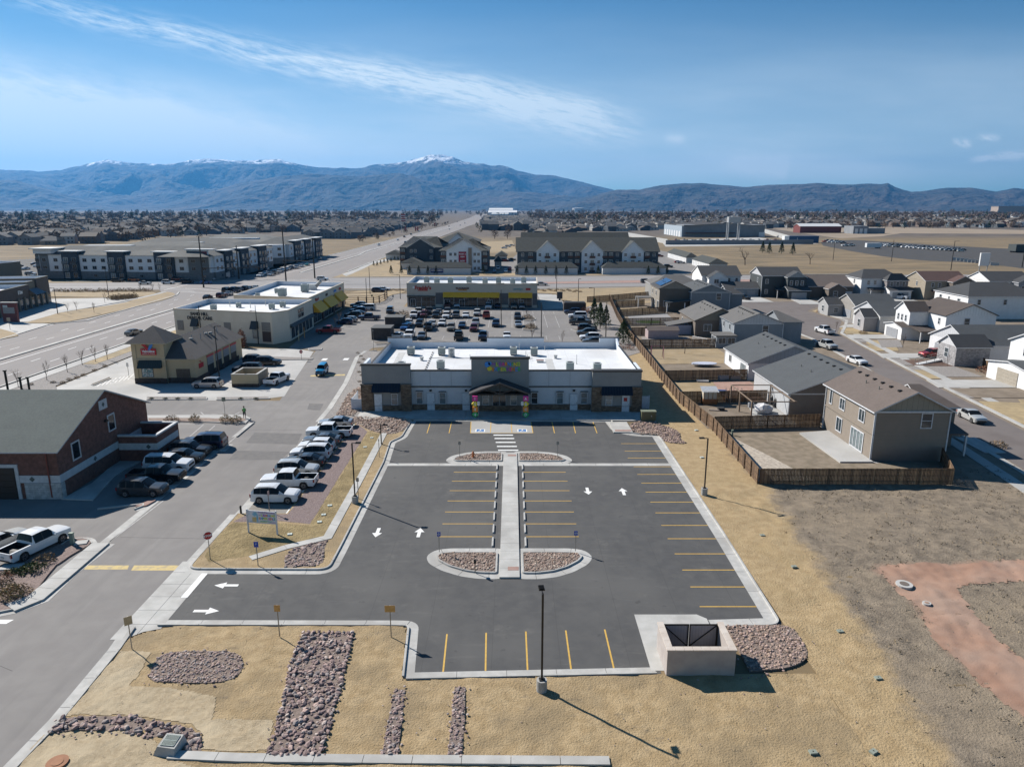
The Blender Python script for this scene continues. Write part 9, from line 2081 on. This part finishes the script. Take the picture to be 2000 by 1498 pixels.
# mall islands
for P in (((1024,620),(1044,620),(1047,624),(1040,628),(1022,627)),((1022,635),(1044,635),(1050,641),(1040,647),(1020,645)),((1024,660),(1052,660),(1056,672),(1022,672)),((1113,644),(1130,643),(1140,646),(1128,648)),((790,616),(780,622),(785,623),(800,619)),((725,668),(760,668),(765,672),(735,674)),((755,643),(790,643),(790,648),(757,647))): bed('kerbed_bed',fillet(gl(P),.6),MATS['bed_soil'])
gsheet('mall_side_bed',gl([(1137,603),(1180,592),(1196,600),(1232,650),(1250,690),(1215,700),(1190,672),(1168,672),(1150,640),(1142,620)]),GREYGRAVEL,.12)
mall=bpy.data.objects['side_street']
for py0,py1,xs in ((603,614,range(-30,20,3)),(617,640,range(-30,14,3)),(648,664,range(-28,14,3))):
 ya,yb=gp(900,py1)[1],gp(900,py0)[1]
 for x in xs:
  pm('bay_line',MB().box(x-.06,x+.06,ya,min(yb,ya+5.5 if py1-py0<18 else yb),.006,.012,FADED),mall)
# clutter in the back yards
def bx(n,lb,cat,px,py,w,d,h,m,rot=0,z=.13): x,y=gp(px,py,z); T=thing(n,lb,cat,(x,y,z),rot); pm('body',MB().box(-w/2,w/2,-d/2,d/2,0,h,m),T); return T
OR=mat('orange_wood',(.30,.13,.045),(.22,.1,.04),scale=2,rough=.8)
T=bx('shed','small greenhouse shed with white panels and orange base in the cluttered yard','shed',1384,788,2.2,1.6,.9,OR)
pm('glazed_walls',MB().box(-1.05,1.05,-.75,.75,.9,2.1,flat('shed_panel_cream',(.55,.48,.38))),T); pm('roof',MB().faces([(-1.25,-.95,2.0),(1.25,-.95,2.0),(1.25,.95,2.5),(-1.25,.95,2.5)],[(0,1,2,3)],flat('shed_roof_pale',(.45,.47,.5))),T)
for u in (-1.0,-.35,.35,1.0): pm('mullion',MB().box(u-.04,u+.04,-.78,-.751,.9,2.1,OR),T)
bx('raised_bed','orange wooden raised bed left in the cluttered yard','planter',1432,783,3.0,1.2,.6,OR,.05); bx('raised_bed','orange wooden raised bed against the house side','planter',1463,772,2.6,1.0,.6,OR,.1); bx('planter_box','low wooden planter in front of the orange beds','planter',1452,779,1.6,1.0,.4,OR,.3)
T=thing('hoop_frame','row of white garden hoops over the raised bed','garden hoops',(*gp(1434,782),.13))
for k in range(5):
 mb=MB(); x=-1.4+k*.6
 P=[(x,-.1+.5*cos(pi*j/8),.5+1.4*sin(pi*j/8)) for j in range(9)]
 for a,b in zip(P[:-1],P[1:]): mb.tube(a,b,.03,GALV,4)
 pm('hoop',mb,T)
x,y=gp(1490,806,.13); T=thing('tarped_heap','white tarp-covered heap on the patio of the cluttered yard','covered heap',(x,y,.13)); mb=MB(); mb.blob((0,0,.6),1.45,flat('white_tarp',(.58,.57,.58)),random.Random(3),.6,2); put('tarp',mb.mesh('tarp',smooth=False),T); pm('base',MB().box(-1.1,1.1,-.8,.8,0,.25,FRG),T)
for px,py,lb in ((1508,790,'black covered grill by the patio door, left'),(1516,795,'black covered grill by the patio door, right')): x,y=gp(px,py,.13); T=thing('covered_grill',lb,'grill',(x,y,.13)); pm('cover',MB().tube((0,0,0),(0,0,1.2),.55,TRIMB,10,.42),T); pm('hood',MB().tube((0,0,1.2),(0,0,1.45),.42,TRIMB,10,.15),T)
T=thing('garden_pergola','open timber pergola frame over the cluttered patio','pergola',(33.5,96,.1)); TB=flat('pergola_timber',(.22,.16,.115),.8)
for x,y in ((33.3,95),(33.3,100.2),(33.3,104.6),(39.3,104.6)): part('post',MB().box(x-.09,x+.09,y-.09,y+.09,0,3.0,TB),T)
for a,b in (((33.3,94.9),(33.3,104.7)),((39.3,94.9),(39.3,104.7)),((33.3,95),(39.5,95)),((33.3,104.6),(39.5,104.6)),((33.3,100.2),(39.5,100.2))): part('beam',MB().tube((a[0],a[1],3.05),(b[0],b[1],3.05),.09,TB,4),T)
for px,py,w,d,h,m,lb in ((1360,803,.8,.5,.5,flat('junk_white',(.5,.5,.5)),'pale junk pile by the long fence'),(1395,802,1.6,.3,.15,flat('junk_board',(.4,.33,.28)),'pale board lying in the cluttered yard'),(1408,801,.9,.9,.4,flat('junk_black',(.03,.03,.03)),'black tangle in the middle of the cluttered yard'),(1466,795,.8,.5,.7,flat('bin_grey',(.3,.31,.33)),'grey bin beside the pergola post'),(1409,768,1.5,.9,.5,flat('blue_tarp',(.03,.07,.2)),'small blue tarp heap in the cluttered yard'),(1372,746,2.0,.8,.3,flat('junk_white',(.5,.5,.5)),'pile of white boards in the paver yard'),(1414,741,2.4,.8,.7,flat('junk_metal',(.33,.33,.34)),'row of metal scrap along the paver yard'),(1436,741,1.8,.7,.6,flat('junk_tan',(.4,.33,.27)),'tan scrap at the end of the metal row')): bx('yard_clutter',lb,'clutter',px,py,w,d,h,m,RND.uniform(-.4,.4))
x,y=gp(1375,714,.2); T=thing('trampoline','pale oval trampoline leaning by the fence','trampoline',(x,y,.2)); pm('mat',MB().prism(ell(0,0,2.4,1.2,0,2*pi,18)[:-1],.3,.5,flat('trampoline_pale',(.5,.53,.62))),T)
for u in (-1.7,1.7): pm('leg',MB().tube((u,0,0),(u,0,.3),.05,FRG,6),T)
T=thing('swing_set','small pink and blue swing set frame near the fence','swing set',(*gp(1283,700),.13)); PK=flat('swing_pink',(.35,.12,.16))
for a,b in (((-1.2,-.8,0),(-1.2,0,2.4)),((-1.2,.8,0),(-1.2,0,2.4)),((1.2,-.8,0),(1.2,0,2.4)),((1.2,.8,0),(1.2,0,2.4)),((-1.2,0,2.4),(1.2,0,2.4))): pm('frame_tube',MB().tube(a,b,.06,PK,5),T)
T=bx('shed','long low grey-roofed shed with pink side in the gravel yard','shed',1292,659,7,3.4,1.9,flat('pale_pink_wall',(.42,.33,.33)),.02); pm('roof',MB().faces([(-3.7,-1.9,1.9),(3.7,-1.9,1.9),(3.7,0,2.6),(-3.7,0,2.6),(-3.7,1.9,1.9),(3.7,1.9,1.9)],[(0,1,2,3),(3,2,5,4)],RF['brown']),T)
# white ramp and railing at the grey house
T=thing('access_ramp','long white access ramp with railings beside the red SUV','ramp',(*gp(1790,714),.15)); a,b=gp(1790,713),gp(1880,700); ox,oy=T.location[0],T.location[1]
q=MB(); q.faces([(a[0],a[1]-.6,.2),(b[0],b[1]-.6,.9),(b[0],b[1]+.6,.9),(a[0],a[1]+.6,.2),(a[0],a[1]-.6,.0),(b[0],b[1]-.6,.6),(b[0],b[1]+.6,.6),(a[0],a[1]+.6,0)],[(0,1,2,3),(4,5,1,0),(6,7,3,2)],PORCHW); part('ramp_deck',q,T)
for sgn in (-.6,.6):
 for k in range(7): t=k/6; x,y=a[0]+(b[0]-a[0])*t,a[1]+(b[1]-a[1])*t+sgn; q=MB(); q.tube((x,y,.2),(x,y,1.2+.7*t),.04,GALV,5); part('baluster',q,T)
 for dz in (.55,1.0): q=MB(); q.tube((a[0],a[1]+sgn,.2+dz),(b[0],b[1]+sgn,.9+dz),.04,GALV,5); part('rail',q,T)
# the person with the green vest
x,y=gp(478,817,.13); T=thing('person','person in a green safety vest and dark trousers standing at the pavement corner','person',(x,y,.13),.3)
def skin_body(name,joints,edges,m,T):
 me=bpy.data.meshes.new(name); me.from_pydata([j[:3] for j in joints],edges,[]); me.materials.append(m)
 o=put(name,me,T); sk=o.modifiers.new('skin','SKIN'); sv=me.skin_vertices[0].data if me.skin_vertices else None
 if not me.skin_vertices:
  me.attributes.new if False else None
 return o
SKIN=flat('skin',(.32,.19,.14),.6); VEST=flat('vest_green',(.16,.48,.14),.7); TROU=flat('dark_trousers',(.02,.022,.03),.8); HAIR=flat('dark_hair',(.03,.02,.015),.8)
b_=MB()
def limb(P,n=8,m=SKIN):
 for (p,r),(q,s) in zip(P[:-1],P[1:]): b_.tube(p,q,r,m,n,s)
def lathe(mb,prof,m,n=12,sx=1,sy=1,cx=0,cy=0):
 i0=len(mb.v); k=mb.mat(m)
 for r,z in prof:
  for j in range(n): mb.v.append((cx+sx*r*cos(2*pi*j/n),cy+sy*r*sin(2*pi*j/n),z))
 for i in range(len(prof)-1):
  for j in range(n): mb.f.append((i0+i*n+j,i0+i*n+(j+1)%n,i0+(i+1)*n+(j+1)%n,i0+(i+1)*n+j)); mb.mi.append(k)
lathe(b_,[(.15,.88),(.17,.95),(.15,1.1),(.18,1.3),(.185,1.40),(.12,1.48),(.06,1.51),(.055,1.56),(.075,1.60),(.095,1.68),(.09,1.74),(.05,1.79),(.005,1.80)],SKIN,14,1.1,.72)
for s in (-1,1):
 limb([((s*.10,0,.92),.095),((s*.11,.01,.48),.062),((s*.12,.03,.08),.045)]); limb([((s*.12,.03,.06),.045),((s*.13,-.12,.035),.035)])
 limb([((s*.20,0,1.42),.055),((s*.25,.02,1.13),.042),((s*.17,-.22,1.08),.032),((s*.10,-.28,1.10),.03)])
 for f in range(4): limb([((s*(.10-.012*f),-.27,1.115-.018*f),.009),((s*(.06-.012*f),-.33,1.11-.018*f),.008)],5)
b_.tube((0,-.075,1.67),(0,-.10,1.66),.014,SKIN,5)
put('body',b_.mesh('body',smooth=True),T)
b2=MB(); lathe(b2,[(.165,.92),(.18,1.1),(.20,1.3),(.205,1.40),(.14,1.485),(.075,1.51)],VEST,14,1.12,.78); pm('safety_vest',b2,T)
b2=MB(); [b2.tube((s*.10,0,.94),(s*.11,.01,.48),.105,TROU,8,.075) or b2.tube((s*.11,.01,.48),(s*.12,.03,.06),.075,TROU,8,.06) for s in (-1,1)]; lathe(b2,[(.165,.86),(.18,.93),(.16,1.0)],TROU,12,1.12,.78); pm('trousers',b2,T)
b2=MB(); lathe(b2,[(.098,1.70),(.104,1.75),(.07,1.80),(.005,1.815)],HAIR,12,1.1,.85,0,.012); pm('hair',b2,T)

# ================================================================ mountains and haze
def ridged(x,y,o=5,s=1.0,seed=0):
 v=0; a=1; f=s; t=0
 for i in range(o):
  n=1-abs(NZ.noise(Vector((x*f,y*f,seed+i*7.3))))*2; v+=a*n; t+=a; a *= .5; f *= 2.1
 return v/t
def range_mesh(name,prof,D0,D1,base_y,m,seed,nx=420,ny=46,rough=.22,deep=1.0,foot=.35):
 """a mountain range whose skyline (bearing, height) follows prof; D0..D1 = distance of foot and crest"""
 A=[((p[0]-1000)/FPX/(cos(PITCH)+(749-p[1])/FPX*sin(PITCH)),(-sin(PITCH)+(749-p[1])/FPX*cos(PITCH))/(cos(PITCH)+(749-p[1])/FPX*sin(PITCH))) for p in prof]
 mb=MB(); k=mb.mat(m); a0,a1=A[0][0],A[-1][0]; rows=[]
 for j in range(ny+1):
  t=j/ny*(1.25); 
  for i in range(nx+1):
   a=a0+(a1-a0)*i/nx
   for (p,u),(q,v) in zip(A[:-1],A[1:]):
    if p<=a<=q: tt=(a-p)/(q-p); h=u+(v-u)*tt; break
   d=D0+(D1-D0)*t; H=h*D1+CAMH
   X,Y=a*d,d
   if t<=1: s=t**1.15
   else: s=1-(t-1)*2.5
   r=ridged(X/1900 ,Y/2300,6,1.0,seed)-.5
   w=math.sin(min(1,t)*pi)*.9+(.0 if t>.97 else .12)
   z=H*s+H*r*rough*w*deep
   cap=(h*d+CAMH)*(.74+.24*t)
   if t<.97 and z>cap: z=cap-(z-cap)*.35
   if t>=.97: z=H*(1 if t<=1.02 else s)+(NZ.noise(Vector((X/300,Y/300,seed)))*H*.018)+NZ.noise(Vector((X/110,Y/900,seed)))*H*.011
   if j==0: z=-5
   mb.v.append((X,Y,max(z,-5)))
 for j in range(ny):
  for i in range(nx): a=j*(nx+1)+i; mb.f.append((a,a+1,a+nx+2,a+nx+1)); mb.mi.append(k)
 o=put(name,mb.mesh(name,smooth=True)); o['kind']='structure'; return o
def mtn_extra(snow):
 def f(pos,col):
  x,y,z=xsplit(pos); n=xnoise(pos,.0012,6,.65)
  c=xmix(n.step(.4,.62),(.016,.024,.026),(.060,.050,.045))
  c=xmix(xnoise(pos,.006,5,.7).step(.5,.68)*.5,c,(.10,.08,.068))
  if snow:
   s=(z+(xnoise(pos,.0035,7,.75)-.5)*800.0).step(snow,snow+150.0)*xnoise(xvec(x*1.0,y*.3,z*1.6),.006,6,.7).step(.40,.5)
   c=xmix(s,c,(.85,.87,.9))
  return c
 return f
MT1=mat('far_mountain',(.1,.1,.08),rough=1,bump=1.0,bscale=.0022,bdist=260,extra=mtn_extra(1165.0)); MT2=mat('near_mountain',(.1,.1,.08),rough=1,bump=1.0,bscale=.0032,bdist=200,extra=mtn_extra(None))
far_prof=[(-900,345),(-400,340),(-150,330),(0,333),(45,334),(85,336),(120,333),(150,326),(180,319),(212,313),(245,319),(290,321),(330,322),(380,313),(410,311),(440,314),(480,315),(510,313),(545,312),(580,321),(620,328),(700,330),(735,322),(780,320),(815,310),(840,304),(862,303),(885,308),(905,317),(940,321),(962,325),(985,324),(1010,334),(1045,342),(1080,343),(1130,355),(1175,366),(1230,380),(1400,395),(1600,400),(2900,400)]
range_mesh('far_mountains',far_prof,13500,20500,0,MT1,3,nx=900,ny=64,rough=.5)
near_prof=[(1060,404),(1100,396),(1150,384),(1205,371),(1250,371),(1290,362),(1330,359),(1370,358),(1400,361),(1455,366),(1500,362),(1560,360),(1595,358),(1650,361),(1700,359),(1722,360),(1734,358),(1746,365),(1762,371),(1780,375),(1800,374),(1850,367),(1900,368),(1945,375),(1980,368),(2060,374),(2200,366),(2500,372),(3000,368)]
range_mesh('near_mountains',near_prof,9500,12500,0,MT2,9,nx=620,ny=48,rough=.6)
foot_prof=[(-900,352),(-300,360),(-60,350),(30,352),(100,372),(170,392),(230,400),(320,398),(400,378),(470,358),(540,345),(610,340),(700,345),(780,338),(830,352),(900,362),(960,372),(1040,376),(1120,384),(1200,392),(1300,403)]
range_mesh('foothills',foot_prof,11800,14200,0,MT2,21,nx=620,ny=44,rough=.6)
HZ=bpy.data.materials.new('haze'); HZ.use_nodes=True; t=HZ.node_tree; t.nodes.clear(); pv=t.nodes.new('ShaderNodeVolumePrincipled'); om=t.nodes.new('ShaderNodeOutputMaterial')
pv.inputs['Color'].default_value=(*HAZE_COL,1); pv.inputs['Density'].default_value=HAZE_DEN; pv.inputs['Anisotropy'].default_value=0.3
t.links.new(pv.outputs[0],om.inputs['Volume'])
mb=MB(); mb.box(-25000,25000,-580,25500,-40,1640,HZ); o=put('haze',mb.mesh('haze')); o.data.materials[0]=HZ; o['kind']='stuff'; o['label']='thin blue haze between the town and the mountains'

# ================================================================ tufts and stray stones on the open ground
tb=random.Random(77); TUFT=[mat('grass_tuft_'+n,c,tuple(v*.7 for v in c),scale=6,rough=1) for n,c in (('grey',(.17,.135,.095)),('straw',(.36,.27,.16)),('dark',(.09,.075,.045)))]
mb=MB()
for i in range(5200):
 x=tb.uniform(21,62); y=tb.uniform(28,78)
 if x<22+y*.085+tb.gauss(0,1.2) or NZ.noise(Vector((x*.3,y*.3,2)))<tb.uniform(-.5,.3) or (y>71 and x<48) or inside((x,y),pth): continue
 m=tb.choice(TUFT)
 for k in range(4): quadleaf(mb,(x+tb.gauss(0,.09),y+tb.gauss(0,.09),.17+relief(x,y,.13)+tb.uniform(0,.05)),tb.uniform(.04,.12),m,tb)
o=put('grass_tufts',mb.mesh('grass_tufts')); o['kind']='stuff'; o['label']='dry grass tufts over the grey field'
mb=MB()
for i in range(420):
 x=tb.uniform(-24,24); y=tb.uniform(26,45)
 if not slope_keep(x,y) and x<19.6: continue
 if tb.random()<.5: quadleaf(mb,(x,y,.17),tb.uniform(.03,.08),TUFT[2],tb)
 else: mb.blob((x,y,.15),tb.uniform(.02,.06),ST_DARK[tb.randrange(5)],tb,.6)
for P in ([(594,1235),(689,1235),(656,1370),(624,1473),(524,1472),(552,1375)],[(318,1276),(456,1272),(474,1306),(420,1334),(292,1330)],[(118,1402),(318,1412),(392,1440),(312,1437),(92,1432)],[(772,1346),(792,1346),(776,1478),(745,1478)],[(888,1341),(909,1341),(902,1478),(874,1478)],[(1420,1225),(1540,1230),(1550,1290),(1490,1320),(1440,1320)]):
 for q in jag(gl(P,.14),.35,.3,tb): mb.blob((q[0],q[1],.16),tb.uniform(.04,.11),ST_DARK[tb.randrange(5)],tb,.6)
o=put('stray_stones',mb.mesh('stray_stones')); o['kind']='stuff'; o['label']='stray stones and clods on the straw slope'
